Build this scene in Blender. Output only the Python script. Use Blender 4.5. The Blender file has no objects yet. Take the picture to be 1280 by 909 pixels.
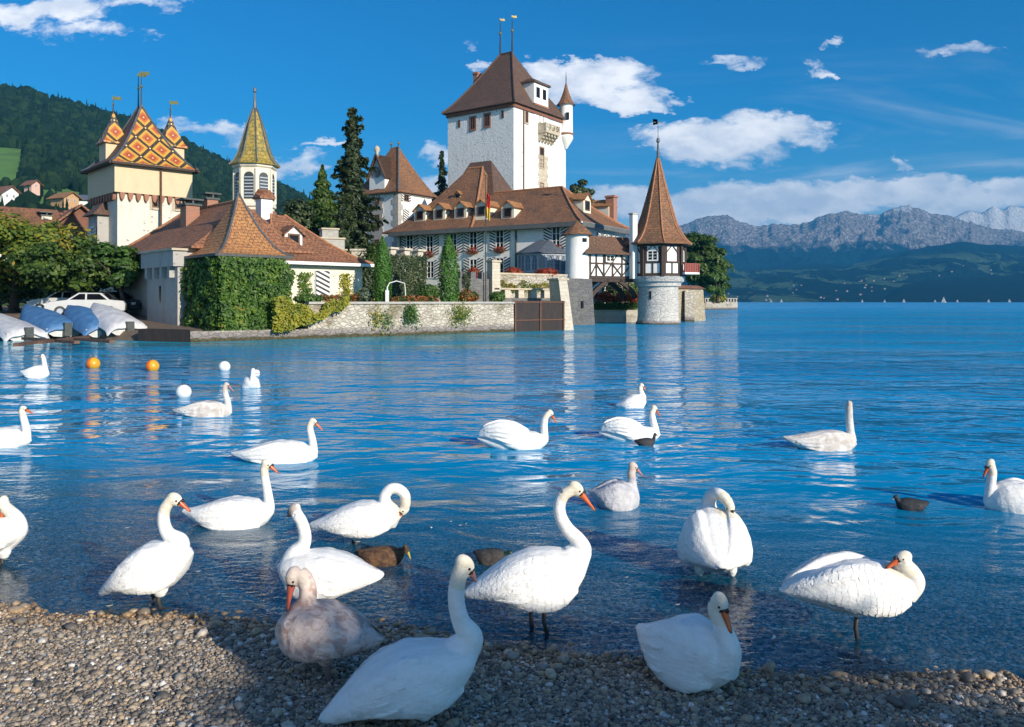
import bpy, bmesh, math, random
import numpy as np
from mathutils import Vector, Matrix
R = math.radians
S = bpy.context.scene
COL = S.collection
rnd = random.Random(7)
rng = np.random.default_rng(11)
FPX, CX, HV, EYE = 1000.0, 640.0, 377.0, 2.0       # focal length in photo pixels, horizon row, eye height above the lake

# ------------------------------------------------------------------ camera
cam = bpy.data.cameras.new('camera'); camo = bpy.data.objects.new('camera', cam); COL.objects.link(camo)
camo.location = (0, 0, EYE); camo.rotation_euler = (R(90), 0, 0)
cam.sensor_width = 36; cam.lens = 36 * FPX / 1280; cam.shift_y = -(454.5 - HV) / 1280
cam.clip_start = 0.1; cam.clip_end = 60000
S.camera = camo

# ------------------------------------------------------------------ exposure
S.view_settings.view_transform = 'Standard'; S.view_settings.look = 'None'
S.view_settings.exposure = 0.42; S.view_settings.gamma = 1; S.view_settings.use_curve_mapping = False
S.cycles.use_denoising = True
S.cycles.max_bounces = 8; S.cycles.diffuse_bounces = 3; S.cycles.glossy_bounces = 3
S.cycles.transparent_max_bounces = 12; S.cycles.volume_bounces = 0
S.cycles.caustics_reflective = False; S.cycles.caustics_refractive = False

# ------------------------------------------------------------------ sun
SAZ = (0.69, -0.724); SEL = R(21)
sl = bpy.data.lights.new('sun', 'SUN'); so = bpy.data.objects.new('sun', sl); COL.objects.link(so)
sl.energy = 4.6; sl.angle = R(0.5); sl.color = (1.0, 0.90, 0.76)
sdir = Vector((SAZ[0] * math.cos(SEL), SAZ[1] * math.cos(SEL), math.sin(SEL))).normalized()
so.rotation_euler = sdir.to_track_quat('Z', 'Y').to_euler()

# ------------------------------------------------------------------ world: sky and clouds
W = bpy.data.worlds.new('World'); S.world = W; W.use_nodes = True
class NT:
    """tiny helper to write node trees"""
    def __init__(s, tree): s.t = tree; s.n = tree.nodes; s.l = tree.links
    def new(s, typ, **kw):
        n = s.n.new(typ)
        for k, v in kw.items(): setattr(n, k, v)
        return n
    def put(s, sock, v):
        if isinstance(v, bpy.types.NodeSocket): s.l.new(v, sock)
        elif v is not None:
            try: sock.default_value = v
            except Exception: sock.default_value = (*v, 1.0) if len(v) == 3 else v
    def math(s, op, a, b=None, c=None, clamp=False):
        n = s.new('ShaderNodeMath', operation=op, use_clamp=clamp)
        s.put(n.inputs[0], a)
        if b is not None: s.put(n.inputs[1], b)
        if c is not None: s.put(n.inputs[2], c)
        return n.outputs[0]
    def mix(s, fac, a, b, blend='MIX'):
        n = s.new('ShaderNodeMix', data_type='RGBA', blend_type=blend)
        s.put(n.inputs[0], fac); s.put(n.inputs[6], a); s.put(n.inputs[7], b)
        return n.outputs[2]
    def noise(s, vec, scale, detail=4, rough=0.55, dist=0.0):
        n = s.new('ShaderNodeTexNoise'); s.put(n.inputs['Vector'], vec)
        n.inputs['Scale'].default_value = scale; n.inputs['Detail'].default_value = detail
        n.inputs['Roughness'].default_value = rough; n.inputs['Distortion'].default_value = dist
        return n.outputs[0]
    def smooth(s, x, a, b, o0=0.0, o1=1.0):
        n = s.new('ShaderNodeMapRange', interpolation_type='SMOOTHSTEP'); s.put(n.inputs[0], x)
        for i, v in enumerate((a, b, o0, o1)): s.put(n.inputs[i + 1], v)
        return n.outputs[0]
    def ramp(s, x, stops):
        n = s.new('ShaderNodeValToRGB'); s.put(n.inputs[0], x); e = n.color_ramp.elements
        while len(e) < len(stops): e.new(0.5)
        for el, (p, c) in zip(e, stops): el.position = p; el.color = (*c, 1)
        return n.outputs[0]
    def xyz(s, vec):
        n = s.new('ShaderNodeSeparateXYZ'); s.put(n.inputs[0], vec); return n.outputs
    def comb(s, x, y, z):
        n = s.new('ShaderNodeCombineXYZ')
        for i, v in enumerate((x, y, z)): s.put(n.inputs[i], v)
        return n.outputs[0]
    def scale(s, vec, sc):
        n = s.new('ShaderNodeMapping'); s.put(n.inputs[0], vec); n.inputs['Scale'].default_value = sc; return n.outputs[0]

w = NT(W.node_tree)
for n in list(w.n): w.n.remove(n)
sky = w.new('ShaderNodeTexSky', sky_type='NISHITA', sun_disc=False)
sky.sun_elevation = SEL; sky.sun_rotation = math.atan2(SAZ[0], SAZ[1])
sky.altitude = 600; sky.air_density = 1.0; sky.dust_density = 0.35; sky.ozone_density = 2.0
tc = w.new('ShaderNodeTexCoord'); d = w.xyz(tc.outputs['Generated'])
hs = w.new('ShaderNodeHueSaturation'); hs.inputs['Saturation'].default_value = 1.3; w.put(hs.inputs['Color'], sky.outputs[0])
base = w.mix(1.0, hs.outputs[0], (0.155, 0.84, 1.14), 'MULTIPLY')
base0 = base
ysafe = w.math('MAXIMUM', d[1], 0.05)
U = w.math('DIVIDE', d[0], ysafe); V = w.math('DIVIDE', d[2], ysafe)
P = w.comb(U, w.math('MULTIPLY', V, 1.9), w.math('MULTIPLY', d[1], 0.3))
warp = w.noise(P, 4.0, 3); 
n1 = w.noise(P, 19.0, 12, 0.68, 0.6)
n2 = w.noise(w.scale(P, (0.6, 1.5, 1)), 5.0, 6, 0.6, 0.8)
BL = [(745, 100, 100, 36, 1.0), (715, 83, 62, 16, .9), (790, 120, 60, 24, .8), (905, 178, 115, 38, 1.15), (960, 165, 90, 32, 1.1), (985, 252, 190, 34, 1.3),
      (1090, 240, 150, 30, 1.25), (1185, 248, 130, 28, 1.1), (1270, 240, 80, 32, 1.15), (880, 262, 110, 30, 1.2), (800, 250, 85, 30, 1.0), (540, 192, 45, 17, .8),
      (555, 235, 60, 26, .8), (60, 14, 120, 22, .95), (120, 40, 90, 14, .7), (175, 5, 70, 12, .6), (255, 160, 85, 13, .8), (375, 205, 60, 16, .85), (400, 183, 34, 6, .8),
      (300, 168, 50, 12, .7), (240, 165, 60, 9, .6), (930, 70, 70, 9, .5), (1035, 53, 24, 8, .55), (1127, 208, 20, 7, .6), (1200, 62, 80, 12, .42), (1020, 84, 16, 10, .45), (600, 88, 24, 8, .5), (580, 60, 22, 8, .45)]
wn = w.new('ShaderNodeTexNoise'); w.put(wn.inputs['Vector'], P); wn.inputs['Scale'].default_value = 11.0; wn.inputs['Detail'].default_value = 9; wn.inputs['Roughness'].default_value = 0.62
wc = w.xyz(wn.outputs['Color'])
UU = w.math('ADD', U, w.math('MULTIPLY', w.math('SUBTRACT', wc[0], .5), 0.17)); VV = w.math('ADD', V, w.math('MULTIPLY', w.math('SUBTRACT', wc[1], .5), 0.085))
tot = None
for (cu, cv, ru, rv, st) in BL:
    a = w.math('MULTIPLY', w.math('SUBTRACT', UU, (cu - CX) / FPX), FPX / ru)
    b = w.math('MULTIPLY', w.math('SUBTRACT', VV, (HV - cv) / FPX), FPX / rv)
    q = w.math('ADD', w.math('MULTIPLY', a, a), w.math('MULTIPLY', b, b))
    g = w.math('MULTIPLY', w.math('SUBTRACT', 1.0, q, clamp=True), st)
    tot = g if tot is None else w.math('MAXIMUM', tot, g)
tex = w.math('ADD', w.math('MULTIPLY', n1, 2.2), w.math('MULTIPLY', n2, 1.6))
den = w.math('ADD', w.math('MULTIPLY', tot, 1.5), w.math('SUBTRACT', tex, 2.08))
den = w.math('SUBTRACT', den, w.smooth(tot, 0.25, 0.0, 0.0, 1.2))
cl = w.smooth(den, 0.0, 1.15)
veil = w.math('MULTIPLY', w.smooth(w.noise(w.scale(P, (0.5, 2.2, 1)), 3.0, 5, .6, 1.2), 0.46, 0.75), w.math('MULTIPLY', w.smooth(V, 0.36, 0.10), w.math('MULTIPLY', w.smooth(U, -0.15, 0.4), 0.55)))
front = w.smooth(d[1], 0.05, 0.2)
fac = w.math('MULTIPLY', w.math('MAXIMUM', w.math('MULTIPLY', cl, 0.93), veil), front)
ccol = w.mix(w.smooth(w.noise(P, 16.0, 5, .6), 0.35, 0.65), (8.6, 8.9, 9.6), (13.0, 12.6, 12.2))
rear_fill = w.math('MULTIPLY', w.smooth(d[1], 0.0, -0.25), w.smooth(w.noise(w.scale(tc.outputs['Generated'], (1, 1, 2.0)), 2.6, 7, 0.6, 0.5), 0.50, 0.64))  # unseen clouds behind the camera, added as neutral fill light
fac = w.math('MAXIMUM', fac, w.math('MULTIPLY', rear_fill, 0.75))
base = w.mix(w.math('MULTIPLY', w.smooth(d[2], 0.22, 0.02), 0.42), base0, (4.2, 6.6, 8.6))
allc = w.mix(fac, base, ccol)
bg = w.new('ShaderNodeBackground'); w.put(bg.inputs[0], allc); bg.inputs[1].default_value = 0.09
wo = w.new('ShaderNodeOutputWorld'); w.l.new(bg.outputs[0], wo.inputs[0])

# ------------------------------------------------------------------ geometry helpers
def at(u, v, Y):
    "the point at depth Y seen at photo pixel (u, v)"
    return Vector(((u - CX) * Y / FPX, Y, EYE + (HV - v) * Y / FPX))
def depth(v, z=0.0): return (EYE - z) * FPX / (v - HV)
ORG = {}
def tag(o, label=None, cat=None, group=None, kind=None):
    if label: o['label'] = label
    if cat: o['category'] = cat
    if group: o['group'] = group
    if kind: o['kind'] = kind
    return o
def thing(name, loc, label, cat, group=None):
    o = bpy.data.objects.new(name, None); COL.objects.link(o); o.location = loc; o.empty_display_size = 0.2
    ORG[o] = Vector(loc); return tag(o, label, cat, group)
def link(name, me, parent=None, loc=None):
    o = bpy.data.objects.new(name, me); COL.objects.link(o)
    if parent is not None:
        o.parent = parent; ORG[o] = ORG[parent]
    else:
        ORG[o] = Vector(loc) if loc is not None else Vector((0, 0, 0)); o.location = ORG[o]
    return o
class MB:
    "collects polygons in world coordinates, then links them as ONE mesh object"
    def __init__(s): s.v = []; s.f = []; s.m = []; s.uv = []
    def add(s, vs, fs, m=0, uv=None):
        b = len(s.v); s.v += [Vector(p) for p in vs]
        for i, f in enumerate(fs):
            s.f.append([b + k for k in f]); s.m.append(m); s.uv.append(uv[i] if uv else None)
        return s
    def box(s, c, size, ax=(1, 0), m=0):
        ax = Vector((ax[0], ax[1], 0)).normalized(); ay = Vector((-ax.y, ax.x, 0)); c = Vector(c)
        hx, hy, hz = (k / 2 for k in size)
        vs = [c + ax * (sx * hx) + ay * (sy * hy) + Vector((0, 0, sz * hz)) for sz in (-1, 1) for (sx, sy) in ((-1, -1), (1, -1), (1, 1), (-1, 1))]
        return s.add(vs, [(3, 2, 1, 0), (4, 5, 6, 7), (0, 1, 5, 4), (1, 2, 6, 5), (2, 3, 7, 6), (3, 0, 4, 7)], m)
    def prism(s, poly, z0, z1, m=0, top=None):
        n = len(poly); top = top or poly
        vs = [Vector((p[0], p[1], z0)) for p in poly] + [Vector((p[0], p[1], z1)) for p in top]
        fs = [(i, (i + 1) % n, n + (i + 1) % n, n + i) for i in range(n)] + [tuple(range(n - 1, -1, -1)), tuple(range(n, 2 * n))]
        return s.add(vs, fs, m)
    def beam(s, p, q, wd, th=None, m=0, up=(0, 0, 1)):
        p, q = Vector(p), Vector(q); dvec = (q - p)
        if dvec.length < 1e-6: return s
        dn = dvec.normalized(); upv = Vector(up)
        if abs(dn.dot(upv)) > 0.98: upv = Vector((0, 1, 0))
        a = dn.cross(upv).normalized() * (wd / 2); b = dn.cross(a).normalized() * ((th or wd) / 2)
        vs = [p - a - b, p + a - b, p + a + b, p - a + b, q - a - b, q + a - b, q + a + b, q - a + b]
        return s.add(vs, [(0, 1, 2, 3), (7, 6, 5, 4), (4, 5, 1, 0), (5, 6, 2, 1), (6, 7, 3, 2), (7, 4, 0, 3)], m)
    def lathe(s, c, prof, n=16, m=0, ph=0.0, a0=0, a1=2 * math.pi):
        c = Vector(c); vs = []; fs = []
        for (r, z) in prof:
            for k in range(n):
                t = ph + 2 * math.pi * k / n; vs.append(c + Vector((r * math.cos(t), r * math.sin(t), z)))
        uv = []; acc = 0
        for j in range(len(prof) - 1):
            dl = math.hypot(prof[j + 1][0] - prof[j][0], prof[j + 1][1] - prof[j][1])
            for k in range(n):
                k2 = (k + 1) % n; fs.append((j * n + k, j * n + k2, (j + 1) * n + k2, (j + 1) * n + k))
                rr = max(prof[0][0], prof[j][0]); sgl = 2 * math.pi / n
                e0 = 2 * prof[j][0] * math.sin(math.pi / n); e1 = 2 * prof[j + 1][0] * math.sin(math.pi / n)
                o = k * 1.7
                uv.append([(o - e0 / 2, acc), (o + e0 / 2, acc), (o + e1 / 2, acc + dl), (o - e1 / 2, acc + dl)])
            acc += dl
        s.add(vs, fs, m, uv)
        L = len(prof) - 1
        base = len(s.v) - len(vs)
        if prof[0][0] > 1e-4: s.f.append([base + k for k in range(n - 1, -1, -1)]); s.m.append(m); s.uv.append(None)
        if prof[L][0] > 1e-4: s.f.append([base + L * n + k for k in range(n)]); s.m.append(m); s.uv.append(None)
        return s
    def tube(s, pts, rad, n=8, m=0):
        pts = [Vector(p) for p in pts]; rad = rad if hasattr(rad, '__len__') else [rad] * len(pts)
        vs = []; fs = []; prev = None
        for i, p in enumerate(pts):
            t = (pts[min(i + 1, len(pts) - 1)] - pts[max(i - 1, 0)]).normalized()
            if prev is None:
                prev = t.cross(Vector((0.13, 0.98, 0.1)))
                if prev.length < .1: prev = t.cross(Vector((1, 0, 0)))
            a = (prev - t * prev.dot(t)).normalized(); b = t.cross(a); prev = a
            for k in range(n):
                th = 2 * math.pi * k / n; vs.append(p + (a * math.cos(th) + b * math.sin(th)) * rad[i])
        for j in range(len(pts) - 1):
            for k in range(n): fs.append((j * n + k, j * n + (k + 1) % n, (j + 1) * n + (k + 1) % n, (j + 1) * n + k))
        fs += [tuple(range(n - 1, -1, -1)), tuple((len(pts) - 1) * n + k for k in range(n))]
        return s.add(vs, fs, m)
    def ball(s, c, r, n=12, m=0, sc=(1, 1, 1), rot=None):
        c = Vector(c); vs = []; fs = []; h = n // 2
        for j in range(h + 1):
            ph = math.pi * j / h - math.pi / 2
            for k in range(n):
                th = 2 * math.pi * k / n
                p = Vector((math.cos(ph) * math.cos(th) * r * sc[0], math.cos(ph) * math.sin(th) * r * sc[1], math.sin(ph) * r * sc[2]))
                if rot is not None: p = rot @ p
                vs.append(c + p)
        for j in range(h):
            for k in range(n): fs.append((j * n + k, j * n + (k + 1) % n, (j + 1) * n + (k + 1) % n, (j + 1) * n + k))
        return s.add(vs, fs, m)
    def loft(s, rings, m=0, cap=True):
        n = len(rings[0]); vs = [p for r in rings for p in r]; fs = []
        for j in range(len(rings) - 1):
            for k in range(n): fs.append((j * n + k, j * n + (k + 1) % n, (j + 1) * n + (k + 1) % n, (j + 1) * n + k))
        if cap: fs += [tuple(range(n - 1, -1, -1)), tuple((len(rings) - 1) * n + k for k in range(n))]
        return s.add(vs, fs, m)
    def roof(s, base, ridge, z0, z1, g=1.25, n=8, m=0, thick=0.12):
        "hipped roof: base = 4 corners (counter-clockwise), ridge = (end near corners 0,3 ; end near corners 1,2); g > 1 sweeps the eaves outwards"
        base = [Vector((p[0], p[1], 0)) for p in base]; rp = [Vector((ridge[0][0], ridge[0][1], 0)), Vector((ridge[1][0], ridge[1][1], 0))]
        tgt = [rp[0], rp[1], rp[1], rp[0]]
        if len(ridge) == 4: tgt = [Vector((p[0], p[1], 0)) for p in ridge]
        rings = [[(b.lerp(t, k / n)) + Vector((0, 0, z0 + (z1 - z0) * (k / n) ** g)) for b, t in zip(base, tgt)] for k in range(n + 1)]
        for i in range(4):
            j = (i + 1) % 4; e = (base[j] - base[i]).normalized(); mid = (base[i] + base[j]) / 2; acc = 0
            for k in range(n):
                q = [rings[k][i], rings[k][j], rings[k + 1][j], rings[k + 1][i]]
                m0 = (q[0] + q[1]) / 2; m1 = (q[2] + q[3]) / 2; dl = (m1 - m0 - e * (m1 - m0).dot(e)).length
                uv = [((q[0] - mid).dot(e), acc), ((q[1] - mid).dot(e), acc), ((q[2] - mid).dot(e), acc + dl), ((q[3] - mid).dot(e), acc + dl)]; acc += dl
                if (q[2] - q[3]).length < 1e-4: s.add(q[:3], [(0, 1, 2)], m, [uv[:3]])
                else: s.add(q, [(0, 1, 2, 3)], m, [uv])
        low = [p - Vector((0, 0, thick)) for p in rings[0]]
        s.add(low + rings[0], [(3, 2, 1, 0)] + [(i, (i + 1) % 4, 4 + (i + 1) % 4, 4 + i) for i in range(4)], m)
        return s
    def build(s, name, mats, parent=None, loc=None, smooth=False, label=None, angle=None):
        org = ORG[parent] if parent is not None else (Vector(loc) if loc is not None else Vector((0, 0, 0)))
        me = bpy.data.meshes.new(name)
        me.from_pydata([p - org for p in s.v], [], s.f)
        mats = mats if isinstance(mats, (list, tuple)) else [mats]
        for mm in mats: me.materials.append(mm)
        uvl = me.uv_layers.new(name='UVMap'); V = s.v
        for p, mi, cu in zip(me.polygons, s.m, s.uv):
            p.material_index = mi
            if cu is None:
                nrm = p.normal
                if abs(nrm.z) > 0.97: ud, vd = Vector((1, 0, 0)), Vector((0, 1, 0))
                else:
                    ud = Vector((-nrm.y, nrm.x, 0)).normalized(); vd = nrm.cross(ud)
                for li in p.loop_indices:
                    q = V[me.loops[li].vertex_index]; uvl.data[li].uv = (q.dot(ud), q.dot(vd))
            else:
                for k, li in enumerate(p.loop_indices): uvl.data[li].uv = cu[k]
        if smooth:
            me.shade_smooth()
            if angle: me.set_sharp_from_angle(angle=R(angle))
        o = link(name, me, parent, loc)
        if label: o['label'] = label
        return o
def np_mesh(name, V, F, mats, parent=None, loc=None, smooth=False, attr=None, vattr=None):
    "numpy mesh: V (n,3) world, F (m,k)"
    org = ORG[parent] if parent is not None else (Vector(loc) if loc is not None else Vector((0, 0, 0)))
    me = bpy.data.meshes.new(name); V = np.asarray(V, dtype=np.float64) - np.array(org)
    F = np.asarray(F, dtype=np.int32); k = F.shape[1]
    me.vertices.add(len(V)); me.vertices.foreach_set('co', V.astype(np.float32).ravel())
    me.loops.add(F.size); me.loops.foreach_set('vertex_index', F.ravel())
    me.polygons.add(len(F)); me.polygons.foreach_set('loop_start', np.arange(0, F.size, k, dtype=np.int32))
    try: me.polygons.foreach_set('loop_total', np.full(len(F), k, dtype=np.int32))
    except Exception: pass
    me.polygons.foreach_set('use_smooth', np.full(len(F), smooth))
    if attr is not None:
        a = me.attributes.new('rnd', 'FLOAT', 'FACE'); a.data.foreach_set('value', np.asarray(attr, dtype=np.float32))
    if vattr is not None:
        a = me.attributes.new('rnd', 'FLOAT', 'POINT'); a.data.foreach_set('value', np.asarray(vattr, dtype=np.float32))
    mats = mats if isinstance(mats, (list, tuple)) else [mats]
    for mm in mats: me.materials.append(mm)
    me.update(calc_edges=True); me.validate()
    return link(name, me, parent, loc)
def copy_tree(o, parent=None):
    c = o.copy(); COL.objects.link(c); ORG[c] = ORG[o]
    if parent is not None: c.parent = parent
    for ch in list(o.children): copy_tree(ch, c)
    return c
def vnoise(x, y, seed=0):
    xi = np.floor(x).astype(np.int64); yi = np.floor(y).astype(np.int64); fx = x - xi; fy = y - yi
    fx = fx * fx * (3 - 2 * fx); fy = fy * fy * (3 - 2 * fy)
    def h(a, b):
        n = (a * 374761393 + b * 668265263 + seed * 974711) & 0x7fffffff
        n = ((n ^ (n >> 13)) * 1274126177) & 0x7fffffff
        return ((n ^ (n >> 16)) & 0xffff) / 65535.0
    return (h(xi, yi) * (1 - fx) + h(xi + 1, yi) * fx) * (1 - fy) + (h(xi, yi + 1) * (1 - fx) + h(xi + 1, yi + 1) * fx) * fy
def fbm(x, y, oct=5, seed=0, gain=0.5, ridged=False):
    s = 0; a = 1.0; tot = 0
    for o in range(oct):
        v = vnoise(x, y, seed + o * 17)
        if ridged: v = 1 - np.abs(2 * v - 1)
        s = s + v * a; tot += a; a *= gain; x = x * 2.03 + 3.1; y = y * 2.03 + 1.7
    return s / tot

# ------------------------------------------------------------------ materials
def newmat(name):
    m = bpy.data.materials.new(name); m.use_nodes = True; t = NT(m.node_tree)
    b = [n for n in t.n if n.type == 'BSDF_PRINCIPLED'][0]
    return m, t, b
def texco(t, mode):
    n = t.new('ShaderNodeTexCoord'); return n.outputs['UV' if mode == 'UV' else 'Object']
def bumpit(t, b, h, strength=0.3, dist=0.05):
    n = t.new('ShaderNodeBump'); n.inputs['Strength'].default_value = strength; n.inputs['Distance'].default_value = dist
    t.put(n.inputs['Height'], h); t.l.new(n.outputs[0], b.inputs['Normal'])
def flat(name, c, rough=0.6, c2=None, scale=3.0, mode='Object', bump=0.0, bscale=None, metal=0.0, spec=None):
    m, t, b = newmat(name); b.inputs['Roughness'].default_value = rough; b.inputs['Metallic'].default_value = metal
    co = texco(t, mode)
    if c2 is None: c2 = tuple(k * 0.75 for k in c)
    f = t.smooth(t.noise(co, scale, 6, 0.6), 0.32, 0.68)
    t.put(b.inputs['Base Color'], t.mix(f, c, c2))
    if bump: bumpit(t, b, t.noise(co, bscale or scale * 4, 5), bump)
    if spec is not None: b.inputs['Specular IOR Level'].default_value = spec
    return m
def tiles(name, cols, bw=0.22, rh=0.17, dark=(0.04, 0.025, 0.02), weather=(0.07, 0.05, 0.035), wamt=0.55, rough=0.75):
    m, t, b = newmat(name); co = texco(t, 'UV'); b.inputs['Roughness'].default_value = rough
    br = t.new('ShaderNodeTexBrick'); t.put(br.inputs['Vector'], co); br.offset = 0.5
    br.inputs['Color1'].default_value = (*cols[0], 1); br.inputs['Color2'].default_value = (*cols[1], 1); br.inputs['Mortar'].default_value = (*dark, 1)
    br.inputs['Scale'].default_value = 1.0; br.inputs['Mortar Size'].default_value = 0.018; br.inputs['Mortar Smooth'].default_value = 0.3
    br.inputs['Brick Width'].default_value = bw; br.inputs['Row Height'].default_value = rh; br.inputs['Bias'].default_value = -0.1
    big = t.noise(co, 0.45, 7, 0.65); fine = t.noise(co, 5.5, 4, 0.7)
    c = t.mix(t.smooth(fine, 0.42, 0.7), br.outputs[0], cols[2])
    c = t.mix(t.math('MULTIPLY', t.smooth(big, 0.42, 0.72), wamt), c, weather)
    t.put(b.inputs['Base Color'], c)
    vv = t.math('FRACT', t.math('DIVIDE', t.xyz(co)[1], rh))
    h = t.math('ADD', t.math('MULTIPLY', vv, -0.6), t.math('ADD', t.math('MULTIPLY', br.outputs[1], -0.5), t.math('MULTIPLY', fine, 0.9)))
    bumpit(t, b, h, 0.55, 0.05)
    return m
def plaster(name, c, stain=(0.45, 0.42, 0.37), amt=0.35, speck=0.0, rough=0.85, bump=0.25):
    m, t, b = newmat(name); co = texco(t, 'UV'); b.inputs['Roughness'].default_value = rough
    st = t.noise(t.scale(co, (1.4, 0.35, 1)), 0.9, 7, 0.65, 0.4)
    col = t.mix(t.math('MULTIPLY', t.smooth(st, 0.48, 0.78), amt), c, stain)
    fine = t.noise(co, 3.0, 6, 0.65)
    col = t.mix(t.math('MULTIPLY', t.smooth(fine, 0.4, 0.75), 0.18), col, stain)
    hh = fine
    if speck:
        vo = t.new('ShaderNodeTexVoronoi'); t.put(vo.inputs['Vector'], t.scale(co, (1, 1.35, 1))); vo.inputs['Scale'].default_value = 2.3; vo.inputs['Randomness'].default_value = 1
        sp = t.math('MULTIPLY', t.smooth(vo.outputs['Distance'], 0.22, 0.12), t.smooth(t.noise(co, 0.5, 3), 0.42, 0.6))
        col = t.mix(t.math('MULTIPLY', sp, speck), col, (0.12, 0.11, 0.1))
        hh = t.math('SUBTRACT', fine, sp)
    t.put(b.inputs['Base Color'], col); bumpit(t, b, hh, bump, 0.06)
    return m
def masonry(name, c1, c2, c3, bw=0.7, rh=0.32, mortar=(0.3, 0.28, 0.25), moss=None, mossamt=0.0, bump=0.7, rubble=True, wet=0.0):
    m, t, b = newmat(name); co = texco(t, 'UV'); b.inputs['Roughness'].default_value = 0.9
    if rubble:
        vo = t.new('ShaderNodeTexVoronoi', feature='F1'); t.put(vo.inputs['Vector'], t.scale(co, (1 / bw, 1 / rh, 1))); vo.inputs['Scale'].default_value = 1
        vd = t.new('ShaderNodeTexVoronoi', feature='DISTANCE_TO_EDGE'); t.put(vd.inputs['Vector'], t.scale(co, (1 / bw, 1 / rh, 1))); vd.inputs['Scale'].default_value = 1
        rndc = t.xyz(vo.outputs['Color']); col = t.mix(rndc[0], c1, c2); col = t.mix(t.smooth(rndc[1], 0.6, 0.75), col, c3)
        edge = t.smooth(vd.outputs['Distance'], 0.02, 0.09); col = t.mix(edge, mortar, col)
    else:
        br = t.new('ShaderNodeTexBrick'); t.put(br.inputs['Vector'], co); br.inputs['Scale'].default_value = 1
        br.inputs['Brick Width'].default_value = bw; br.inputs['Row Height'].default_value = rh; br.inputs['Mortar Size'].default_value = 0.02
        br.inputs['Color1'].default_value = (*c1, 1); br.inputs['Color2'].default_value = (*c2, 1); br.inputs['Mortar'].default_value = (*mortar, 1)
        col = br.outputs[0]; edge = t.math('SUBTRACT', 1.0, br.outputs[1])
    fine = t.noise(co, 4.0, 7, 0.7); col = t.mix(t.smooth(fine, 0.35, 0.7), col, c3)
    big = t.noise(co, 0.5, 6, 0.65, 0.5)
    if moss: col = t.mix(t.math('MULTIPLY', t.smooth(big, 0.5, 0.68), mossamt), col, moss)
    if wet:
        zz = t.math('ADD', t.xyz(texco(t, 'Object'))[2], t.math('MULTIPLY', t.math('SUBTRACT', t.noise(co, 2.0, 4), .5), .35)); col = t.mix(t.smooth(zz, wet * 1.6, wet * .7), col, (0.24, 0.21, 0.2)); col = t.mix(t.smooth(zz, wet * .55, wet * .3), col, (0.075, 0.065, 0.03))
    t.put(b.inputs['Base Color'], col); bumpit(t, b, t.math('ADD', t.math('MULTIPLY', edge, 0.8), fine), bump, 0.06)
    return m
def leafmat(name, stops, transl=0.35, rough=0.55, clump=1.2):
    m, t, b = newmat(name)
    at_ = t.new('ShaderNodeAttribute'); at_.attribute_name = 'rnd'
    nz = t.noise(texco(t, 'Object'), clump, 3, 0.6)
    f = t.math('ADD', t.math('MULTIPLY', at_.outputs['Fac'], 0.55), t.math('MULTIPLY', t.smooth(nz, 0.3, 0.7), 0.45))
    c = t.ramp(f, stops); t.put(b.inputs['Base Color'], c); b.inputs['Roughness'].default_value = rough
    tr = t.new('ShaderNodeBsdfTranslucent'); t.put(tr.inputs[0], c)
    mx = t.new('ShaderNodeMixShader'); mx.inputs[0].default_value = transl
    t.l.new(b.outputs[0], mx.inputs[1]); t.l.new(tr.outputs[0], mx.inputs[2])
    out = [n for n in t.n if n.type == 'OUTPUT_MATERIAL'][0]; t.l.new(mx.outputs[0], out.inputs[0])
    return m
M = {}
M['white_wall'] = plaster('white_plaster', (0.84, 0.82, 0.78), amt=0.42)
M['keep_wall'] = plaster('keep_plaster', (0.80, 0.79, 0.755), amt=0.5, speck=0.95, bump=0.9)
M['tower_wall'] = plaster('tower_plaster', (0.66, 0.62, 0.54), (0.38, 0.34, 0.28), amt=0.75, speck=0.5, bump=0.9)
M['cream'] = plaster('cream_plaster', (0.74, 0.68, 0.55), (0.5, 0.45, 0.36), amt=0.4)
M['ochre'] = plaster('ochre_plaster', (0.70, 0.51, 0.33), (0.5, 0.36, 0.24), amt=0.35)
M['quoin'] = masonry('grey_sandstone', (0.4, 0.38, 0.35), (0.33, 0.32, 0.3), (0.45, 0.42, 0.38), 0.5, 0.4, (0.3, 0.29, 0.27), rubble=False, bump=0.4)
M['sandstone'] = flat('warm_sandstone', (0.55, 0.47, 0.35), 0.85, (0.42, 0.35, 0.26), 2.0, bump=0.3)
M['redstone'] = flat('red_sandstone', (0.34, 0.16, 0.10), 0.85, (0.26, 0.12, 0.08), 2.0)
M['stone_wall'] = masonry('lake_wall_stone', (0.50, 0.44, 0.36), (0.30, 0.25, 0.2), (0.58, 0.53, 0.45), 0.34, 0.2, (0.42, 0.37, 0.31), (0.17, 0.14, 0.07), 0.75, bump=1.0, wet=0.42)
M['grey_wall'] = plaster('weathered_shade_plaster', (0.40, 0.38, 0.35), (0.22, 0.2, 0.18), amt=0.6, speck=0.4, bump=0.6)  # base tone darkened to carry the gatehouse walls' shade, besides the weathering
M['shaded_dark_stone'] = masonry('shaded_dark_stone', (0.13, 0.13, 0.135), (0.09, 0.09, 0.1), (0.17, 0.165, 0.16), 0.55, 0.3, (0.15, 0.15, 0.15))  # dark stone, toned down further to stand in for the pier's shadow
M['drum_stone'] = masonry('drum_stone', (0.50, 0.48, 0.45), (0.40, 0.38, 0.36), (0.56, 0.54, 0.5), 0.6, 0.33, (0.4, 0.38, 0.35), rubble=True, bump=0.7, wet=0.25)
M['pale_stone'] = masonry('pale_stone', (0.58, 0.52, 0.42), (0.48, 0.42, 0.34), (0.62, 0.56, 0.46), 0.5, 0.25, (0.45, 0.4, 0.33), rubble=False, bump=0.5)
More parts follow.
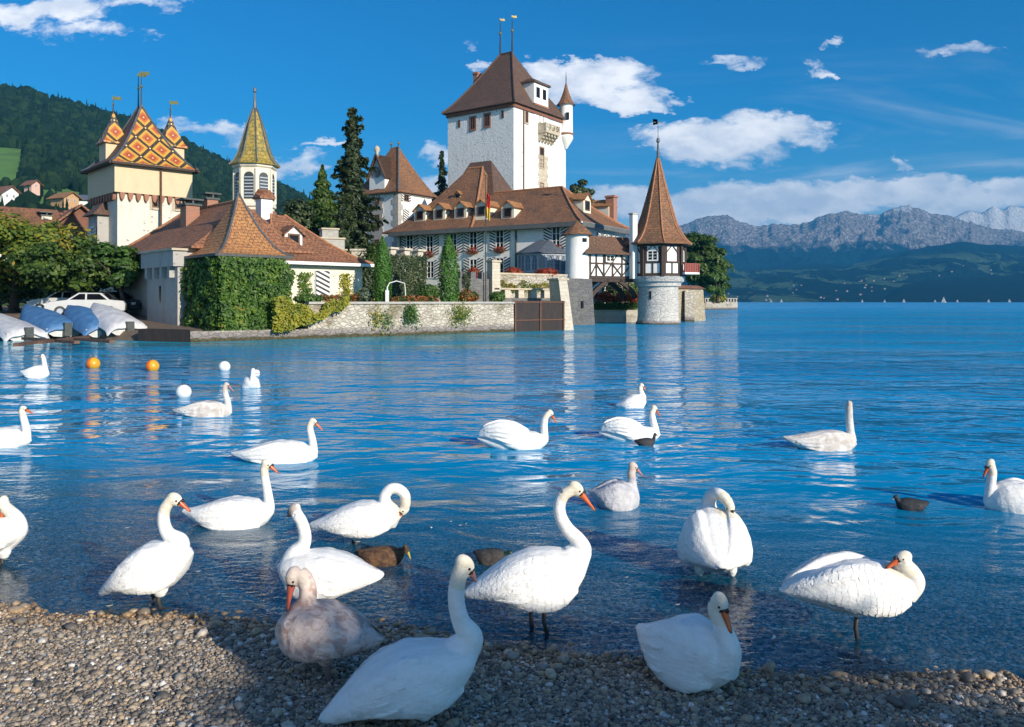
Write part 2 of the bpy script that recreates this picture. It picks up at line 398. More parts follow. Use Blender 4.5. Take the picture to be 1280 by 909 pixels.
M['roof'] = tiles('clay_tiles', ((0.25, 0.108, 0.048), (0.12, 0.055, 0.031), (0.36, 0.18, 0.08)), 0.3, 0.24, wamt=0.75)
M['roof_red'] = tiles('red_clay_tiles', ((0.28, 0.11, 0.052), (0.14, 0.058, 0.034), (0.38, 0.18, 0.085)), 0.28, 0.22, wamt=0.65)
M['roof_orange'] = tiles('orange_clay_tiles', ((0.42, 0.18, 0.06), (0.27, 0.11, 0.05), (0.5, 0.26, 0.09)), 0.24, 0.2, wamt=0.4)
M['roof_dark'] = tiles('dark_brown_tiles', ((0.115, 0.062, 0.042), (0.07, 0.038, 0.028), (0.17, 0.10, 0.065)), 0.34, 0.3, weather=(0.05, 0.035, 0.03), wamt=0.5)
M['roof_mossy'] = tiles('mossy_tiles', ((0.17, 0.085, 0.05), (0.12, 0.06, 0.04), (0.24, 0.14, 0.08)), weather=(0.07, 0.05, 0.035), wamt=0.6)
M['ridge_tile'] = flat('ridge_tile', (0.45, 0.2, 0.09), 0.8, (0.3, 0.13, 0.07), 4.0)
M['lead'] = flat('lead_sheet', (0.13, 0.14, 0.15), 0.5, (0.09, 0.1, 0.11), 2.0, metal=0.3)
M['slate'] = flat('slate_grey_roof', (0.11, 0.13, 0.16), 0.55, (0.08, 0.095, 0.12), 2.5)
M['timber'] = flat('black_timber', (0.035, 0.022, 0.017), 0.75, (0.055, 0.032, 0.024), 3.0)
M['timber_red'] = flat('dark_red_timber', (0.11, 0.025, 0.018), 0.7, (0.075, 0.02, 0.016), 3.0)
M['brown_wood'] = flat('brown_wood', (0.16, 0.085, 0.05), 0.75, (0.1, 0.055, 0.035), 3.0)
M['soffit'] = flat('grey_eave_board', (0.12, 0.13, 0.13), 0.7, (0.09, 0.1, 0.1), 2.0)
M['brick'] = masonry('red_brick', (0.36, 0.13, 0.075), (0.28, 0.10, 0.065), (0.40, 0.17, 0.1), 0.24, 0.09, (0.3, 0.22, 0.17), rubble=False, bump=0.4)
M['gold'] = flat('gilded_metal', (0.75, 0.5, 0.15), 0.3, metal=0.9)
M['iron'] = flat('dark_iron', (0.05, 0.06, 0.06), 0.5, (0.08, 0.085, 0.08), 5, metal=0.4)
M['white_paint'] = flat('white_paint', (0.8, 0.8, 0.78), 0.5, (0.72, 0.71, 0.68), 2.0)
M['greyblue'] = flat('grey_blue_paint', (0.42, 0.47, 0.55), 0.55, (0.36, 0.41, 0.49), 2.0)
m, t, b = newmat('window_glass'); b.inputs['Base Color'].default_value = (0.012, 0.013, 0.015, 1); b.inputs['Roughness'].default_value = 0.2; b.inputs['Specular IOR Level'].default_value = 0.25; M['glass'] = m
m, t, b = newmat('curtained_glass'); b.inputs['Base Color'].default_value = (0.17, 0.2, 0.25, 1); b.inputs['Roughness'].default_value = 0.15; M['curtain'] = m
m, t, b = newmat('rust_gate'); co = texco(t, 'UV'); b.inputs['Roughness'].default_value = 0.8
pl = t.math('FRACT', t.math('MULTIPLY', t.xyz(co)[0], 2.6)); gr = t.smooth(pl, 0.0, 0.08)
c = t.mix(t.smooth(t.noise(t.scale(co, (3, .5, 1)), 1.5, 6, .65), .4, .65), (0.022, 0.018, 0.018), (0.042, 0.026, 0.021)); c = t.mix(gr, (0.025, 0.02, 0.02), c)
t.put(b.inputs['Base Color'], c); M['gate'] = m
# chevron shutters: black and white slanting bands
def chevron(name, sgn):
    m, t, b = newmat(name); uv = t.xyz(texco(t, 'UV')); b.inputs['Roughness'].default_value = 0.6
    s_ = t.math('FRACT', t.math('ADD', t.math('MULTIPLY', uv[1], 3.5), t.math('MULTIPLY', uv[0], 1.6 * sgn)))
    f = t.smooth(s_, 0.46, 0.54); t.put(b.inputs['Base Color'], t.mix(f, (0.03, 0.032, 0.035), (0.78, 0.77, 0.74))); return m
M['shut_a'] = chevron('striped_shutter_paint_rising', 1.0); M['shut_b'] = chevron('striped_shutter_paint_falling', -1.0)
# glazed mosaic roof: yellow ground, black lattice, red lozenges
m, t, b = newmat('mosaic_glazed_tiles'); co = texco(t, 'UV'); uv = t.xyz(co); b.inputs['Roughness'].default_value = 0.45
Lc = 1.75
p_ = t.math('ADD', t.math('DIVIDE', uv[0], Lc), t.math('DIVIDE', uv[1], Lc * 1.15)); q_ = t.math('SUBTRACT', t.math('DIVIDE', uv[1], Lc * 1.15), t.math('DIVIDE', uv[0], Lc))
def tri(x): return t.math('ABSOLUTE', t.math('SUBTRACT', t.math('FRACT', x), 0.5))
tp, tq = tri(p_), tri(q_); mx_ = t.math('MAXIMUM', tp, tq)
mn_ = t.math('MINIMUM', tp, tq)
c = t.mix(t.smooth(mx_, 0.27, 0.26), (0.56, 0.31, 0.05), (0.45, 0.12, 0.03))
c = t.mix(t.smooth(mx_, 0.16, 0.15), c, (0.34, 0.06, 0.03))
c = t.mix(t.smooth(mx_, 0.055, 0.045), c, (0.62, 0.45, 0.25))
c = t.mix(t.smooth(mx_, 0.405, 0.415), c, (0.03, 0.025, 0.025))
c = t.mix(t.math('MULTIPLY', t.smooth(tp, 0.455, 0.46), t.smooth(tq, 0.455, 0.46)), c, (0.8, 0.65, 0.3))
c = t.mix(t.math('MULTIPLY', t.smooth(t.noise(co, 6, 4, .7), .4, .7), .3), c, (0.3, 0.16, 0.05))
t.put(b.inputs['Base Color'], c); bumpit(t, b, t.noise(co, 9, 3), .3, .04); M['mosaic'] = m
M['spire_yellow'] = tiles('yellow_scale_tiles', ((0.36, 0.25, 0.045), (0.10, 0.105, 0.035), (0.46, 0.32, 0.07)), 0.34, 0.3, dark=(0.06, 0.07, 0.03), weather=(0.12, 0.13, 0.05), wamt=0.45, rough=0.5)
M['leaf'] = leafmat('leaf_green', [(0.0, (0.018, 0.045, 0.01)), (0.5, (0.06, 0.12, 0.018)), (1.0, (0.18, 0.26, 0.035))], transl=.45)
M['leaf_autumn'] = leafmat('leaf_turning', [(0.0, (0.05, 0.11, 0.015)), (0.4, (0.15, 0.23, 0.025)), (0.7, (0.38, 0.33, 0.035)), (1.0, (0.5, 0.26, 0.04))], clump=0.35, transl=.45)
M['leaf_ivy'] = leafmat('leaf_ivy', [(0.0, (0.022, 0.062, 0.012)), (0.5, (0.07, 0.16, 0.02)), (0.85, (0.18, 0.27, 0.03)), (1.0, (0.38, 0.2, 0.04))], clump=0.9)
M['leaf_yellow'] = leafmat('leaf_yellow_creeper', [(0.0, (0.12, 0.16, 0.015)), (0.5, (0.3, 0.3, 0.025)), (1.0, (0.5, 0.42, 0.04))])
M['leaf_cypress'] = leafmat('leaf_cypress', [(0.0, (0.028, 0.09, 0.012)), (0.5, (0.075, 0.2, 0.025)), (1.0, (0.13, 0.3, 0.04))], clump=2.5)
M['leaf_conifer'] = leafmat('leaf_conifer', [(0.0, (0.012, 0.028, 0.012)), (0.5, (0.04, 0.068, 0.022)), (1.0, (0.10, 0.11, 0.038))], transl=0.15, clump=0.8)
M['leaf_bush'] = leafmat('leaf_bush', [(0.0, (0.03, 0.07, 0.014)), (0.5, (0.07, 0.15, 0.025)), (1.0, (0.13, 0.24, 0.04))])
M['leaf_grey'] = leafmat('leaf_grey_bush', [(0.0, (0.06, 0.10, 0.06)), (1.0, (0.2, 0.27, 0.19))])
M['flower_red'] = leafmat('flower_red', [(0.0, (0.04, 0.1, 0.02)), (0.35, (0.3, 0.05, 0.02)), (1.0, (0.62, 0.09, 0.03))], clump=3)
M['flower_mix'] = leafmat('flower_mixed', [(0.0, (0.04, 0.1, 0.02)), (0.45, (0.08, 0.14, 0.03)), (0.65, (0.4, 0.11, 0.03)), (1.0, (0.6, 0.24, 0.1))], clump=2)
M['bark'] = flat('bark', (0.09, 0.06, 0.04), 0.9, (0.05, 0.035, 0.025), 4.0, bump=0.6)
# ------------------------------------------------------------------ shore, lake bed and water
SLX, SLC = 0.20, 4.66                                # shoreline: y = SLC - SLX * x
def shore_d(x, y): return y + SLX * x - SLC + 0.09 * np.sin(x * 1.7) + 0.05 * np.sin(x * 4.1 + 1)
def bed_z(x, y):
    d = shore_d(x, y)
    return np.where(d > 0, -0.035 * (1 - np.exp(-np.maximum(d, 0) / .18)) - 0.04 * d - 0.004 * d * d, -0.085 * d) + 0.012 * (fbm(x * 2.5, y * 2.5, 3, 5) - 0.5)
m, t, b = newmat('wet_gravel'); co = texco(t, 'Object'); b.inputs['Roughness'].default_value = 0.75
vo = t.new('ShaderNodeTexVoronoi'); t.put(vo.inputs['Vector'], co); vo.inputs['Scale'].default_value = 34
g = t.xyz(vo.outputs['Color'])[0]
c = t.ramp(g, [(0, (0.14, 0.125, 0.115)), (0.35, (0.36, 0.32, 0.28)), (0.7, (0.55, 0.49, 0.42)), (1, (0.85, 0.8, 0.73))])
c = t.mix(t.smooth(vo.outputs['Distance'], 0.45, 0.75), c, (0.02, 0.018, 0.016))
t.put(b.inputs['Base Color'], c); bumpit(t, b, t.math('MULTIPLY', vo.outputs['Distance'], -1.0), 0.5, 0.02); M['gravel'] = m
xs = np.concatenate([np.linspace(-60, -8, 18)[:-1], np.linspace(-8, 8, 180), np.linspace(8, 60, 18)[1:]])
ys = np.concatenate([np.linspace(-30, 2, 14)[:-1], np.linspace(2, 12, 150), np.linspace(12, 34, 14)[1:]])
X, Y = np.meshgrid(xs, ys); Z = np.maximum(bed_z(X, Y), -3.6)
nx, ny = len(xs), len(ys); idx = np.arange(nx * ny).reshape(ny, nx)
F = np.stack([idx[:-1, :-1], idx[:-1, 1:], idx[1:, 1:], idx[1:, :-1]], -1).reshape(-1, 4)
beach = np_mesh('beach', np.stack([X, Y, Z], -1).reshape(-1, 3), F, M['gravel'], smooth=True); tag(beach, kind='structure')
MB().add([(-2600, -250, -3.9), (7600, -250, -3.9), (7600, 9600, -3.9), (-2600, 9600, -3.9)], [(0, 1, 2, 3)]).build('lake_bed', flat('lake_mud', (0.1, 0.09, 0.07)))
tag(bpy.data.objects['lake_bed'], kind='structure')

m, t, b = newmat('lake_water'); t.n.remove(b); co = texco(t, 'Object'); pos = t.xyz(co)
wv = t.scale(co, (0.62, 1.0, 1.0))
dsh_ = t.math('SUBTRACT', t.math('ADD', pos[1], t.math('MULTIPLY', pos[0], SLX)), SLC)
calm = t.smooth(t.math('ADD', pos[1], t.math('MULTIPLY', pos[0], SLX)), 4.6, 12.0, 0.10, 1.0)
gust = t.smooth(t.noise(t.scale(co, (0.05, 0.12, 1)), 1.0, 3), 0.35, 0.65, 0.35, 1.5)
h = t.math('MULTIPLY', t.noise(wv, 0.95, 2, 0.5, 0.8), 0.24)
h = t.math('ADD', h, t.math('MULTIPLY', t.noise(wv, 2.4, 2, 0.5, 0.8), 0.075))
h = t.math('ADD', h, t.math('MULTIPLY', t.noise(wv, 8.0, 2, 0.55, 0.4), 0.012))
h = t.math('MULTIPLY', h, t.math('MULTIPLY', t.math('MULTIPLY', calm, gust), t.smooth(pos[1], 16.0, 60.0, 1.0, 1.7)))
h = t.math('ADD', h, t.math('MULTIPLY', t.noise(wv, 17.0, 3, 0.6, 0.5), t.smooth(dsh_, 9.0, 1.0, 0.0, 0.0075)))
for (cx, cy, r0, r1, am) in ((3.80, 7.78, .25, 1.5, .0034), (-2.3, 7.2, .3, 1.0, .0016), (4.85, 7.73, .3, 1.0, .002), (1.0, 7.83, .3, .9, .0016), (-1.2, 6.64, .1, .9, .0014), (1.5, 5.9, .1, .9, .0014), (2.05, 4.78, .05, .5, .001)):   # rings spreading from the birds
  dx, dy = t.math('SUBTRACT', pos[0], cx), t.math('SUBTRACT', pos[1], cy)
  rr = t.math('SQRT', t.math('ADD', t.math('MULTIPLY', dx, dx), t.math('MULTIPLY', dy, dy)))
  env = t.math('MULTIPLY', t.smooth(rr, r0, r0 + .35), t.smooth(rr, r1, r1 * .6))
  h = t.math('ADD', h, t.math('MULTIPLY', t.math('MULTIPLY', t.math('SINE', t.math('MULTIPLY', rr, 30.0)), env), am))
bp = t.new('ShaderNodeBump'); bp.inputs['Strength'].default_value = 1.0; bp.inputs['Distance'].default_value = 1.0; t.put(bp.inputs['Height'], h)
dsh = t.math('SUBTRACT', t.math('ADD', pos[1], t.math('MULTIPLY', pos[0], SLX)), SLC)
murk = t.math('MULTIPLY', t.smooth(dsh, 0.3, 6.5, 0.10, 1.0), 1.0)
teal = t.math('MULTIPLY', t.smooth(pos[1], 22.0, 48.0), t.smooth(pos[0], 14.0, -2.0))
deep = t.mix(teal, (0.000, 0.30, 0.57), (0.000, 0.31, 0.36))
deep = t.mix(t.smooth(t.noise(t.scale(co, (.02, .06, 1)), 1.0, 4), .4, .65), deep, (0.000, 0.24, 0.51))
dif = t.new('ShaderNodeBsdfDiffuse'); t.put(dif.inputs[0], deep)
tra = t.new('ShaderNodeBsdfTransparent'); tra.inputs[0].default_value = (0.93, 0.97, 1.0, 1)
mx = t.new('ShaderNodeMixShader'); t.put(mx.inputs[0], murk); t.l.new(tra.outputs[0], mx.inputs[1]); t.l.new(dif.outputs[0], mx.inputs[2])
gl = t.new('ShaderNodeBsdfGlossy'); t.put(gl.inputs['Roughness'], t.smooth(pos[1], 15.0, 400.0, 0.03, 0.3)); t.l.new(bp.outputs[0], gl.inputs['Normal']); gl.inputs[0].default_value = (1, 1, 1, 1)
fr = t.new('ShaderNodeFresnel'); fr.inputs[0].default_value = 1.33; t.l.new(bp.outputs[0], fr.inputs['Normal'])
m2 = t.new('ShaderNodeMixShader'); t.put(m2.inputs[0], t.math('MULTIPLY', fr.outputs[0], t.smooth(pos[1], 10.0, 300.0, 0.9, 0.6))); t.l.new(mx.outputs[0], m2.inputs[1]); t.l.new(gl.outputs[0], m2.inputs[2])
out = [n for n in t.n if n.type == 'OUTPUT_MATERIAL'][0]; t.l.new(m2.outputs[0], out.inputs[0]); M['water'] = m
MB().add([(-2600, -20, 0), (7600, -20, 0), (7600, 9600, 0), (-2600, 9600, 0)], [(0, 1, 2, 3)]).build('lake_water', M['water'])
tag(bpy.data.objects['lake_water'], kind='structure')

# ------------------------------------------------------------------ pebbles
def ico(sub):
    bm = bmesh.new(); bmesh.ops.create_icosphere(bm, subdivisions=sub, radius=1.0); bm.verts.ensure_lookup_table()
    V = np.array([v.co[:] for v in bm.verts]); F = np.array([[v.index for v in f.verts] for f in bm.faces]); bm.free(); return V, F
def scatter(pos, size, tmpl, squash=None, rg=rng, tilt=0.5, sxy=0.35):
    "copies of the templates (list of (V,F)) at pos, random spin and tilt; returns V, F, template-index per copy"
    VV, FF, AA = [], [], []; off = 0; k = rg.integers(0, len(tmpl), len(pos))
    for ti, (TV, TF) in enumerate(tmpl):
        ii = np.where(k == ti)[0]; n = len(ii)
        if not n: continue
        s = np.stack([1 + sxy * rg.uniform(-1, 1, n), 1 + sxy * rg.uniform(-1, 1, n), (np.ones(n) if squash is None else rg.uniform(*squash, n))], -1)
        P = TV[None] * s[:, None, :] * size[ii][:, None, None]
        a = rg.uniform(0, 2 * np.pi, n); tl = rg.normal(0, tilt, n) if tilt else np.zeros(n)
        ca, sa, ct, st = np.cos(a), np.sin(a), np.cos(tl), np.sin(tl)
        x, y, z = P[..., 0], P[..., 1], P[..., 2]
        y, z = y * ct[:, None] - z * st[:, None], y * st[:, None] + z * ct[:, None]
        x, y = x * ca[:, None] - y * sa[:, None], x * sa[:, None] + y * ca[:, None]
        VV.append((np.stack([x, y, z], -1) + pos[ii][:, None, :]).reshape(-1, 3))
        FF.append((TF[None] + (np.arange(n) * len(TV))[:, None, None] + off).reshape(-1, TF.shape[1])); off += n * len(TV)
        AA.append(np.repeat(ii, len(TF)))
    return np.concatenate(VV), np.concatenate(FF), np.concatenate(AA)
def stone_tmpl(n, seed, sub=1):
    rg = np.random.default_rng(seed); out = []
    for i in range(n):
        V, F = ico(sub); dirs = rg.normal(size=(7, 3)); dirs /= np.linalg.norm(dirs, axis=1)[:, None]
        for dv in dirs:
            hcut = rg.uniform(0.62, 0.95); pr = V @ dv; V = V - np.maximum(pr - hcut, 0)[:, None] * dv[None] * 0.85
        out.append((V, F))
    return out
m, t, b = newmat('beach_pebbles'); at_ = t.new('ShaderNodeAttribute'); at_.attribute_name = 'rnd'; b.inputs['Roughness'].default_value = 0.55
co = texco(t, 'Object'); nz = t.noise(co, 45.0, 4, .6)
c = t.ramp(at_.outputs['Fac'], [(0.0, (0.055, 0.047, 0.04)), (0.2, (0.13, 0.115, 0.1)), (0.42, (0.26, 0.21, 0.155)), (0.6, (0.40, 0.30, 0.195)), (0.75, (0.32, 0.29, 0.25)), (0.88, (0.46, 0.33, 0.19)), (0.96, (0.55, 0.52, 0.47)), (1.0, (0.75, 0.72, 0.66))])
c = t.mix(t.math('MULTIPLY', t.smooth(nz, .35, .7), .45), c, (0.14, 0.12, 0.1))
zz = t.xyz(co)[2]; wet = t.math('MULTIPLY', t.smooth(zz, -0.06, -0.01), t.smooth(t.math('ADD', zz, t.math('MULTIPLY', t.noise(co, 3, 3), 0.03)), 0.055, 0.022))   # stones darkened by water near the edge
c = t.mix(t.math('MULTIPLY', wet, 0.62), c, t.mix(1.0, c, (0.95, 0.66, 0.32), 'MULTIPLY'))
t.put(b.inputs['Base Color'], c); t.put(b.inputs['Roughness'], t.math('SUBTRACT', 0.62, t.math('MULTIPLY', wet, 0.34))); bumpit(t, b, nz, .3, .01); M['pebble'] = m
def pebble_field(n, d0, d1, s_mu, s_sg, smin, smax, lift, ymax=9.0):
    Y = 3.3 * (ymax / 3.3) ** rng.uniform(0, 1, n * 4); X = rng.uniform(-0.9, 0.9, n * 4) * Y
    d = shore_d(X, Y); ok = (d > d0) & (d < d1); X, Y = X[ok][:n], Y[ok][:n]
    s = np.clip(rng.lognormal(math.log(s_mu), s_sg, len(X)), smin, smax)
    return np.stack([X, Y, bed_z(X, Y) + s * lift], -1), s
tm = stone_tmpl(9, 3)
parts_ = [pebble_field(57000, -2.2, 0.16, 0.0085, 0.40, 0.005, 0.025, 0.25, 6.8), pebble_field(500, -2.2, 0.2, 0.021, 0.3, 0.016, 0.04, 0.25, 6.8),
          pebble_field(800, -0.42, 0.10, 0.022, 0.35, 0.012, 0.045, 0.4, 7.0), pebble_field(11000, 0.1, 2.8, 0.014, 0.4, 0.008, 0.035, 0.15, 9.0)]
pp = np.concatenate([p[0] for p in parts_]); ss = np.concatenate([p[1] for p in parts_])
tone = rng.uniform(0, 1, len(pp)) ** 0.95
V, F, A = scatter(pp, ss, tm, (0.5, 0.85), tilt=0.35)
peb = np_mesh('beach_pebbles', V, F, M['pebble'], smooth=True, attr=tone[A])
tag(peb, 'grey and tan rounded pebbles covering the lake shore', kind='stuff')

# ------------------------------------------------------------------ far mountains, hill and forest
def lerp_prof(prof, u): return np.interp(u, [p[0] for p in prof], [p[1] for p in prof])
def relief(name, prof, u0, u1, Yf, Yr, nu, nt, mat, amp=0.0, wl=300.0, seed=1, shape=1.0, zf=-2.0, crag=0.0, back=0.35):
    us = np.linspace(u0, u1, nu); ts = np.concatenate([np.linspace(0, 1, nt), 1 + np.linspace(0, 1, 8)[1:] * back])
    U_, T_ = np.meshgrid(us, ts); Hh = (HV - lerp_prof(prof, U_)) / FPX
    Hh = Hh + crag * (fbm(U_ * 0.022, U_ * 0 + 3.3, 7, seed + 5, 0.62, True) - 0.55)
    Yy = Yf + (Yr - Yf) * T_; Xx = (U_ - CX) / FPX * Yy
    tt = np.clip(T_, 0, 1); Zr = EYE + Hh * Yr
    Zz = zf + (EYE + Hh * Yy - zf) * (tt ** shape)
    nz = fbm(Xx / wl, Yy / wl, 6, seed, 0.55, True) - 0.55
    Zz = Zz + nz * amp * np.sin(np.pi * np.clip(tt, 0, 1)) ** 0.8
    Zz = np.where(T_ > 1, Zr - (T_ - 1) * (Yr - Yf) * 0.9, Zz)
    Zz = np.maximum(Zz, zf - 1.5)
    n1, n2 = len(us), len(ts); idx = np.arange(n1 * n2).reshape(n2, n1)
    F = np.stack([idx[:-1, :-1], idx[:-1, 1:], idx[1:, 1:], idx[1:, :-1]], -1).reshape(-1, 4)
    o = np_mesh(name, np.stack([Xx, Yy, Zz], -1).reshape(-1, 3), F, mat, smooth=True); tag(o, kind='structure')
    return o
def slope_mat(name, forest, forest2, meadow=None, rock=None, zrock=None, snow=None, zsnow=None, sc=0.006, msc=0.0035, mthr=0.56, mz=(60, 330), bump=0.8):
    m, t, b = newmat(name); co = texco(t, 'Object'); b.inputs['Roughness'].default_value = 0.95; b.inputs['Specular IOR Level'].default_value = 0.1
    f = t.noise(co, sc * 6, 8, 0.7); c = t.mix(t.smooth(f, .38, .66), forest, forest2); z = t.xyz(co)[2]
    nb = t.noise(t.scale(co, (1, 0.6, 2.0)), msc, 6, .62, .6)
    if meadow:
        k = t.math('MULTIPLY', t.smooth(nb, mthr, mthr + 0.035), t.smooth(z, mz[1] + 60, mz[1])); c = t.mix(k, c, t.mix(t.smooth(f, .4, .6), meadow, tuple(q * .7 for q in meadow)))
    if rock:
        zn = t.math('ADD', z, t.math('MULTIPLY', t.math('SUBTRACT', t.noise(co, sc * 1.5, 7, .65), .5), zrock * 0.9))
        rf = t.noise(t.scale(co, (1.6, 1, .7)), sc * 7, 10, .72, .5); rc = t.mix(t.smooth(rf, .36, .62), rock, tuple(q * .25 for q in rock))  # dark gully tones put sun and shadow relief into the rock colour
        c = t.mix(t.smooth(zn, zrock * 0.9, zrock * 1.12), c, rc)
    if snow:
        sn = t.math('ADD', z, t.math('MULTIPLY', t.math('SUBTRACT', t.noise(co, sc * 2, 8, .7), .5), zsnow * 0.75)); c = t.mix(t.smooth(sn, zsnow * .96, zsnow * 1.02), c, snow)
    t.put(b.inputs['Base Color'], c); bumpit(t, b, t.math('ADD', f, t.noise(co, sc * 1.5, 6, .65)), bump, 60.0 * 0.006 / sc)
    return m
rock_p = [(600, 310), (700, 300), (780, 296), (850, 286), (868, 279), (885, 273), (909, 269), (925, 277), (950, 283), (985, 282), (1010, 278), (1035, 270), (1057, 265), (1075, 268), (1100, 268), (1120, 263), (1137, 257), (1155, 265), (1175, 270), (1200, 277), (1230, 283), (1290, 290), (1400, 300)]
snow_p = [(1100, 300), (1150, 285), (1195, 272), (1211, 264), (1225, 267), (1242, 258), (1253, 263), (1265, 258), (1280, 260), (1310, 266), (1400, 290)]
wood_p = [(600, 362), (700, 356), (850, 345), (906, 340), (968, 333), (1024, 331), (1063, 332), (1100, 321), (1132, 315), (1165, 308), (1198, 303), (1240, 306), (1280, 309), (1400, 318)]
dark_p = [(1060, 384), (1090, 377), (1110, 366), (1129, 355), (1172, 349), (1220, 347), (1280, 343), (1400, 335)]
FO, FO2, ME = (0.004, 0.021, 0.024), (0.011, 0.034, 0.034), (0.10, 0.17, 0.09)  # forest tones made bluer, putting part of the distance haze into the colour
relief('snow_mountains', snow_p, 1090, 1420, 5950, 6500, 120, 40, slope_mat('snow_peaks', (0.1, 0.12, 0.15), (0.14, 0.16, 0.2), rock=(0.3, 0.31, 0.34), zrock=300, snow=(0.95, 0.95, 0.95), zsnow=430, sc=0.004), 160, 900, 31, crag=0.006)
relief('rocky_mountains', rock_p, 590, 1420, 4600, 5900, 420, 90, slope_mat('rocky_slopes', FO, FO2, rock=(0.8, 0.7, 0.65), zrock=375, snow=(0.85, 0.86, 0.88), zsnow=690, sc=0.006, bump=1.0), 300, 420, 12, crag=0.016)
relief('wooded_slopes', wood_p, 590, 1420, 2350, 4300, 380, 90, slope_mat('wooded_slopes', FO, FO2, ME, sc=0.012, msc=0.0042, mthr=0.53, mz=(10, 190)), 110, 480, 51, shape=0.72, crag=0.005)
relief('dark_headland', dark_p, 1060, 1420, 2150, 2700, 150, 40, slope_mat('dark_headland', (0.004, 0.018, 0.02), (0.01, 0.03, 0.028), ME, sc=0.02, msc=0.006, mthr=0.66, mz=(5, 60)), 14, 160, 77, shape=0.6)
# villages across the lake: far too many and too small to tell apart
vb = MB(); rv = random.Random(5)
for i in range(45):
    uu = rv.choice([rv.gauss(1010, 45), rv.gauss(1060, 30), rv.gauss(1120, 50), rv.gauss(950, 25), rv.uniform(900, 1270)]); tt = rv.random() * 0.42
    if uu > 1120: tt = .3 + tt * .4
    Yy = 2150 + tt * 2100
    hv = (HV - lerp_prof(wood_p, uu)) / FPX; zz = -2 + (EYE + hv * (2350 + (4300 - 2350) * max(tt, .001)) + 2) * (max(tt, 0.001) ** .72)
    s_ = rv.uniform(3.2, 5.8); c_ = Vector(((uu - CX) / FPX * Yy, Yy, max(2.0, zz) + 4))
    vb.box(c_, (s_, s_, s_ * .6), (math.cos(uu), math.sin(uu)), 0); vb.prism([(c_.x - s_ * .6, c_.y - s_ * .6), (c_.x + s_ * .6, c_.y - s_ * .6), (c_.x + s_ * .6, c_.y + s_ * .6), (c_.x - s_ * .6, c_.y + s_ * .6)], c_.z + s_ * .31, c_.z + s_ * .7, 1, [(c_.x - s_ * .6, c_.y), (c_.x + s_ * .6, c_.y), (c_.x + s_ * .6, c_.y + .1), (c_.x - s_ * .6, c_.y + .1)])
tag(vb.build('far_village', [flat('far_house_wall', (.5, .47, .42), .8), M['roof_red']]), 'scattered pale village houses on the far shore slopes', kind='stuff')

hill_p = [(-500, 60), (-200, 88), (0, 112), (40, 118), (100, 137), (150, 150), (200, 170), (240, 187), (280, 207), (345, 234), (400, 262), (460, 292), (540, 325), (600, 350), (660, 376)]
HYf, HYr = 130.0, 900.0
def hill_z(u, t):
    hv = (HV - lerp_prof(hill_p, u)) / FPX; Yy = HYf + (HYr - HYf) * t
    return 2.5 + (EYE + hv * Yy - 2.5) * np.clip(t, 0, 1) ** 0.62
m, t, b = newmat('hill_ground'); co = texco(t, 'Object'); b.inputs['Roughness'].default_value = 0.95
t.put(b.inputs['Base Color'], t.mix(t.smooth(t.noise(co, .05, 5), .4, .6), (0.09, 0.2, 0.03), (0.06, 0.14, 0.025))); M['hill'] = m
us = np.linspace(-500, 660, 90); ts = np.concatenate([np.linspace(0, 1, 60), [1.1, 1.3]]); U_, T_ = np.meshgrid(us, ts)
Yy = HYf + (HYr - HYf) * T_; Zz = np.where(T_ > 1, hill_z(U_, 1.0) - (T_ - 1) * 300, hill_z(U_, T_)) - np.where(T_ < 0.002, 4.0, 0); n1, n2 = len(us), len(ts); idx = np.arange(n1 * n2).reshape(n2, n1)
F = np.stack([idx[:-1, :-1], idx[:-1, 1:], idx[1:, 1:], idx[1:, :-1]], -1).reshape(-1, 4)
hill = np_mesh('hill', np.stack([(U_ - CX) / FPX * Yy, Yy, Zz], -1).reshape(-1, 3), F, M['hill'], smooth=True); tag(hill, kind='structure')
def blob_tmpl(n, seed):
    rg = np.random.default_rng(seed); out = []
    for i in range(n):
        V, F = ico(2 if i < 3 else 1); nn = 1 + 0.5 * (fbm(V[:, 0] * 2.1 + i * 7 + 9, V[:, 1] * 2.1 + V[:, 2] * 1.7 + 5, 3, seed + i) - 0.5)
        out.append((V * nn[:, None] * np.array([1, 1, 1.25])[None], F))
    return out
def cone_tmpl(seed):
    rg = np.random.default_rng(seed); vs = []; fs = []; b0 = 0
    for k in range(4):
        z0 = -1 + k * 0.62; r = 0.62 - 0.14 * k; ring = [(r * math.cos(a) * rg.uniform(.7, 1.15), r * math.sin(a) * rg.uniform(.7, 1.15), z0 + rg.uniform(-.12, .12)) for a in np.linspace(0, 2 * math.pi, 9)[:-1]]
        vs += ring + [(0, 0, z0 + 0.95)]; fs += [(b0 + i, b0 + (i + 1) % 8, b0 + 8) for i in range(8)]; b0 += 9
    return np.array(vs), np.array(fs)
n = 23000; uu = rng.uniform(-440, 600, n); tt = rng.uniform(0.0, 1.0, n) ** 0.75
meadow = (uu < 30) & (uu > -60) & (tt > 0.36) & (tt < 0.60); house = ((np.abs(uu - 88) < 45) & (tt > .22) & (tt < .40)) | ((uu < 30) & (tt > .2) & (tt < .36))
keep_ = ~meadow & ~(house & (rng.uniform(0, 1, n) < 0.9)); uu, tt = uu[keep_], tt[keep_]
Yy = HYf + (HYr - HYf) * tt; sz = rng.uniform(3.0, 5.2, len(uu)) * np.interp(tt, [0, .3, 1], [.62, .85, 1.05])
PP = np.stack([(uu - CX) / FPX * Yy, Yy, hill_z(uu, tt) + sz * .55], -1)
V, F, A = scatter(PP, sz, blob_tmpl(5, 21) + [cone_tmpl(4), cone_tmpl(9)], (0.85, 1.35), tilt=0)
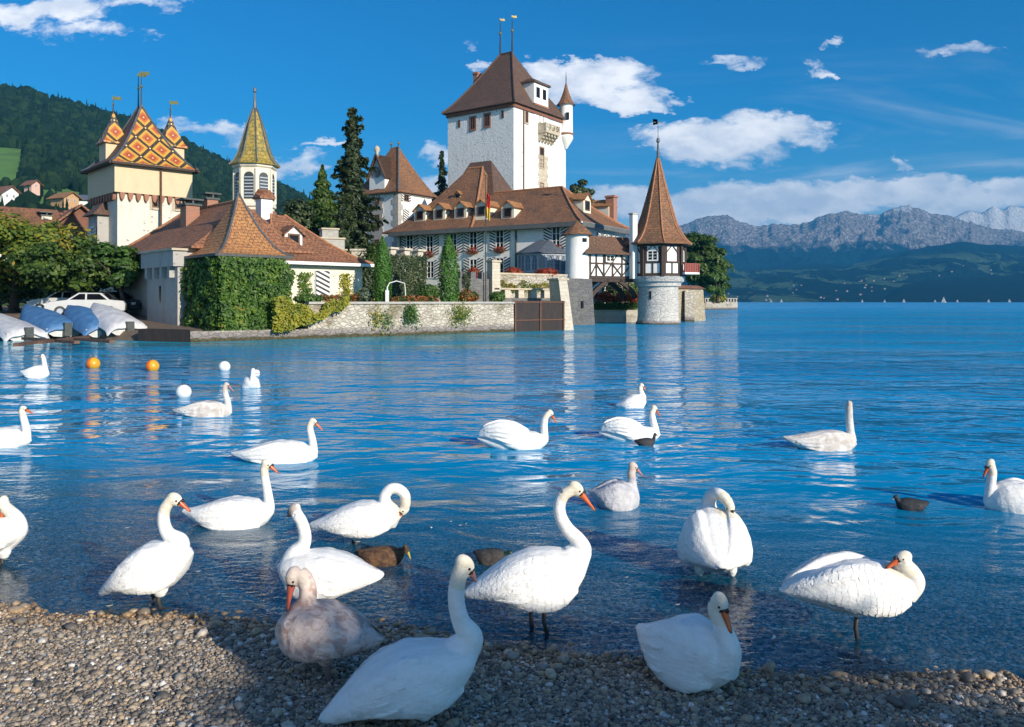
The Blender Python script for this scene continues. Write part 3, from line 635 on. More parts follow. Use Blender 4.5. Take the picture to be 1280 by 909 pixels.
m, t, b = newmat('forest_leaves'); at_ = t.new('ShaderNodeAttribute'); at_.attribute_name = 'rnd'; co = texco(t, 'Object'); b.inputs['Roughness'].default_value = 0.9; b.inputs['Specular IOR Level'].default_value = 0.1
f = t.math('ADD', t.math('MULTIPLY', at_.outputs['Fac'], .6), t.math('MULTIPLY', t.noise(co, 0.5, 5, .7), .4))
t.put(b.inputs['Base Color'], t.ramp(f, [(0.1, (0.005, 0.018, 0.011)), (0.5, (0.014, 0.038, 0.018)), (0.8, (0.03, 0.062, 0.022)), (1.0, (0.08, 0.095, 0.03))]))
bumpit(t, b, t.noise(co, 1.1, 5, .75), 1.0, 1.6); M['forest'] = m
forest = np_mesh('forest', V, F, M['forest'], smooth=False, attr=rng.uniform(0, 1, len(PP))[A]); tag(forest, 'dark green forest covering the hillside behind the castle', kind='stuff')

# air
m = bpy.data.materials.new('haze_air'); m.use_nodes = True; t = NT(m.node_tree)
for n in list(t.n): t.n.remove(n)
pv = t.new('ShaderNodeVolumePrincipled'); pv.inputs['Color'].default_value = (0.06, 0.43, 0.88, 1); pv.inputs['Density'].default_value = 0.00012; pv.inputs['Anisotropy'].default_value = 0.0
o_ = t.new('ShaderNodeOutputMaterial'); t.l.new(pv.outputs[0], o_.inputs['Volume'])
hz = MB().box((2500, 4700, 595), (10600, 10200, 1210)).build('haze', m); tag(hz, 'pale blue air between the shore and the mountains', kind='stuff')

# ------------------------------------------------------------------ leaves
def leaf_quads(Pn, Nn, size, rg=rng, asp=0.5):
    n = len(Pn); r = rg.normal(size=(n, 3)); t = np.cross(Nn, r); t /= np.linalg.norm(t, axis=1)[:, None] + 1e-9; b = np.cross(Nn, t); b /= np.linalg.norm(b, axis=1)[:, None] + 1e-9
    s = (size if hasattr(size, '__len__') else np.full(n, size))[:, None]
    V = np.stack([Pn - t * s, Pn + b * s * asp, Pn + t * s, Pn - b * s * asp], 1).reshape(-1, 3)
    return V, np.arange(4 * n).reshape(n, 4)
def leaves(name, Pn, Nn, size, mat, parent=None, loc=None, asp=0.55, rg=rng):
    Nn = Nn + rg.normal(0, .45, Nn.shape); Nn /= np.linalg.norm(Nn, axis=1)[:, None] + 1e-9
    sz = size * rg.uniform(.6, 1.3, len(Pn)); V, F = leaf_quads(Pn, Nn, sz, rg, asp)
    return np_mesh(name, V, F, mat, parent, loc, attr=rg.uniform(0, 1, len(Pn)))
def crown_pts(c, rad, nclump, per, rg, clump=0.32, low=-0.75):
    P_, N_ = [], []; c = np.array(c); rad = np.array(rad)
    for i in range(nclump):
        dv = rg.normal(size=3); dv /= np.linalg.norm(dv); dv[2] = max(dv[2], low); q = dv * rg.uniform(.45, 0.92) ; cc = c + q * rad
        cr = clump * rad.mean() * rg.uniform(.6, 1.25); n = int(per * rg.uniform(.6, 1.3)); e = rg.normal(size=(n, 3)); e /= np.linalg.norm(e, axis=1)[:, None]
        e[:, 2] = np.where(rg.uniform(0, 1, n) < .65, np.abs(e[:, 2]), e[:, 2])
        P_.append(cc + e * cr * rg.uniform(.55, 1.08, (n, 1)) * np.array([1.15, 1.15, .75])); N_.append(e + np.array([0, 0, .35]) + dv * .4)
    return np.concatenate(P_), np.concatenate(N_)
def limb_trunk(mb, base, top, r, crown_c, crown_r, rg, n=6):
    base, top = Vector(base), Vector(top); mid = base.lerp(top, .5) + Vector((rg.normal() * .12, rg.normal() * .12, 0))
    mb.tube([base - Vector((0, 0, .2)), base + Vector((0, 0, .3)), mid, top], [r * 1.35, r, r * .85, r * .55], 8)
    for i in range(n):
        a = i * 6.283 / n + rg.uniform(-.3, .3); e = Vector(crown_c) + Vector((math.cos(a) * crown_r[0] * .7, math.sin(a) * crown_r[1] * .7, rg.uniform(-.3, .45) * crown_r[2])); s = base.lerp(top, rg.uniform(.55, 1.0))
        mb.tube([s, s.lerp(e, .5) + Vector((0, 0, .15 * crown_r[2])), e], [r * .42, r * .28, r * .1], 6)
def tree(name, label, base, c, rad, nclump, per, leaf, mat, seed, trunk_r=.25, group=None, cat='tree', clump=.32, asp=.55):
    rg = np.random.default_rng(seed); root = thing(name, base, label, cat, group)
    tb = MB(); limb_trunk(tb, base, (base[0] + (c[0] - base[0]) * .6, base[1] + (c[1] - base[1]) * .6, base[2] + (c[2] - base[2]) * .8), trunk_r, c, rad, rg); tb.build('trunk', M['bark'], root, smooth=True)
    Pn, Nn = crown_pts(c, rad, nclump, per, rg, clump); Pn[:, 2] = np.maximum(Pn[:, 2], base[2] + .05)
    leaves('crown', Pn, Nn, leaf, mat, root, rg=rg, asp=asp); return root
def shrub(name, label, c, rad, n, leaf, mat, seed, group=None, cat='shrub', cone=False, pillar=False):
    rg = np.random.default_rng(seed); base = (c[0], c[1], c[2] - rad[2]); root = thing(name, base, label, cat, group)
    e = rg.normal(size=(n, 3)); e /= np.linalg.norm(e, axis=1)[:, None]; f = rg.uniform(.72, 1.04, (n, 1))
    if pillar:                                   # slim column tapering to a blunt point
        h = rg.uniform(0, 1, n); prof = np.where(h < .12, .72 + h * 2.3, np.where(h < .45, 1.0, np.clip(1 - ((h - .45) / .56) ** 1.9, 0, 1) * .97 + .03)); a = rg.uniform(0, 6.283, n); rr = np.sqrt(rg.uniform(.55, 1.05, n)) * prof * (1 + .09 * np.sin(a * 5 + h * 13))
        Pn = np.stack([c[0] + np.cos(a) * rr * rad[0], c[1] + np.sin(a) * rr * rad[1], base[2] + h * 2 * rad[2]], -1); Nn = np.stack([np.cos(a), np.sin(a), np.full(n, .5)], -1)
    else:
        nn = 1 + .35 * (fbm(e[:, 0] * 2.4 + seed, e[:, 1] * 2.4 + e[:, 2] * 2 + 8, 3, seed) - .5) * 2
        Pn = np.array(c) + e * f * nn[:, None] * np.array(rad); Nn = e + np.array([0, 0, .2]); Pn[:, 2] = np.maximum(Pn[:, 2], base[2] + .02)
    stem = MB().tube([Vector(base) - Vector((0, 0, .1)), Vector(base) + Vector((0, 0, rad[2] * 1.1))], [max(.03, rad[0] * .12), .03], 6); stem.build('stem', M['bark'], root)
    leaves('foliage', Pn, Nn, leaf, mat, root, rg=rg); return root
# ------------------------------------------------------------------ castle: frames and small builders
def V2(x, y): return Vector((x, y, 0))
Aw, Bw = V2(-.85, .53).normalized(), V2(.53, .85).normalized()        # residence wing
Ak, Bk = V2(-.81, .58).normalized(), V2(.58, .81).normalized()        # keep
Ag, Bg = V2(-.69, .72).normalized(), V2(.72, .69).normalized()        # gatehouse
UP = Vector((0, 0, 1))
class Wall:
    "a vertical wall plane: start point, direction along it, outward normal"
    def __init__(s, p0, d, n): s.p0 = Vector((p0[0], p0[1], 0)); s.d = d; s.n = n
    def s_at(s, u): k = (u - CX) / FPX; return (k * s.p0.y - s.p0.x) / (s.d.x - k * s.d.y)
    def pt(s, u, v, off=0.0):
        p = s.p0 + s.d * s.s_at(u) + s.n * off; return Vector((p.x, p.y, EYE + (HV - v) * p.y / FPX))
def rect(c, a, la, b, lb, ov=0.0):
    c = Vector((c[0], c[1], 0)); return [c + a * (la + ov) - b * ov, c - a * ov - b * ov, c - a * ov + b * (lb + ov), c + a * (la + ov) + b * (lb + ov)]
def wbox(mb, c, d, n, w_, h_, th, m=0, out=0.0):
    mb.box(c + n * (out + th / 2), (w_, th, h_), (d.x, d.y), m)
def shutter(parent, c, d, n, w_, h_, mat, name='shutter'):
    mb = MB(); c = c + n * 0.045; hx = d * (w_ / 2); hz_ = UP * (h_ / 2); th = n * 0.04
    q = [c - hx - hz_ + th, c + hx - hz_ + th, c + hx + hz_ + th, c - hx + hz_ + th]
    mb.add(q, [(0, 1, 2, 3)], 0, [[(0, 0), (w_, 0), (w_, h_), (0, h_)]])
    p = [x - th for x in q]; mb.add(q + p, [(0, 4, 5, 1), (1, 5, 6, 2), (2, 6, 7, 3), (3, 7, 4, 0)], 0, [[(0, 0)] * 4] * 4)
    return mb.build(name, mat, parent)
def window(parent, c, d, n, w_, h_, frame='white_paint', shut=0.0, flowers=False, bars=(1, 2), fw=.11, surround=None, name='window'):
    "one window: frame with glazing bars, its pane, and where the photo shows them shutters and a flower box"
    mb = MB(); t_ = 0.07
    for sx in (-1, 1): wbox(mb, c + d * (sx * (w_ / 2 - fw / 2)), d, n, fw, h_, t_)
    for sz in (-1, 1): wbox(mb, c + UP * (sz * (h_ / 2 - fw / 2)), d, n, w_ - 2 * fw, fw, t_)
    for i in range(bars[0]): wbox(mb, c + d * ((i + 1) / (bars[0] + 1) - .5) * (w_ - fw), d, n, .085, h_ - 2 * fw, t_ - .015)
    for i in range(bars[1]): wbox(mb, c + UP * ((i + 1) / (bars[1] + 1) - .5) * (h_ - fw), d, n, w_ - 2 * fw, .04, t_ - .03)
    mats = [M[frame]]
    if surround:
        mats.append(M[surround]); sw = .16
        for sx in (-1, 1): wbox(mb, c + d * (sx * (w_ / 2 + sw / 2)), d, n, sw, h_ + 2 * sw, .06, 1)
        for sz in (-1, 1): wbox(mb, c + UP * (sz * (h_ / 2 + sw / 2)), d, n, w_, sw, .06 if sz > 0 else .12, 1)
    f = mb.build(name, mats, parent)
    pm = MB(); wbox(pm, c, d, n, w_ - 2 * fw, h_ - 2 * fw, .012); pm.build('pane', M['glass'], f)
    if shut:
        for sx in (-1, 1): shutter(f, c + d * (sx * (w_ / 2 + shut / 2 + .02)), d, n, shut, h_ + .05, M['shut_a' if sx < 0 else 'shut_b'])
    if flowers:
        fb = MB(); cb = c - UP * (h_ / 2 + .12); wbox(fb, cb, d, n, w_ * 1.15, .2, .25, 0, .02); box = fb.build('flower_box', M['brown_wood'], f)
        k = 130; Pn = np.array([list(cb + n * rnd.uniform(.02, .42) + d * rnd.gauss(0, w_ * .34) + UP * rnd.uniform(-.22, .42)) for _ in range(k)])
        fl = leaves('flowers', Pn, np.tile(np.array(n) + np.array([0, 0, .5]), (k, 1)), .1, M['flower_red'], f)
    return f
def finial(parent, base, h, ball=.1, vane=True, mat='iron', name='finial', rw=.05):
    mb = MB(); b_ = Vector(base); mb.tube([b_ - UP * .3, b_ + UP * h * .5, b_ + UP * h], [rw * 1.6, rw, rw * .5], 6)
    mb.ball(b_ + UP * h * .62, ball, 8, 1)
    if vane:
        mb.add([b_ + UP * (h * .98) + V2(-.08, 0), b_ + UP * (h * .98) + V2(.62, .1), b_ + UP * (h * .98 + .3) + V2(.5, .08), b_ + UP * (h * .98 + .22) + V2(.2, .03), b_ + UP * (h * .98 + .34) + V2(-.05, 0)], [(0, 1, 2, 3, 4)], 1)
        mb.add([b_ + UP * (h * .98) + V2(-.08, .03), b_ + UP * (h * .98) + V2(.62, .13), b_ + UP * (h * .98 + .3) + V2(.5, .11), b_ + UP * (h * .98 + .22) + V2(.2, .06), b_ + UP * (h * .98 + .34) + V2(-.05, .03)], [(4, 3, 2, 1, 0)], 1)
    return mb.build(name, [M[mat], M['gold']], parent)
def ridge_caps(parent, pts_list, r=.12, mat='ridge_tile', name='ridge_cap'):
    mb = MB()
    for pts in pts_list: mb.tube(pts, r, 6)
    return mb.build(name, M[mat], parent)
def hip_line(b, rp, z0, z1, g, n=8, lift=.03):
    b, rp = Vector((b[0], b[1], 0)), Vector((rp[0], rp[1], 0)); return [b.lerp(rp, k / n) + UP * (z0 + (z1 - z0) * (k / n) ** g + lift) for k in range(n + 1)]
def cross(d, n): return Vector((d.x, d.y, 0))

# ------------------------------------------------------------------ land
lw0 = Vector((-15.7, 39.2, 0)); lwd = V2(.76, .65).normalized(); lwn = V2(.65, -.76).normalized()
LW = Wall(lw0, lwd, lwn)
def lwp(u): p = LW.p0 + LW.d * LW.s_at(u); return (p.x, p.y)
gate_end = lw0 + lwd * 25.6
m_grass = flat('terrace_lawn', (0.08, 0.17, 0.03), 0.95, (0.13, 0.2, 0.05), 2.0, bump=.3)
m_earth = flat('brown_earth', (0.16, 0.11, 0.075), 0.95, (0.10, 0.075, 0.055), 1.5, bump=.5)
q1, q2 = lwp(386), lwp(643)
inn = -lwn * .35
MB().prism([(q1[0] + inn.x, q1[1] + inn.y), (q2[0] + inn.x, q2[1] + inn.y), (gate_end.x + inn.x, gate_end.y + inn.y), (3.3, 57.2), (4.4, 69.5), (6.0, 75.0), (8.2, 76.6), (12.6, 76.6), (17.5, 82.4), (20.2, 86), (21.2, 98), (33, 150), (43.5, 190), (46, 205), (0, 215), (-75, 160), (-45, 70), (-17, 47)], -3.5, 1.84).build('castle_terrace', m_grass)
tag(bpy.data.objects['castle_terrace'], kind='structure')
MB().add([(-62, 36.2, -1.2), (-20.5, 40.6, -1.0), (-16.4, 39.9, .45), (-12, 45.2, .5), (-14, 48, 1.3), (-22, 50, 1.2), (-62, 44, 1.1), (-24, 43.6, .45), (-62, 41.5, .3), (-62, 160, 3.6), (-40, 160, 3.6), (-16, 60, 1.8)],
         [(0, 1, 7, 8), (1, 2, 7), (2, 3, 4, 5), (2, 5, 7), (8, 7, 5, 6), (6, 5, 10, 9), (5, 4, 11, 10)]).build('boat_landing', m_earth)
tag(bpy.data.objects['boat_landing'], kind='structure')

# lake walls, gate, buttress, pier
mb = MB(); a_, b_ = Vector((*lwp(386), 0)), Vector((*lwp(643), 0))
mb.prism([a_, b_, b_ - lwn * .4, a_ - lwn * .4], -1.5, 1.86, 0, [a_ - lwn * .1, b_ - lwn * .1, b_ - lwn * .4, a_ - lwn * .4]); wl = thing('lake_wall', (a_.x, a_.y, 0), 'long sunlit rubble stone lake wall with creepers below the cypress garden', 'wall')
mb.build('stonework', M['stone_wall'], wl)
MB().prism([a_ + lwn * .02, b_ + lwn * .02, b_ - lwn * .45, a_ - lwn * .45], 1.863, 1.99).build('coping', M['quoin'], wl)
mb = MB(); c_ = Vector((*lwp(238), 0)); d_ = Vector((*lwp(386), 0)) - lwd * .02
mb.prism([c_, d_, d_ - lwn * .6, c_ - lwn * .6], -1.5, .52); q = thing('quay_wall', (c_.x, c_.y, 0), 'low pale stone quay ledge at the foot of the ivy tower', 'wall'); mb.build('stonework', M['stone_wall'], q)
mb = MB(); e_ = c_ + V2(-3.2, 1.35); mb.prism([e_, c_ - lwd * .02, c_ - lwd * .02 - lwn * .7, e_ + V2(.3, .7)], -1.5, .62)
q = thing('dark_quay_wall', (e_.x, e_.y, 0), 'dark timber faced quay wall in shade left of the ivy tower', 'wall'); mb.build('boarding', M['gate'], q)
g0 = Vector((*lwp(643.6), 0)); g1 = gate_end
gt = thing('water_gate', (g0.x, g0.y, 0), 'dark rusty water gate of upright planks with an iron centre post in the lake wall', 'gate')
wg = (g1 - g0).length; cc = (g0 + g1) / 2
MB().box(cc + UP * .6 - lwn * .18, (wg, .12, 2.9), (lwd.x, lwd.y)).build('gate_leaf', M['gate'], gt)
mb = MB(); m_rust = flat('rusty_iron', (0.17, 0.075, 0.04), .8, (.1, .05, .035), 5)
for s_ in (0.02, .5, .97): mb.box(g0 + (g1 - g0) * s_ + UP * .6 - lwn * .08, (.1, .1, 2.9), (lwd.x, lwd.y))
for z_ in (.75, 1.96): mb.box(cc + UP * z_ - lwn * .085, (wg, .06, .07), (lwd.x, lwd.y))
mb.build('iron_frame', m_rust, gt)
# buttress beside the gate, leaning back
bt = thing('stone_buttress', (gate_end.x, gate_end.y, 0), 'pale leaning stone buttress right of the water gate', 'buttress')
p = gate_end + lwd * .05; mb = MB(); wv_ = V2(.93, .36).normalized(); nv_ = V2(.36, -.93).normalized()
mb.prism([p + nv_ * .1, p + wv_ * .75 + nv_ * .1, p + wv_ * .75 - nv_ * 2.2, p - nv_ * 2.2], -1.5, 3.5, 0, [p - nv_ * .5 - wv_ * .35, p + wv_ * .30 - nv_ * .5, p + wv_ * .30 - nv_ * 2.2, p - wv_ * .35 - nv_ * 2.2]); mb.build('stonework', M['pale_stone'], bt)
pc = p - nv_ * 1.4; MB().box(pc + UP * 3.58, (.85, 1.9, .14), (wv_.x, wv_.y)).build('cap', M['sandstone'], bt)
# back wall between gate and garden, with merlons
cw = thing('crenellated_wall', (1.2, 57.5, 1.8), 'low battlemented wall with square pale topped merlons behind the water gate', 'wall')
wa, wb = at(628, 370, 57.2), at(705, 370, 60.5); wa.z = wb.z = 0; dd = (wb - wa).normalized(); nn = V2(dd.y, -dd.x)
MB().prism([wa, wb, wb - nn * .5, wa - nn * .5], 1.2, 2.25).build('stonework', M['shaded_dark_stone'], cw)
for u_ in (635, 652, 668, 684):
    c0 = Wall(wa, dd, nn).pt(u_, 370); c0.z = 2.25
    MB().box(c0 - nn * .25 + UP * .3, (.5, .46, .6), (dd.x, dd.y)).build('merlon', M['pale_stone'], cw)
MB().prism([wa - dd * .3 + nn * .05, wb - dd * 1.3 + nn * .05, wb - dd * 1.3 - nn * .55, wa - dd * .3 - nn * .55], 2.853, 2.97).build('coping', M['sandstone'], cw)
gw = thing('garden_wall', (0, 63, 1.8), 'stone retaining wall overgrown with dry creepers below the conservatory', 'wall')
wa2, wb2 = at(622, 370, 62.0), at(709, 370, 66.5); wa2.z = wb2.z = 0; d2 = (wb2 - wa2).normalized(); n2_ = V2(d2.y, -d2.x)
MB().prism([wa2, wb2, wb2 - n2_ * .5, wa2 - n2_ * .5], 1.5, 4.1).build('stonework', M['stone_wall'], gw)
MB().prism([wa2 + n2_ * .06, wb2 + n2_ * .06, wb2 - n2_ * .5, wa2 - n2_ * .5], 4.103, 4.25).build('coping', M['sandstone'], gw)
gp = thing('gate_post', (at(618, 370, 60.5).x, 60.5, 1.8), 'tall square stone gate post with a flat cap beside the flagpole', 'post')
c0 = at(617, 370, 60.8); MB().box((c0.x, c0.y, 3.4), (.72, .72, 3.2), (dd.x, dd.y)).build('shaft', M['pale_stone'], gp); MB().box((c0.x, c0.y, 5.05), (.9, .9, .14), (dd.x, dd.y)).build('cap', M['sandstone'], gp)
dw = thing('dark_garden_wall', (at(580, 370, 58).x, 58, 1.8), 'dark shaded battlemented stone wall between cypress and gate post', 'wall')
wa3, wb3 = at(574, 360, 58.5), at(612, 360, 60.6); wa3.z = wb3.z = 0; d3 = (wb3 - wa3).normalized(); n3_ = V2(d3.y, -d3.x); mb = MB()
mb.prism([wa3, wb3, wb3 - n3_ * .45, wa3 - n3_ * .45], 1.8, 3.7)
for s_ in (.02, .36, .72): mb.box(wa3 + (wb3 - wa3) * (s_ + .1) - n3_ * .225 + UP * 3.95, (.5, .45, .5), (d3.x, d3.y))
mb.build('stonework', M['shaded_dark_stone'], dw)

# ------------------------------------------------------------------ residence wing
P0 = V2(6.07, 74.0); LA, LB, ZE = 21.6, 11.0, 9.25
WF = Wall(P0, Aw, -Bw); WR = Wall(P0, Bw, -Aw)
wing = thing('residence_wing', (P0.x, P0.y, 1.8), 'long white residence wing with brown tiled roof, dormers and striped shutters', 'building')
MB().prism([P0 + Aw * LA, P0, P0 + Bw * LB, P0 + Bw * LB + Aw * LA], 1.5, ZE).build('wall', M['white_wall'], wing)
mb = MB(); base = rect(P0, Aw, LA, Bw, LB, .75); rA, r0 = P0 + Aw * 17.5 + Bw * 5.5, P0 + Aw * 4.6 + Bw * 5.5
mb.roof(base, (rA, r0), ZE + .1, 13.6, 1.22); ro = mb.build('roof', M['roof'], wing)
ridge_caps(ro, [hip_line(base[1], r0, ZE + .1, 13.6, 1.22), hip_line(base[2], r0, ZE + .1, 13.6, 1.22), [rA + UP * 13.63, r0 + UP * 13.63]], .11)
mb = MB(); base = rect(P0 + Aw * 12.2, Aw, 10.15, Bw, 11.6, .74); tA, t0 = P0 + Aw * 16.6 + Bw * 6.1, P0 + Aw * 14.7 + Bw * 6.1
mb.roof(base, (tA, t0), ZE + .12, 16.6, 1.3); r2 = mb.build('tall_roof', M['roof'], wing)
ridge_caps(r2, [hip_line(base[1], t0, ZE + .12, 16.6, 1.3), [tA + UP * 16.62, t0 + UP * 16.62]], .11)
mb = MB(); base = rect(P0 + Aw * 11.4 + Bw * 3.5, Aw, 8.6, Bw, 9.0, .4); tA, t0 = P0 + Aw * 17.4 + Bw * 7.6, P0 + Aw * 14.6 + Bw * 7.6
mb.roof(base, (tA, t0), ZE + 1.0, 17.55, 1.1); mb.build('rear_roof', M['roof_dark'], wing)
mb = MB()   # eave boards and gutter
for (a_, b_) in ((P0 + Aw * (LA + .6) - Bw * .55, P0 - Aw * .55 - Bw * .55), (P0 - Aw * .55 - Bw * .55, P0 - Aw * .55 + Bw * (LB + .5))): mb.beam(a_ + UP * (ZE - .12), b_ + UP * (ZE - .12), .5, .42)
mb.build('eave', M['soffit'], wing)
mb = MB(); mb.beam(P0 - Aw * .745 - Bw * .745 + UP * (ZE + .02), P0 - Aw * .745 + Bw * (LB + .6) + UP * (ZE + .02), .1, .16); mb.build('gutter', M['white_paint'], wing)
for (u_, vb_) in ((645.5, 345), (501.5, 350)):
    a_, b_ = WF.pt(u_, vb_, .12), WF.pt(u_, 293, .12); b_.z = ZE - .3; mb = MB(); mb.tube([a_, b_, b_ - Bw * .5 + UP * .25], .08, 6); mb.build('downpipe', M['iron'], wing)
mb = MB(); mb.box(P0 - Bw * 0.02 - Aw * .02 + UP * 5.2, (.5, .5, 7.2), (Aw.x, Aw.y)); mb.build('corner_stone', M['white_wall'], wing)
for (u_, v_, fl) in ((512.5, 304, 0), (537.5, 306, 1), (567, 303, 1), (592, 301.5, 1), (625, 300, 1)):
    window(wing, WF.pt(u_, v_), Aw, -Bw, 1.0, 1.95, shut=.66, flowers=bool(fl))
for (u_, v_) in ((538.5, 337), (592, 335), (625, 333.5), (512, 336)): window(wing, WF.pt(u_, v_), Aw, -Bw, 1.0, 1.85, shut=.66)
window(wing, WF.pt(695.5, 296.5), Aw, -Bw, .95, 2.1, shut=.85, flowers=True)
for u_ in (752, 763, 788): c_ = WR.pt(u_, 290); c_.z = 8.1; window(wing, c_, Bw, -Aw, .95, 1.3, shut=.6 if u_ != 788 else .0)
def dormer(parent, c, d, n, wd, ht, dp, side='cream', roofm='roof_orange', winh=.62):
    "c = middle of the dormer's front foot, d along the front, n towards the viewer, body runs back into the roof"
    mb = MB(); q = [c - d * wd / 2, c + d * wd / 2, c + d * wd / 2 - n * dp, c - d * wd / 2 - n * dp]
    if (q[1] - q[0]).cross(q[2] - q[1]).z < 0: q = [q[1], q[0], q[3], q[2]]
    mb.prism(q, c.z - .3, c.z + ht); g_ = c + UP * (ht + wd * .36)
    mb.add([c - d * wd / 2 + UP * ht, c + d * wd / 2 + UP * ht, g_], [(0, 1, 2)]); o = mb.build('dormer', M[side], parent)
    rb = MB(); ov = .16
    for sx in (-1, 1):
        e0 = c + d * (sx * (wd / 2 + ov)) + n * .22 + UP * (ht - .12); e1 = e0 - n * (dp + .2); h0 = g_ + n * .22 + UP * .08; h1 = h0 - n * (dp + 1.1); e1 = e1 + UP * .0
        rb.add([e0, e1, h1, h0], [(0, 1, 2, 3) if sx > 0 else (3, 2, 1, 0)]); rb.add([e0 - UP * .09, e1 - UP * .09, h1 - UP * .09, h0 - UP * .09], [(3, 2, 1, 0) if sx > 0 else (0, 1, 2, 3)])
        rb.add([e0, h0, h0 - UP * .09, e0 - UP * .09], [(0, 1, 2, 3) if sx > 0 else (3, 2, 1, 0)])
    rb.build('dormer_roof', M[roofm], o)
    wm = MB(); wbox(wm, c + UP * (ht * .5), d, n, wd * .5, ht * winh, .03, 0); wm.build('dormer_window', M['glass'], o)
    fm = MB(); ww, hh = wd * .5, ht * winh
    for sx in (-1, 1): wbox(fm, c + UP * (ht * .5) + d * (sx * (ww / 2 + .05)), d, n, .1, hh + .2, .06)
    for sz in (-1, 1): wbox(fm, c + UP * (ht * .5 + sz * (hh / 2 + .05)), d, n, ww, .1, .06)
    fm.build('dormer_frame', M['brown_wood'], o); return o
WD = Wall(P0 + Bw * .95, Aw, -Bw)
for (u_, v_) in ((524.7, 283), (549, 281.5), (575.5, 279.5), (601.5, 277.5), (634.5, 273.5)):
    c_ = WD.pt(u_, v_); c_.z = 10.55 if u_ < 610 else 10.2; dormer(wing, c_, Aw, -Bw, 1.5, 1.2, 3.0)
WD2 = Wall(P0 + Bw * 3.4, Aw, -Bw); c_ = WD2.pt(572, 250); c_.z = 13.0; dormer(wing, c_, Aw, -Bw, .8, .5, 1.4)
WD3 = Wall(P0 + Aw * 1.35, Bw, -Aw)
for u_ in (734, 765): c_ = WD3.pt(u_, 264); c_.z = 10.8; dormer(wing, c_, Bw, -Aw, 1.6, 1.25, 2.8)
mb = MB(); c_ = P0 + Bw * 10.2 + Aw * 1.3; mb.box(c_ + UP * 11.0, (.9, .9, 3.6), (Aw.x, Aw.y)); mb.box(c_ + UP * 12.9, (1.1, 1.1, .2), (Aw.x, Aw.y)); mb.build('chimney', M['brick'], wing)
# conservatory bay
cb = WF.pt(680, 345, 0); cb.z = 0
mb = MB(); bay = [cb + Aw * 2.3, cb + Aw * 1.9 - Bw * 1.5, cb + Aw * .7 - Bw * 2.3, cb - Aw * .7 - Bw * 2.3, cb - Aw * 1.9 - Bw * 1.5, cb - Aw * 2.3]
cons = thing('conservatory', (cb.x, cb.y, 4.2), 'grey blue glazed conservatory bay with arched panes and slate roof on the white wing', 'conservatory')
ob_ = cb - Bw * 1.0
MB().prism(bay, 4.0, 4.75).build('plinth', M['greyblue'], cons)
MB().prism([p + (ob_ - p) * .02 for p in bay], 4.75, 6.35).build('glazing', M['curtain'], cons)
mb = MB()
for i in range(5):
    a_, b_ = bay[i], bay[i + 1]; dd_ = (b_ - a_).normalized(); L_ = (b_ - a_).length; nm = V2(dd_.y, -dd_.x); nm = nm if nm.dot(a_ - ob_) > 0 else -nm
    k_ = 2 if L_ > 1.2 else 1
    for j in range(k_ + 1): wbox(mb, a_ + dd_ * (L_ * j / k_) + UP * 5.55, dd_, nm, .2, 1.6, .08)
    mb.box((a_ + b_) / 2 + nm * .04 + UP * 6.42, (L_ + .06, .16, .3), (dd_.x, dd_.y)); wbox(mb, (a_ + b_) / 2 + UP * 4.8, dd_, nm, L_, .12, .1)
    for j in range(k_):
        ac = a_ + dd_ * (L_ * (j + .5) / k_) + UP * 5.85; rr_ = L_ / k_ / 2 - .1
        prev = None
        for q_ in range(9):
            th = math.pi * q_ / 8; pt_ = ac + dd_ * (math.cos(th) * rr_) + UP * (math.sin(th) * .42) + nm * .03
            if prev is not None: mb.beam(prev, pt_, .07, .06)
            prev = pt_
        wbox(mb, ac - UP * .5, dd_, nm, .04, 1.4, .05); wbox(mb, ac - UP * .35, dd_, nm, rr_ * 1.8, .04, .05)
mb.build('arched_frame', M['greyblue'], cons)
rb = MB(); apex = cb + UP * 7.85; ring = [p + (p - ob_).normalized() * .35 + UP * 6.55 for p in bay]; top = [apex + Aw * .5, apex - Aw * .5]
for i in range(5):
    if i < 2: rb.add([ring[i], ring[i + 1], apex + Aw * .6], [(0, 1, 2)])
    elif i == 2: rb.add([ring[2], ring[3], apex - Aw * .6, apex + Aw * .6], [(0, 1, 2, 3)])
    else: rb.add([ring[i], ring[i + 1], apex - Aw * .6], [(0, 1, 2)])
rb.add(ring + [p - UP * .1 for p in ring], [(i, i + 6, i + 7, i + 1) for i in range(5)]); rb.build('roof', M['slate'], cons)

# ------------------------------------------------------------------ keep
KC = V2(.2, 95.0); KA, KB, KZ = 10.2, 11.7, 25.5
kf, kr = Wall(KC, Ak, -Bk), Wall(KC, Bk, -Ak)
keep = thing('castle_keep', (KC.x, KC.y, 2), 'tall white square keep with steep dark brown hipped roof and corner turret', 'tower')
MB().prism([KC + Ak * KA, KC, KC + Bk * KB, KC + Bk * KB + Ak * KA], 1.5, KZ).build('wall', M['keep_wall'], keep)
mb = MB(); base = rect(KC, Ak, KA, Bk, KB, .55); ctr = KC + Ak * (KA / 2 + .25) + Bk * KB / 2; kA, k0 = ctr + Ak * .95, ctr - Ak * .95
mb.roof(base, (kA, k0), KZ + .2, 33.9, 1.16); kro = mb.build('roof', M['roof_dark'], keep)
ridge_caps(kro, [hip_line(base[1], k0, KZ + .2, 33.9, 1.16), hip_line(base[0], kA, KZ + .2, 33.9, 1.16), [kA + UP * 33.93, k0 + UP * 33.93]], .12, 'roof_dark')
for p in (kA, k0): finial(keep, p + UP * 33.8, 4.6, .2, rw=.09)
mb = MB(); base2 = rect(KC, Ak, KA, Bk, KB, .12)
for i in range(4): mb.beam(base2[i] + UP * (KZ - .12), base2[(i + 1) % 4] + UP * (KZ - .12), .16, .5)
mb.build('cornice', flat('red_brown_cornice', (.24, .10, .06), .7), keep)
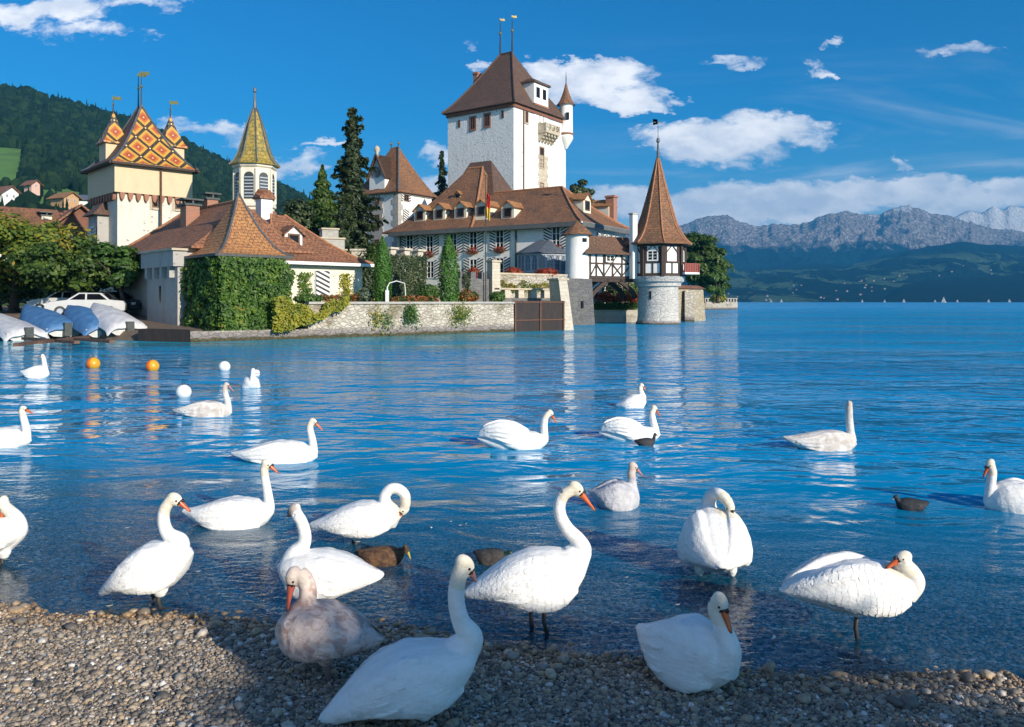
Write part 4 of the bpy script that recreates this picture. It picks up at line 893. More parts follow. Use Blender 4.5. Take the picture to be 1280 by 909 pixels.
for (u_, v_, w_, h_) in ((591, 154.5, .8, 1.5), (609, 150.5, .8, 1.5)): window(keep, kf.pt(u_, v_), Ak, -Bk, w_, h_, 'brown_wood', surround='redstone', bars=(1, 1))
for (u_, v_) in ((574, 155), (628.5, 143)): window(keep, kf.pt(u_, v_), Ak, -Bk, .36, .9, 'brown_wood', bars=(0, 0))
for (u_, v_, w_, h_) in ((658, 146.5, .6, 1.4), (677, 197, .95, 2.5), (677, 236, .9, 1.5)): window(keep, kr.pt(u_, v_), Bk, -Ak, w_, h_, 'brown_wood', surround='sandstone', bars=(1, 2))
mb = MB(); a_, b_ = kr.pt(654, 240, .08), kr.pt(654, 240, .08); a_.z = 8; b_.z = KZ - .3; mb.tube([a_, b_], .09, 6); mb.build('downpipe', M['brown_wood'], keep)
mb = MB()
for z_ in np.arange(9, 20.5, .55):      # stone strip with ragged toothing around the stacked windows
    c_ = kr.pt(679, 200); c_.z = z_; ww = 1.9 if int(z_ / .55) % 2 else 2.3
    wbox(mb, c_, Bk, -Ak, ww, .5, .03)
mb.build('stone_strip', M['sandstone'], keep)
# balcony on corbels
bc = kr.pt(681, 168); bal = MB(); bz = bc.z; bw_, bd_ = 3.2, 1.25
bal.box(bc - Ak * (bd_ / 2) + UP * 0.0, (bw_, bd_, .25), (Bk.x, Bk.y)); bo = bal.build('balcony', M['sandstone'], keep)
mb = MB()
for i in range(5):
    c_ = bc + Bk * ((i - 2) * .68)
    for k in range(3): mb.box(c_ - Ak * (.55 - .17 * k) / 1 * 1.0 + UP * (-.3 - .32 * k), (.3, 1.1 - .34 * k, .34), (Bk.x, Bk.y))
mb.build('corbel', M['sandstone'], bo)
mb = MB(); f_ = bc - Ak * (bd_ - .08)
mb.box(f_ + UP * 1.0, (bw_, .16, .16), (Bk.x, Bk.y)); mb.box(f_ + UP * .2, (bw_, .14, .14), (Bk.x, Bk.y))
for i in range(4): mb.box(f_ + Bk * ((i - 1.5) * (bw_ - .2) / 3) + UP * .58, (.2, .2, .92), (Bk.x, Bk.y))
for i in range(3):
    c_ = f_ + Bk * ((i - 1) * (bw_ - .2) / 3); mb.beam(c_ - Bk * .42 + UP * .26, c_ + Bk * .42 + UP * .95, .1, .1); mb.beam(c_ + Bk * .42 + UP * .26, c_ - Bk * .42 + UP * .95, .1, .1)
for sx in (-1, 1): mb.box(bc + Bk * (sx * (bw_ / 2 - .08)) - Ak * (bd_ / 2) + UP * 1.0, (.16, bd_, .16), (Bk.x, Bk.y)); mb.box(bc + Bk * (sx * (bw_ / 2 - .08)) - Ak * (bd_ / 2) + UP * .55, (.1, bd_, .8), (Bk.x, Bk.y))
mb.build('balustrade', M['sandstone'], bo)
window(keep, kr.pt(676.5, 149), Bk, -Ak, .9, 2.0, 'brown_wood', surround='sandstone', bars=(1, 1))
# tall wall dormer
wd_ = kr.pt(676, 128, .06); wd_.z = KZ - 1.0
mb = MB(); q = [wd_ - Bk * 1.6, wd_ + Bk * 1.6, wd_ + Bk * 1.6 + Ak * 3.0, wd_ - Bk * 1.6 + Ak * 3.0]; mb.prism(q, KZ - 1.2, KZ + 3.5); dm = mb.build('wall_dormer', M['white_wall'], keep)
mb = MB(); q2 = [wd_ - Bk * 1.85 - Ak * .25, wd_ + Bk * 1.85 - Ak * .25, wd_ + Bk * 1.85 + Ak * 3.2, wd_ - Bk * 1.85 + Ak * 3.2]; mb.prism(q2, KZ + 3.503, KZ + 3.75, 0); mb.prism([wd_ - Bk * 1.2 + Ak * .3, wd_ + Bk * 1.2 + Ak * .3, wd_ + Bk * 1.2 + Ak * 2.4, wd_ - Bk * 1.2 + Ak * 2.4], KZ + 3.753, KZ + 4.35, 0, [wd_ - Bk * .7 + Ak * .9, wd_ + Bk * .7 + Ak * .9, wd_ + Bk * .7 + Ak * 1.6, wd_ - Bk * .7 + Ak * 1.6]); mb.build('dormer_roof', M['roof_dark'], dm)
for sx in (-1, 1):
    mb = MB(); c_ = wd_ + Bk * (sx * .72); c_.z = KZ + 2.4; wbox(mb, c_, Bk, -Ak, .75, 1.25, .04); mb.build('dormer_window', M['glass'], dm)
mb = MB(); c_ = wd_ + UP * 0; c_.z = KZ + .85; wbox(mb, c_, Bk, -Ak, 3.3, .22, .12); mb.build('dormer_sill', M['redstone'], dm)
# corner turret
tc_ = KC + Bk * (KB - .15) - Ak * .15; tur = MB(); tz = 2 + (377 - 172) * tc_.y / 1000
tur.lathe(tc_, [(.12, tz - 1.5), (.45, tz - 1.0), (.85, tz - .35), (.95, tz), (.88, tz + .1), (.86, tz + 4.1), (1.0, tz + 4.2)], 14); tu = tur.build('corner_turret', M['white_wall'], keep, smooth=True, angle=35)
mb = MB(); mb.lathe(tc_, [(1.25, tz + 4.2), (.8, tz + 4.8), (.35, tz + 6.0), (.05, tz + 7.2)], 10); mb.build('turret_roof', M['roof'], tu); finial(tu, tc_ + UP * (tz + 7.1), 1.4, .08, False)
mb = MB(); c_ = tc_ - Ak * .6 - Bk * .6 + UP * (tz + 2.6); mb.box(c_ - V2(0, .05), (.38, .3, .9), (1, .1)); mb.build('turret_window', M['glass'], tu)
mb = MB(); mb.lathe(tc_, [(.97, tz + .28), (1.02, tz + .4), (.97, tz + .52)], 14); mb.build('turret_band', M['redstone'], tu)
mb = MB(); c_ = ctr + Ak * 4.0 - Bk * 1.0; mb.box(c_ + UP * 30.2, (.7, .7, 2.8), (Ak.x, Ak.y)); mb.box(c_ + UP * 31.7, (.9, .9, .25), (Ak.x, Ak.y)); mb.build('chimney', M['brick'], keep)

# ------------------------------------------------------------------ white stair tower with clock gable
SC = V2(-13.1, 92.0); SA_, SB_, SZ = 6.6, 5.8, 14.6
sf, sr = Wall(SC, Ak, -Bk), Wall(SC, Bk, -Ak)
st = thing('clock_tower', (SC.x, SC.y, 2), 'smaller white tower with stone quoins, clock gable and steep brown roof beside the tall conifer', 'tower')
MB().prism([SC + Ak * SA_, SC, SC + Bk * SB_, SC + Bk * SB_ + Ak * SA_], 1.5, SZ).build('wall', M['white_wall'], st)
base = rect(SC, Ak, SA_, Bk, SB_, .5); c0 = SC + Ak * SA_ / 2 + Bk * SB_ / 2; sA, s0 = c0 + Ak * .6, c0 - Ak * .6
mb = MB(); mb.roof(base, (sA, s0), SZ + .1, 20.6, 1.2); sro = mb.build('roof', M['roof'], st); ridge_caps(sro, [hip_line(base[1], s0, SZ + .1, 20.6, 1.2)], .1, 'lead')
for p in (sA, s0): finial(st, p + UP * 20.5, .8, .16, False)
mb = MB()
for z_ in np.arange(3, SZ, .62):
    k_ = int(z_ / .62) % 2; mb.box(SC + Ak * (.32 + .14 * k_) - Bk * .01 + UP * z_, (.7 + .3 * k_, .06, .6), (Ak.x, Ak.y)); mb.box(SC + Bk * (.25 + .14 * (1 - k_)) - Ak * .012 + UP * z_, (.5 + .3 * (1 - k_), .06, .6), (Bk.x, Bk.y))
    mb.box(SC + Ak * (SA_ - .3 - .14 * k_) - Bk * .01 + UP * z_, (.6 + .3 * k_, .06, .6), (Ak.x, Ak.y))
mb.build('quoins', M['quoin'], st)
gc = sf.pt(472, 240); mb = MB()
for z_ in np.arange(3, 16.2, .6):
    c_ = gc.copy(); c_.z = z_; wbox(mb, c_, Ak, -Bk, 1.7 + .3 * (int(z_ / .6) % 2), .6, .08)
mb.build('stone_strip', M['quoin'], st)
for v_ in (246, 278, 309): window(st, sf.pt(472, v_, .08), Ak, -Bk, .85, 1.8, 'brown_wood', bars=(1, 2))
mb = MB(); g = gc.copy(); g.z = SZ; mb.prism([g - Ak * 1.25 - Bk * .1, g + Ak * 1.25 - Bk * .1, g + Ak * 1.25 + Bk * 2.6, g - Ak * 1.25 + Bk * 2.6][::-1], SZ - .4, SZ + 2.0)
mb.add([g - Ak * 1.25 - Bk * .1 + UP * 2.0, g + Ak * 1.25 - Bk * .1 + UP * 2.0, g - Bk * .1 + UP * 4.4], [(0, 1, 2), (2, 1, 0)]); gb = mb.build('clock_gable', M['white_wall'], st)
mb = MB()
for sx in (-1, 1):
    e0 = g + Ak * (sx * 1.5) - Bk * .3 + UP * 1.75; e1 = e0 + Bk * 2.6; h0 = g - Bk * .3 + UP * 4.65; h1 = h0 + Bk * 3.2; mb.add([e0, e1, h1, h0], [(0, 1, 2, 3), (3, 2, 1, 0)]); mb.beam(e0, h0, .2, .2)
mb.build('gable_roof', M['roof_dark'], gb)
mb = MB(); c_ = g - Bk * .12 + UP * 2.55
n_ = 16; ring = [c_ + Ak * (math.cos(6.283 * k / n_) * .62) + UP * (math.sin(6.283 * k / n_) * .62) for k in range(n_)]; mb.add(ring + [p - Bk * .06 for p in ring], [tuple(range(n_, 2 * n_)), tuple(range(2 * n_ - 1, n_ - 1, -1))] + [(k, (k + 1) % n_, n_ + (k + 1) % n_, n_ + k) for k in range(n_)])
mb.build('clock_face', flat('grey_clock_face', (.3, .29, .27), .6, (.2, .19, .18), 6), gb)
mb = MB(); mb.lathe(g + UP * 4.4 - Bk * .1, [(.22, 0), (.16, .4), (.34, .75), (.3, 1.05), (.05, 1.3)], 10); mb.build('ball_finial', M['sandstone'], gb, smooth=True)
window(st, sr.pt(507.5, 246.5), Bk, -Ak, .8, 1.0, 'brown_wood', shut=.35, bars=(1, 1))
shutter(st, sr.pt(507.5, 271), Bk, -Ak, .95, 1.7, M['shut_a'])
mb = MB(); b_ = [SC + Ak * SA_, SC, SC + Bk * SB_]
for i in range(2): mb.beam(b_[i] + (b_[i] - b_[1 - i] if i == 0 else V2(0, 0)) * 0 + UP * (SZ - .08), b_[i + 1] + UP * (SZ - .08), .36, .2)
mb.build('cornice', M['quoin'], st)

# ------------------------------------------------------------------ lake turret
TX, TY = 13.0, 71.2; tcn = V2(TX, TY)
tt_ = thing('lake_turret', (TX, TY, 0), 'half timbered turret with tall brown spire on a round stone drum in the lake', 'turret')
mb = MB(); mb.lathe(tcn, [(2.05, -2), (1.98, .12), (1.86, .3), (1.80, .8), (1.76, 3.1), (1.78, 3.25), (2.0, 3.35), (2.02, 3.6), (2.25, 3.75), (2.35, 4.05), (2.4, 4.2), (1.2, 4.2)], 28); mb.build('drum', M['drum_stone'], tt_, smooth=True, angle=30)
mb = MB(); mb.box(tcn + Vector((-.95, -1.52, 2.55)), (.16, .1, .7), (1, -.5)); mb.build('slit_window', M['glass'], tt_)
oct_ = [tcn + V2(math.cos(-math.pi / 2 + k * math.pi / 4 + .0), math.sin(-math.pi / 2 + k * math.pi / 4)) * 2.35 for k in range(8)]
MB().prism([p for p in oct_], 4.203, 7.2).build('panels', M['white_wall'], tt_)
mb = MB()
for k in range(8):
    a_, b_ = oct_[k], oct_[(k + 1) % 8]; d_ = (b_ - a_).normalized(); nm = V2(d_.y, -d_.x); L_ = (b_ - a_).length
    mb.box(a_ + UP * 5.7, (.3, .3, 3.0), (a_.x - TX, a_.y - TY), 0)
    for (z_, h_) in ((4.33, .26), (5.4, .16), (6.95, .3)): wbox(mb, (a_ + b_) / 2 + UP * z_, d_, nm, L_, h_, .05)
    for s_ in (.12, .5, .88): wbox(mb, a_ + d_ * (L_ * s_) + UP * 4.9, d_, nm, .13, .95, .045)
    wbox(mb, a_ + d_ * (L_ * .13) + UP * 6.1, d_, nm, .34, 1.35, .04); wbox(mb, b_ - d_ * (L_ * .13) + UP * 6.1, d_, nm, .34, 1.35, .04)
    mb.beam(a_ + d_ * .25 + nm * .03 + UP * 6.15, a_ + d_ * L_ * .5 + nm * .03 + UP * 6.9, .13, .06); mb.beam(b_ - d_ * .25 + nm * .03 + UP * 6.15, a_ + d_ * L_ * .5 + nm * .03 + UP * 6.9, .13, .06)
mb.build('timber_frame', M['timber'], tt_)
for k in (7, 1):
    a_, b_ = oct_[k], oct_[(k + 1) % 8]; d_ = (b_ - a_).normalized(); nm = V2(d_.y, -d_.x); window(tt_, (a_ + b_) / 2 + UP * 5.98, d_, nm, .98, .95, 'white_paint', bars=(1, 2))
prof = [(3.05, 7.1), (2.55, 7.5), (2.12, 8.1), (1.72, 8.9), (1.46, 9.7), (1.08, 11.0), (.70, 12.4), (.34, 13.8), (.13, 14.7)]
mb = MB(); mb.lathe(tcn, [(2.3, 6.98), (3.02, 6.98)] + prof, 8, ph=-math.pi / 2); sr_ = mb.build('spire', M['roof'], tt_)
mb = MB()
for k in range(8):
    th = -math.pi / 2 + k * math.pi / 4; mb.tube([tcn + V2(math.cos(th), math.sin(th)) * r_ + UP * (z_ + .02) for (r_, z_) in prof], .07, 5)
mb.build('hip_cap', M['ridge_tile'], sr_)
mb = MB(); mb.lathe(tcn, [(.16, 14.4), (.12, 15.4), (.07, 16.1), (.16, 16.2), (.13, 16.5), (.03, 16.6), (.025, 18.1)], 10)
mb.beam(tcn + Vector((-.4, 0, 17.95)), tcn + Vector((.45, .1, 17.95)), .05); mb.add([tcn + Vector((-.45, 0, 17.7)), tcn + Vector((-.05, 0, 17.78)), tcn + Vector((-.05, 0, 18.2)), tcn + Vector((-.45, 0, 18.25))], [(0, 1, 2, 3), (3, 2, 1, 0)]); mb.build('weathervane', M['lead'], tt_)
bal = MB(); bcn = tcn + V2(2.35, -1.15); bal.box(bcn + UP * 4.45, (1.5, 1.5, .16), (.92, .38)); bo = bal.build('balcony', M['white_paint'], tt_)
mb = MB()
for s_ in range(9):
    for f in ((V2(.92, .38), V2(.38, -.92)),): mb.box(bcn + f[1] * .7 + f[0] * (-.7 + s_ * .175) + UP * 4.85, (.13, .05, .72), (f[0].x, f[0].y)); mb.box(bcn + f[0] * .7 - f[1] * (-.7 + s_ * .175) + UP * 4.85, (.05, .13, .72), (f[0].x, f[0].y))
mb.box(bcn + V2(.38, -.92) * .7 + UP * 5.26, (1.5, .1, .1), (.92, .38)); mb.box(bcn + V2(.92, .38) * .7 + UP * 5.26, (.1, 1.4, .1), (.92, .38)); mb.build('railing', flat('red_painted_railing', (.3, .055, .035), .6, (.22, .04, .03), 4), bo)

# ------------------------------------------------------------------ timber gallery, pier, stair turret
p_ = at(712, 377, 68.0); pA = V2(p_.x, 68.0); gd = V2(.985, .17).normalized(); gn = V2(gd.y, -gd.x)
pier = thing('bridge_pier', (pA.x, pA.y, 0), 'dark grey stone pier with arrow slit carrying the small white stair turret', 'pier')
q = [pA - gd * .2, pA + gd * 1.95, pA + gd * 1.95 - gn * 4, pA - gd * .2 - gn * 4]
MB().prism([q[0] + gn * .25 - gd * .2, q[1] + gn * .25 + gd * .35, q[2] + gd * .35, q[3] - gd * .2], -2, 3.95, 0, q).build('stonework', M['shaded_dark_stone'], pier)
mb = MB(); mb.box(pA + gd * 1.1 + gn * .17 + UP * 1.75, (.14, .12, .6), (gd.x, gd.y)); mb.build('arrow_slit', M['glass'], pier)
wt = thing('white_stair_turret', (pA.x + .9, pA.y + 1, 3.95), 'small round white stair turret with low tiled cone roof at the end of the gallery', 'turret')
wc = pA + gd * .92 - gn * .95; mb = MB(); mb.lathe(wc, [(1.06, 3.955), (1.02, 5.2), (1.0, 7.65), (1.04, 7.75)], 20); mb.build('wall', M['white_wall'], wt, smooth=True, angle=40)
mb = MB(); mb.lathe(wc, [(1.0, 7.72), (1.42, 7.72), (.9, 8.25), (.3, 8.75), (.04, 8.95)], 12); mb.build('roof', M['roof'], wt)
mb = MB(); mb.box(wc + V2(.55, -.86) + UP * 7.25, (.4, .1, .32), (.84, .54)); mb.build('window', M['glass'], wt)
gal = thing('timber_gallery', (9.0, 69.5, 3.9), 'half timbered covered bridge with black cross braces linking stair turret and lake turret', 'bridge')
g0_, g1_ = wc + gd * .9 + gn * .55, V2(TX - 2.1, TY - .55 + .4); gdd = (g1_ - g0_).normalized(); gnn = V2(gdd.y, -gdd.x); GL = (g1_ - g0_).length
MB().prism([g0_, g1_, g1_ - gnn * 2.0, g0_ - gnn * 2.0], 4.0, 6.25).build('panels', M['white_wall'], gal)
mb = MB()
def gp_(s_, z_): return g0_ + gdd * (GL * s_) + UP * z_ + gnn * .03
for s_ in (0.02, .15, .31, .50, .71, .98): wbox(mb, g0_ + gdd * (GL * s_) + UP * 5.12, gdd, gnn, .15, 2.2, .06)
for (z_, h_) in ((4.1, .24), (5.3, .13), (6.2, .16)): wbox(mb, (g0_ + g1_) / 2 + UP * z_, gdd, gnn, GL, h_, .065)
for (a_, b_) in (((.02, 4.2), (.15, 5.25)), ((.31, 4.2), (.15, 5.25)), ((.31, 4.2), (.60, 6.1)), ((.50, 4.2), (.71, 5.25)), ((.71, 4.2), (.50, 5.25)), ((.98, 4.9), (.64, 6.1)), ((.71, 4.25), (.9, 5.2))): mb.beam(gp_(*a_), gp_(*b_), .15, .08)
wbox(mb, g0_ + gdd * (GL * .36) + UP * 5.75, gdd, gnn, GL * .1, .75, .06)
mb.build('timber_frame', M['timber'], gal)
for s_ in (.45, .84): window(gal, g0_ + gdd * (GL * s_) + UP * 5.76, gdd, gnn, .95 if s_ < .6 else .55, .66, 'white_paint', bars=(1, 1))
mb = MB(); e_ = [g0_ - gdd * .75 + gnn * .55, g1_ + gnn * .55, g1_ - gnn * 2.5, g0_ - gdd * .3 - gnn * 2.5]
mb.roof([e_[3], e_[0], e_[1], e_[2]], (g0_ + gdd * .6 - gnn * 1.0, g0_ + gdd * .6 - gnn * 1.0, g1_ - gnn * 1.0, g1_ - gnn * 1.0), 6.2, 7.75, 1.3); mb.build('roof', M['roof_mossy'], gal)
mb = MB()
for off in (0, -1.7):                     # curved braces under the floor
    o_ = gnn * off
    for (sa, za, sb, zb, bow) in ((.0, 1.9, .42, 3.85, .35), (1.04, 2.3, .66, 3.85, .3)):
        prev = None
        for k in range(9):
            f = k / 8; pt_ = g0_ + gdd * (GL * (sa + (sb - sa) * f)) + UP * (za + (zb - za) * (f ** .62)) + o_ - gnn * .15
            if prev is not None: mb.beam(prev, pt_, .3, .34)
            prev = pt_
    mb.beam(g0_ + UP * 3.86 + o_ - gnn * .15, g1_ + UP * 3.86 + o_ - gnn * .15, .3, .3)
    mb.beam(g0_ + gdd * .12 + UP * 2.0 + o_ - gnn * .15, g0_ + gdd * .12 + UP * 3.8 + o_ - gnn * .15, .28, .28)
mb.build('floor_brace', M['timber'], gal)
ch = thing('white_chimney', (g1_.x, g1_.y, 4), 'tall slim white chimney shaft between gallery and lake turret', 'chimney')
cc_ = V2(TX - 2.35, TY - 1.0); MB().box(cc_ + UP * 6.8, (.5, .5, 5.6), (gdd.x, gdd.y)).build('shaft', M['white_wall'], ch); MB().box(cc_ + UP * 9.68, (.62, .62, .14), (gdd.x, gdd.y)).build('cap', M['quoin'], ch)
# garden behind the bridge
bw = thing('rear_garden_wall', (9.5, 77, 0), 'low wall of large pale blocks with red flowers seen under the gallery', 'wall')
a_, b_ = at(741, 400, 76.0), at(806, 400, 76.0); a_.z = b_.z = 0
MB().prism([a_, b_, b_ + V2(0, .6), a_ + V2(0, .6)], -1.5, 1.2).build('stonework', masonry('big_blocks', (.6, .54, .45), (.5, .45, .37), (.63, .58, .5), 1.1, .55, (.3, .27, .23), (.2, .15, .09), .5, rubble=False), bw)
rw = thing('pink_garden_building', (9.5, 81, 1.8), 'low pale pink garden building with brown lean-to seen through the bridge arch', 'building')
a_, b_ = at(735, 370, 80.5), at(812, 370, 80.5); MB().prism([(a_.x, 80.5), (b_.x, 80.5), (b_.x, 83), (a_.x, 83)], 1.5, 5.2).build('wall', plaster('pink_plaster', (.66, .5, .42), (.5, .38, .3)), rw)
MB().prism([(a_.x + .6, 79.6), (a_.x + 2.4, 79.6), (a_.x + 2.4, 80.49), (a_.x + .6, 80.49)], 2.9, 3.15).build('lean_to_roof', M['brown_wood'], rw)
# bastion right of the turret
bs = thing('stone_bastion', (17, 80, 0), 'ochre lichened stone bastion with red tiled coping right of the lake turret', 'wall')
a_, b_ = at(838, 400, 79.0), at(879, 400, 83.5); a_.z = b_.z = 0; d_ = (b_ - a_).normalized(); nm = V2(d_.y, -d_.x)
MB().prism([a_ + nm * .25, b_ + nm * .25 + d_ * .3, b_ - nm * 1.5 + d_ * .3, a_ - nm * 1.5], -1.5, 3.3, 0, [a_, b_, b_ - nm * 1.5, a_ - nm * 1.5]).build('stonework', masonry('lichen_stone', (.38, .31, .2), (.3, .25, .17), (.42, .37, .28), .5, .3, (.24, .2, .14), (.33, .24, .05), .8), bs)
MB().prism([a_ + nm * .22 - d_ * .1, b_ + nm * .22 + d_ * .2, b_ - nm * 1.6 + d_ * .2, a_ - nm * 1.6 - d_ * .1], 3.303, 3.65, 0, [a_ - nm * .5, b_ - nm * .5, b_ - nm * .7, a_ - nm * .7]).build('tiled_coping', M['roof_red'], bs)
c_ = at(861, 380, 80.0); mb = MB(); mb.prism([c_ + V2(-.5, -.7), c_ + V2(.55, -.55), c_ + V2(.5, 1.6), c_ + V2(-.5, 1.6)], -1.5, 3.1, 0, [c_ + V2(-.35, .2), c_ + V2(.4, .2), c_ + V2(.4, 1.6), c_ + V2(-.35, 1.6)]); mb.build('buttress', M['stone_wall'], bs)
jt = thing('far_jetty', (50, 200, 0), 'long low stone jetty with a row of balusters under the lakeside tree', 'jetty')
a_, b_ = at(868, 380, 196), at(922, 380, 205); a_.z = b_.z = 0; d_ = (b_ - a_).normalized(); MB().prism([a_, b_, b_ + V2(-1, 6), a_ + V2(-1, 6)], -1.5, 1.9).build('stonework', M['stone_wall'], jt)
mb = MB(); L_ = (b_ - a_).length
for k in range(15): mb.box(a_ + d_ * (L_ * (k + .5) / 15) + V2(0, .4) + UP * 2.3, (.45, .45, .8), (d_.x, d_.y))
mb.beam(a_ + V2(0, .4) + UP * 2.78, b_ + V2(0, .4) + UP * 2.78, .5, .18); mb.build('balustrade', M['stone_wall'], jt)
# ------------------------------------------------------------------ gatehouse group: mosaic tower
MC = V2(-29.6, 60.0); MA, MBL, MZ = 5.9, 5.25, 12.3
mf, mr = Wall(MC, Ag, -Bg), Wall(MC, Bg, -Ag)
mt = thing('mosaic_tower', (MC.x, MC.y, 2), 'square gate tower with yellow red and black mosaic tile roof and ochre band', 'tower')
mq = lambda o: [MC + Ag * (MA + o) - Bg * o, MC - Ag * o - Bg * o, MC - Ag * o + Bg * (MBL + o), MC + Ag * (MA + o) + Bg * (MBL + o)]
MB().prism(mq(0), 1.0, 10.2).build('wall', M['tower_wall'], mt)
MB().prism(mq(.28), 10.203, MZ).build('ochre_band', M['ochre'], mt)
mb = MB()
for (wl_, L_, d_, n_) in ((mr, MBL, Bg, -Ag), (mf, MA, Ag, -Bg)):
    k_ = 9
    for i in range(k_):
        c_ = MC + d_ * ((i + .5) * L_ / k_) + n_ * .14 + UP * 10.2; w_ = L_ / k_ * .62
        ring = []
        for q in range(9):
            th = math.pi * q / 8; ring.append((math.cos(th) * w_ / 2 * 1.0, -math.sin(th) * .58))
        fr_ = [c_ + d_ * x + UP * y + n_ * .13 for x, y in ring]; bk_ = [p - n_ * .24 for p in fr_]; nn_ = len(fr_)
        mb.add(fr_ + bk_, [tuple(range(nn_)), tuple(range(2 * nn_ - 1, nn_ - 1, -1))] + [(j, nn_ + j, nn_ + (j + 1) % nn_, (j + 1) % nn_) for j in range(nn_)])
mb.build('corbel_arches', M['redstone'], mt)
base = rect(MC, Ag, MA, Bg, MBL, .62); c0 = MC + Ag * MA / 2 + Bg * MBL / 2; a1, a0 = c0 + Ag * .35, c0 - Ag * .35
mb = MB(); mb.roof(base, (a1, a0), MZ + .15, 17.6, 1.42, n=10)
for i in range(len(mb.m)): mb.m[i] = 0
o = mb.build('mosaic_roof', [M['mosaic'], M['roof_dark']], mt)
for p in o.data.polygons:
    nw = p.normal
    if nw.x < 0.0 and nw.z > 0.1: p.material_index = 1  # shaded left slopes take dark tiles, so their shade sits in the colour
ridge_caps(o, [hip_line(base[1], a0, MZ + .15, 17.6, 1.42, 10), hip_line(base[0], a1, MZ + .15, 17.6, 1.42, 10), hip_line(base[2], a0, MZ + .15, 17.6, 1.42, 10)], .09, 'lead')
for p in (a1, a0): finial(mt, p + UP * 17.5, 2.6, .12)
mb = MB()
for i in range(4): mb.beam(base[i] + UP * (MZ + .03), base[(i + 1) % 4] + UP * (MZ + .03), .3, .16)
mb.build('eave', M['timber'], mt)
for (c_, z0) in ((MC + Ag * 3.8 + Bg * .9, 12.5), (MC + Ag * 2.1 + Bg * 4.7, 12.5)):
    q = [c_ - Ag * .8 - Bg * .8, c_ - Ag * .8 + Bg * .8, c_ + Ag * .8 + Bg * .8, c_ + Ag * .8 - Bg * .8][::-1]
    if (q[1] - q[0]).cross(q[2] - q[1]).z < 0: q = q[::-1]
    mb = MB(); mb.prism(q, z0, 14.5); tb = mb.build('roof_turret', M['ochre'], mt)
    mb = MB(); r4 = rect(c_ - Ag * .8 - Bg * .8, Ag, 1.6, Bg, 1.6, .22); mb.roof(r4, (c_, c_), 14.5, 17.1, 1.4); tr_ = mb.build('turret_roof', M['mosaic'], tb); finial(tb, c_ + UP * 17.0, 1.0, .09, True)
for u_ in (194, 222.5): window(mt, mr.pt(u_, 253 if u_ < 200 else 255), Bg, -Ag, .5, .85, 'brown_wood', surround='sandstone', bars=(0, 1))
mb = MB(); a_ = MC + Bg * 3.05 - Ag * .42; mb.tube([a_ + UP * 5, a_ + UP * MZ], .08, 6); mb.build('downpipe', M['brown_wood'], mt)
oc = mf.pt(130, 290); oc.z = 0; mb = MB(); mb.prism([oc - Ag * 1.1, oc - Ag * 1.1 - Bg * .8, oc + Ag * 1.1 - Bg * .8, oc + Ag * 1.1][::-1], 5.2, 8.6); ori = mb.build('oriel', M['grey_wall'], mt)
mb = MB(); r_ = [oc - Ag * 1.4 + UP * 8.6, oc - Ag * 1.4 - Bg * 1.2 + UP * 8.6, oc + Ag * 1.4 - Bg * 1.2 + UP * 8.6, oc + Ag * 1.4 + UP * 8.6]; mb.add(r_ + [oc + UP * 9.9 + Ag * .5, oc + UP * 9.9 - Ag * .5], [(1, 0, 5), (1, 5, 4, 2), (2, 4, 3), (0, 1, 2, 3)]); mb.build('oriel_roof', M['roof_dark'], ori)
window(mt, oc - Bg * .82 + UP * 7.0, Ag, -Bg, .9, 1.5, shut=.5)

# belfry
BX, BY = -18.0, 56.0; bcn = V2(BX, BY); rB = 1.5
bf = thing('belfry', (BX, BY, 3), 'octagonal cream belfry with louvred arches and slender yellow tiled spire', 'tower')
mb = MB(); mb.lathe(bcn, [(1.32, 2), (1.32, 8.5), (1.45, 8.55), (1.45, 8.75), (1.36, 8.85), (1.36, 11.2), (1.5, 11.3), (1.55, 11.5)], 8, ph=math.pi / 8); mb.build('wall', M['cream'], bf)
for k in range(8):
    th = math.pi / 8 + k * math.pi / 4 + math.pi / 8; nm = V2(math.cos(th), math.sin(th)); 
    if nm.y > .3: continue
    d_ = V2(-nm.y, nm.x); c_ = bcn + nm * (1.36 * math.cos(math.pi / 8)) + UP * 10.0; mb = MB(); pts = [(-.33, -.95), (.33, -.95), (.33, .6)] + [(math.cos(t_) * .33, .6 + math.sin(t_) * .3) for t_ in np.linspace(.4, 2.74, 6)] + [(-.33, .6)]
    f_ = [c_ + d_ * x + UP * y + nm * .03 for x, y in pts]; b_ = [p - nm * .05 for p in f_]; n_ = len(f_); mb.add(f_ + b_, [tuple(range(n_)), tuple(range(2 * n_ - 1, n_ - 1, -1))] + [(j, n_ + j, n_ + (j + 1) % n_, (j + 1) % n_) for j in range(n_)])
    lv = mb.build('louvre', M['iron'], bf); mb = MB()
    for z_ in range(7): wbox(mb, c_ + UP * (-.8 + z_ * .22), d_, nm, .6, .07, .04, 0, .03)
    mb.build('slats', M['greyblue'], lv)
mb = MB()
for k in range(8):
    th = math.pi / 8 + k * math.pi / 4; mb.box(bcn + V2(math.cos(th), math.sin(th)) * 1.37 + UP * 10.0, (.16, .16, 2.3), (math.cos(th), math.sin(th)))
mb.build('pilasters', M['cream'], bf)
mb = MB(); mb.lathe(bcn, [(1.46, 7.5), (1.46, 8.3)], 8, ph=math.pi / 8); mb.build('brick_band', M['brick'], bf)
prof = [(1.72, 11.5), (1.35, 11.9), (1.08, 12.5), (.82, 13.4), (.55, 14.4), (.3, 15.1), (.14, 15.5)]
mb = MB(); mb.lathe(bcn, [(1.3, 11.45), (1.7, 11.45)] + prof, 8, ph=math.pi / 8); sp = mb.build('spire', M['spire_yellow'], bf)
mb = MB()
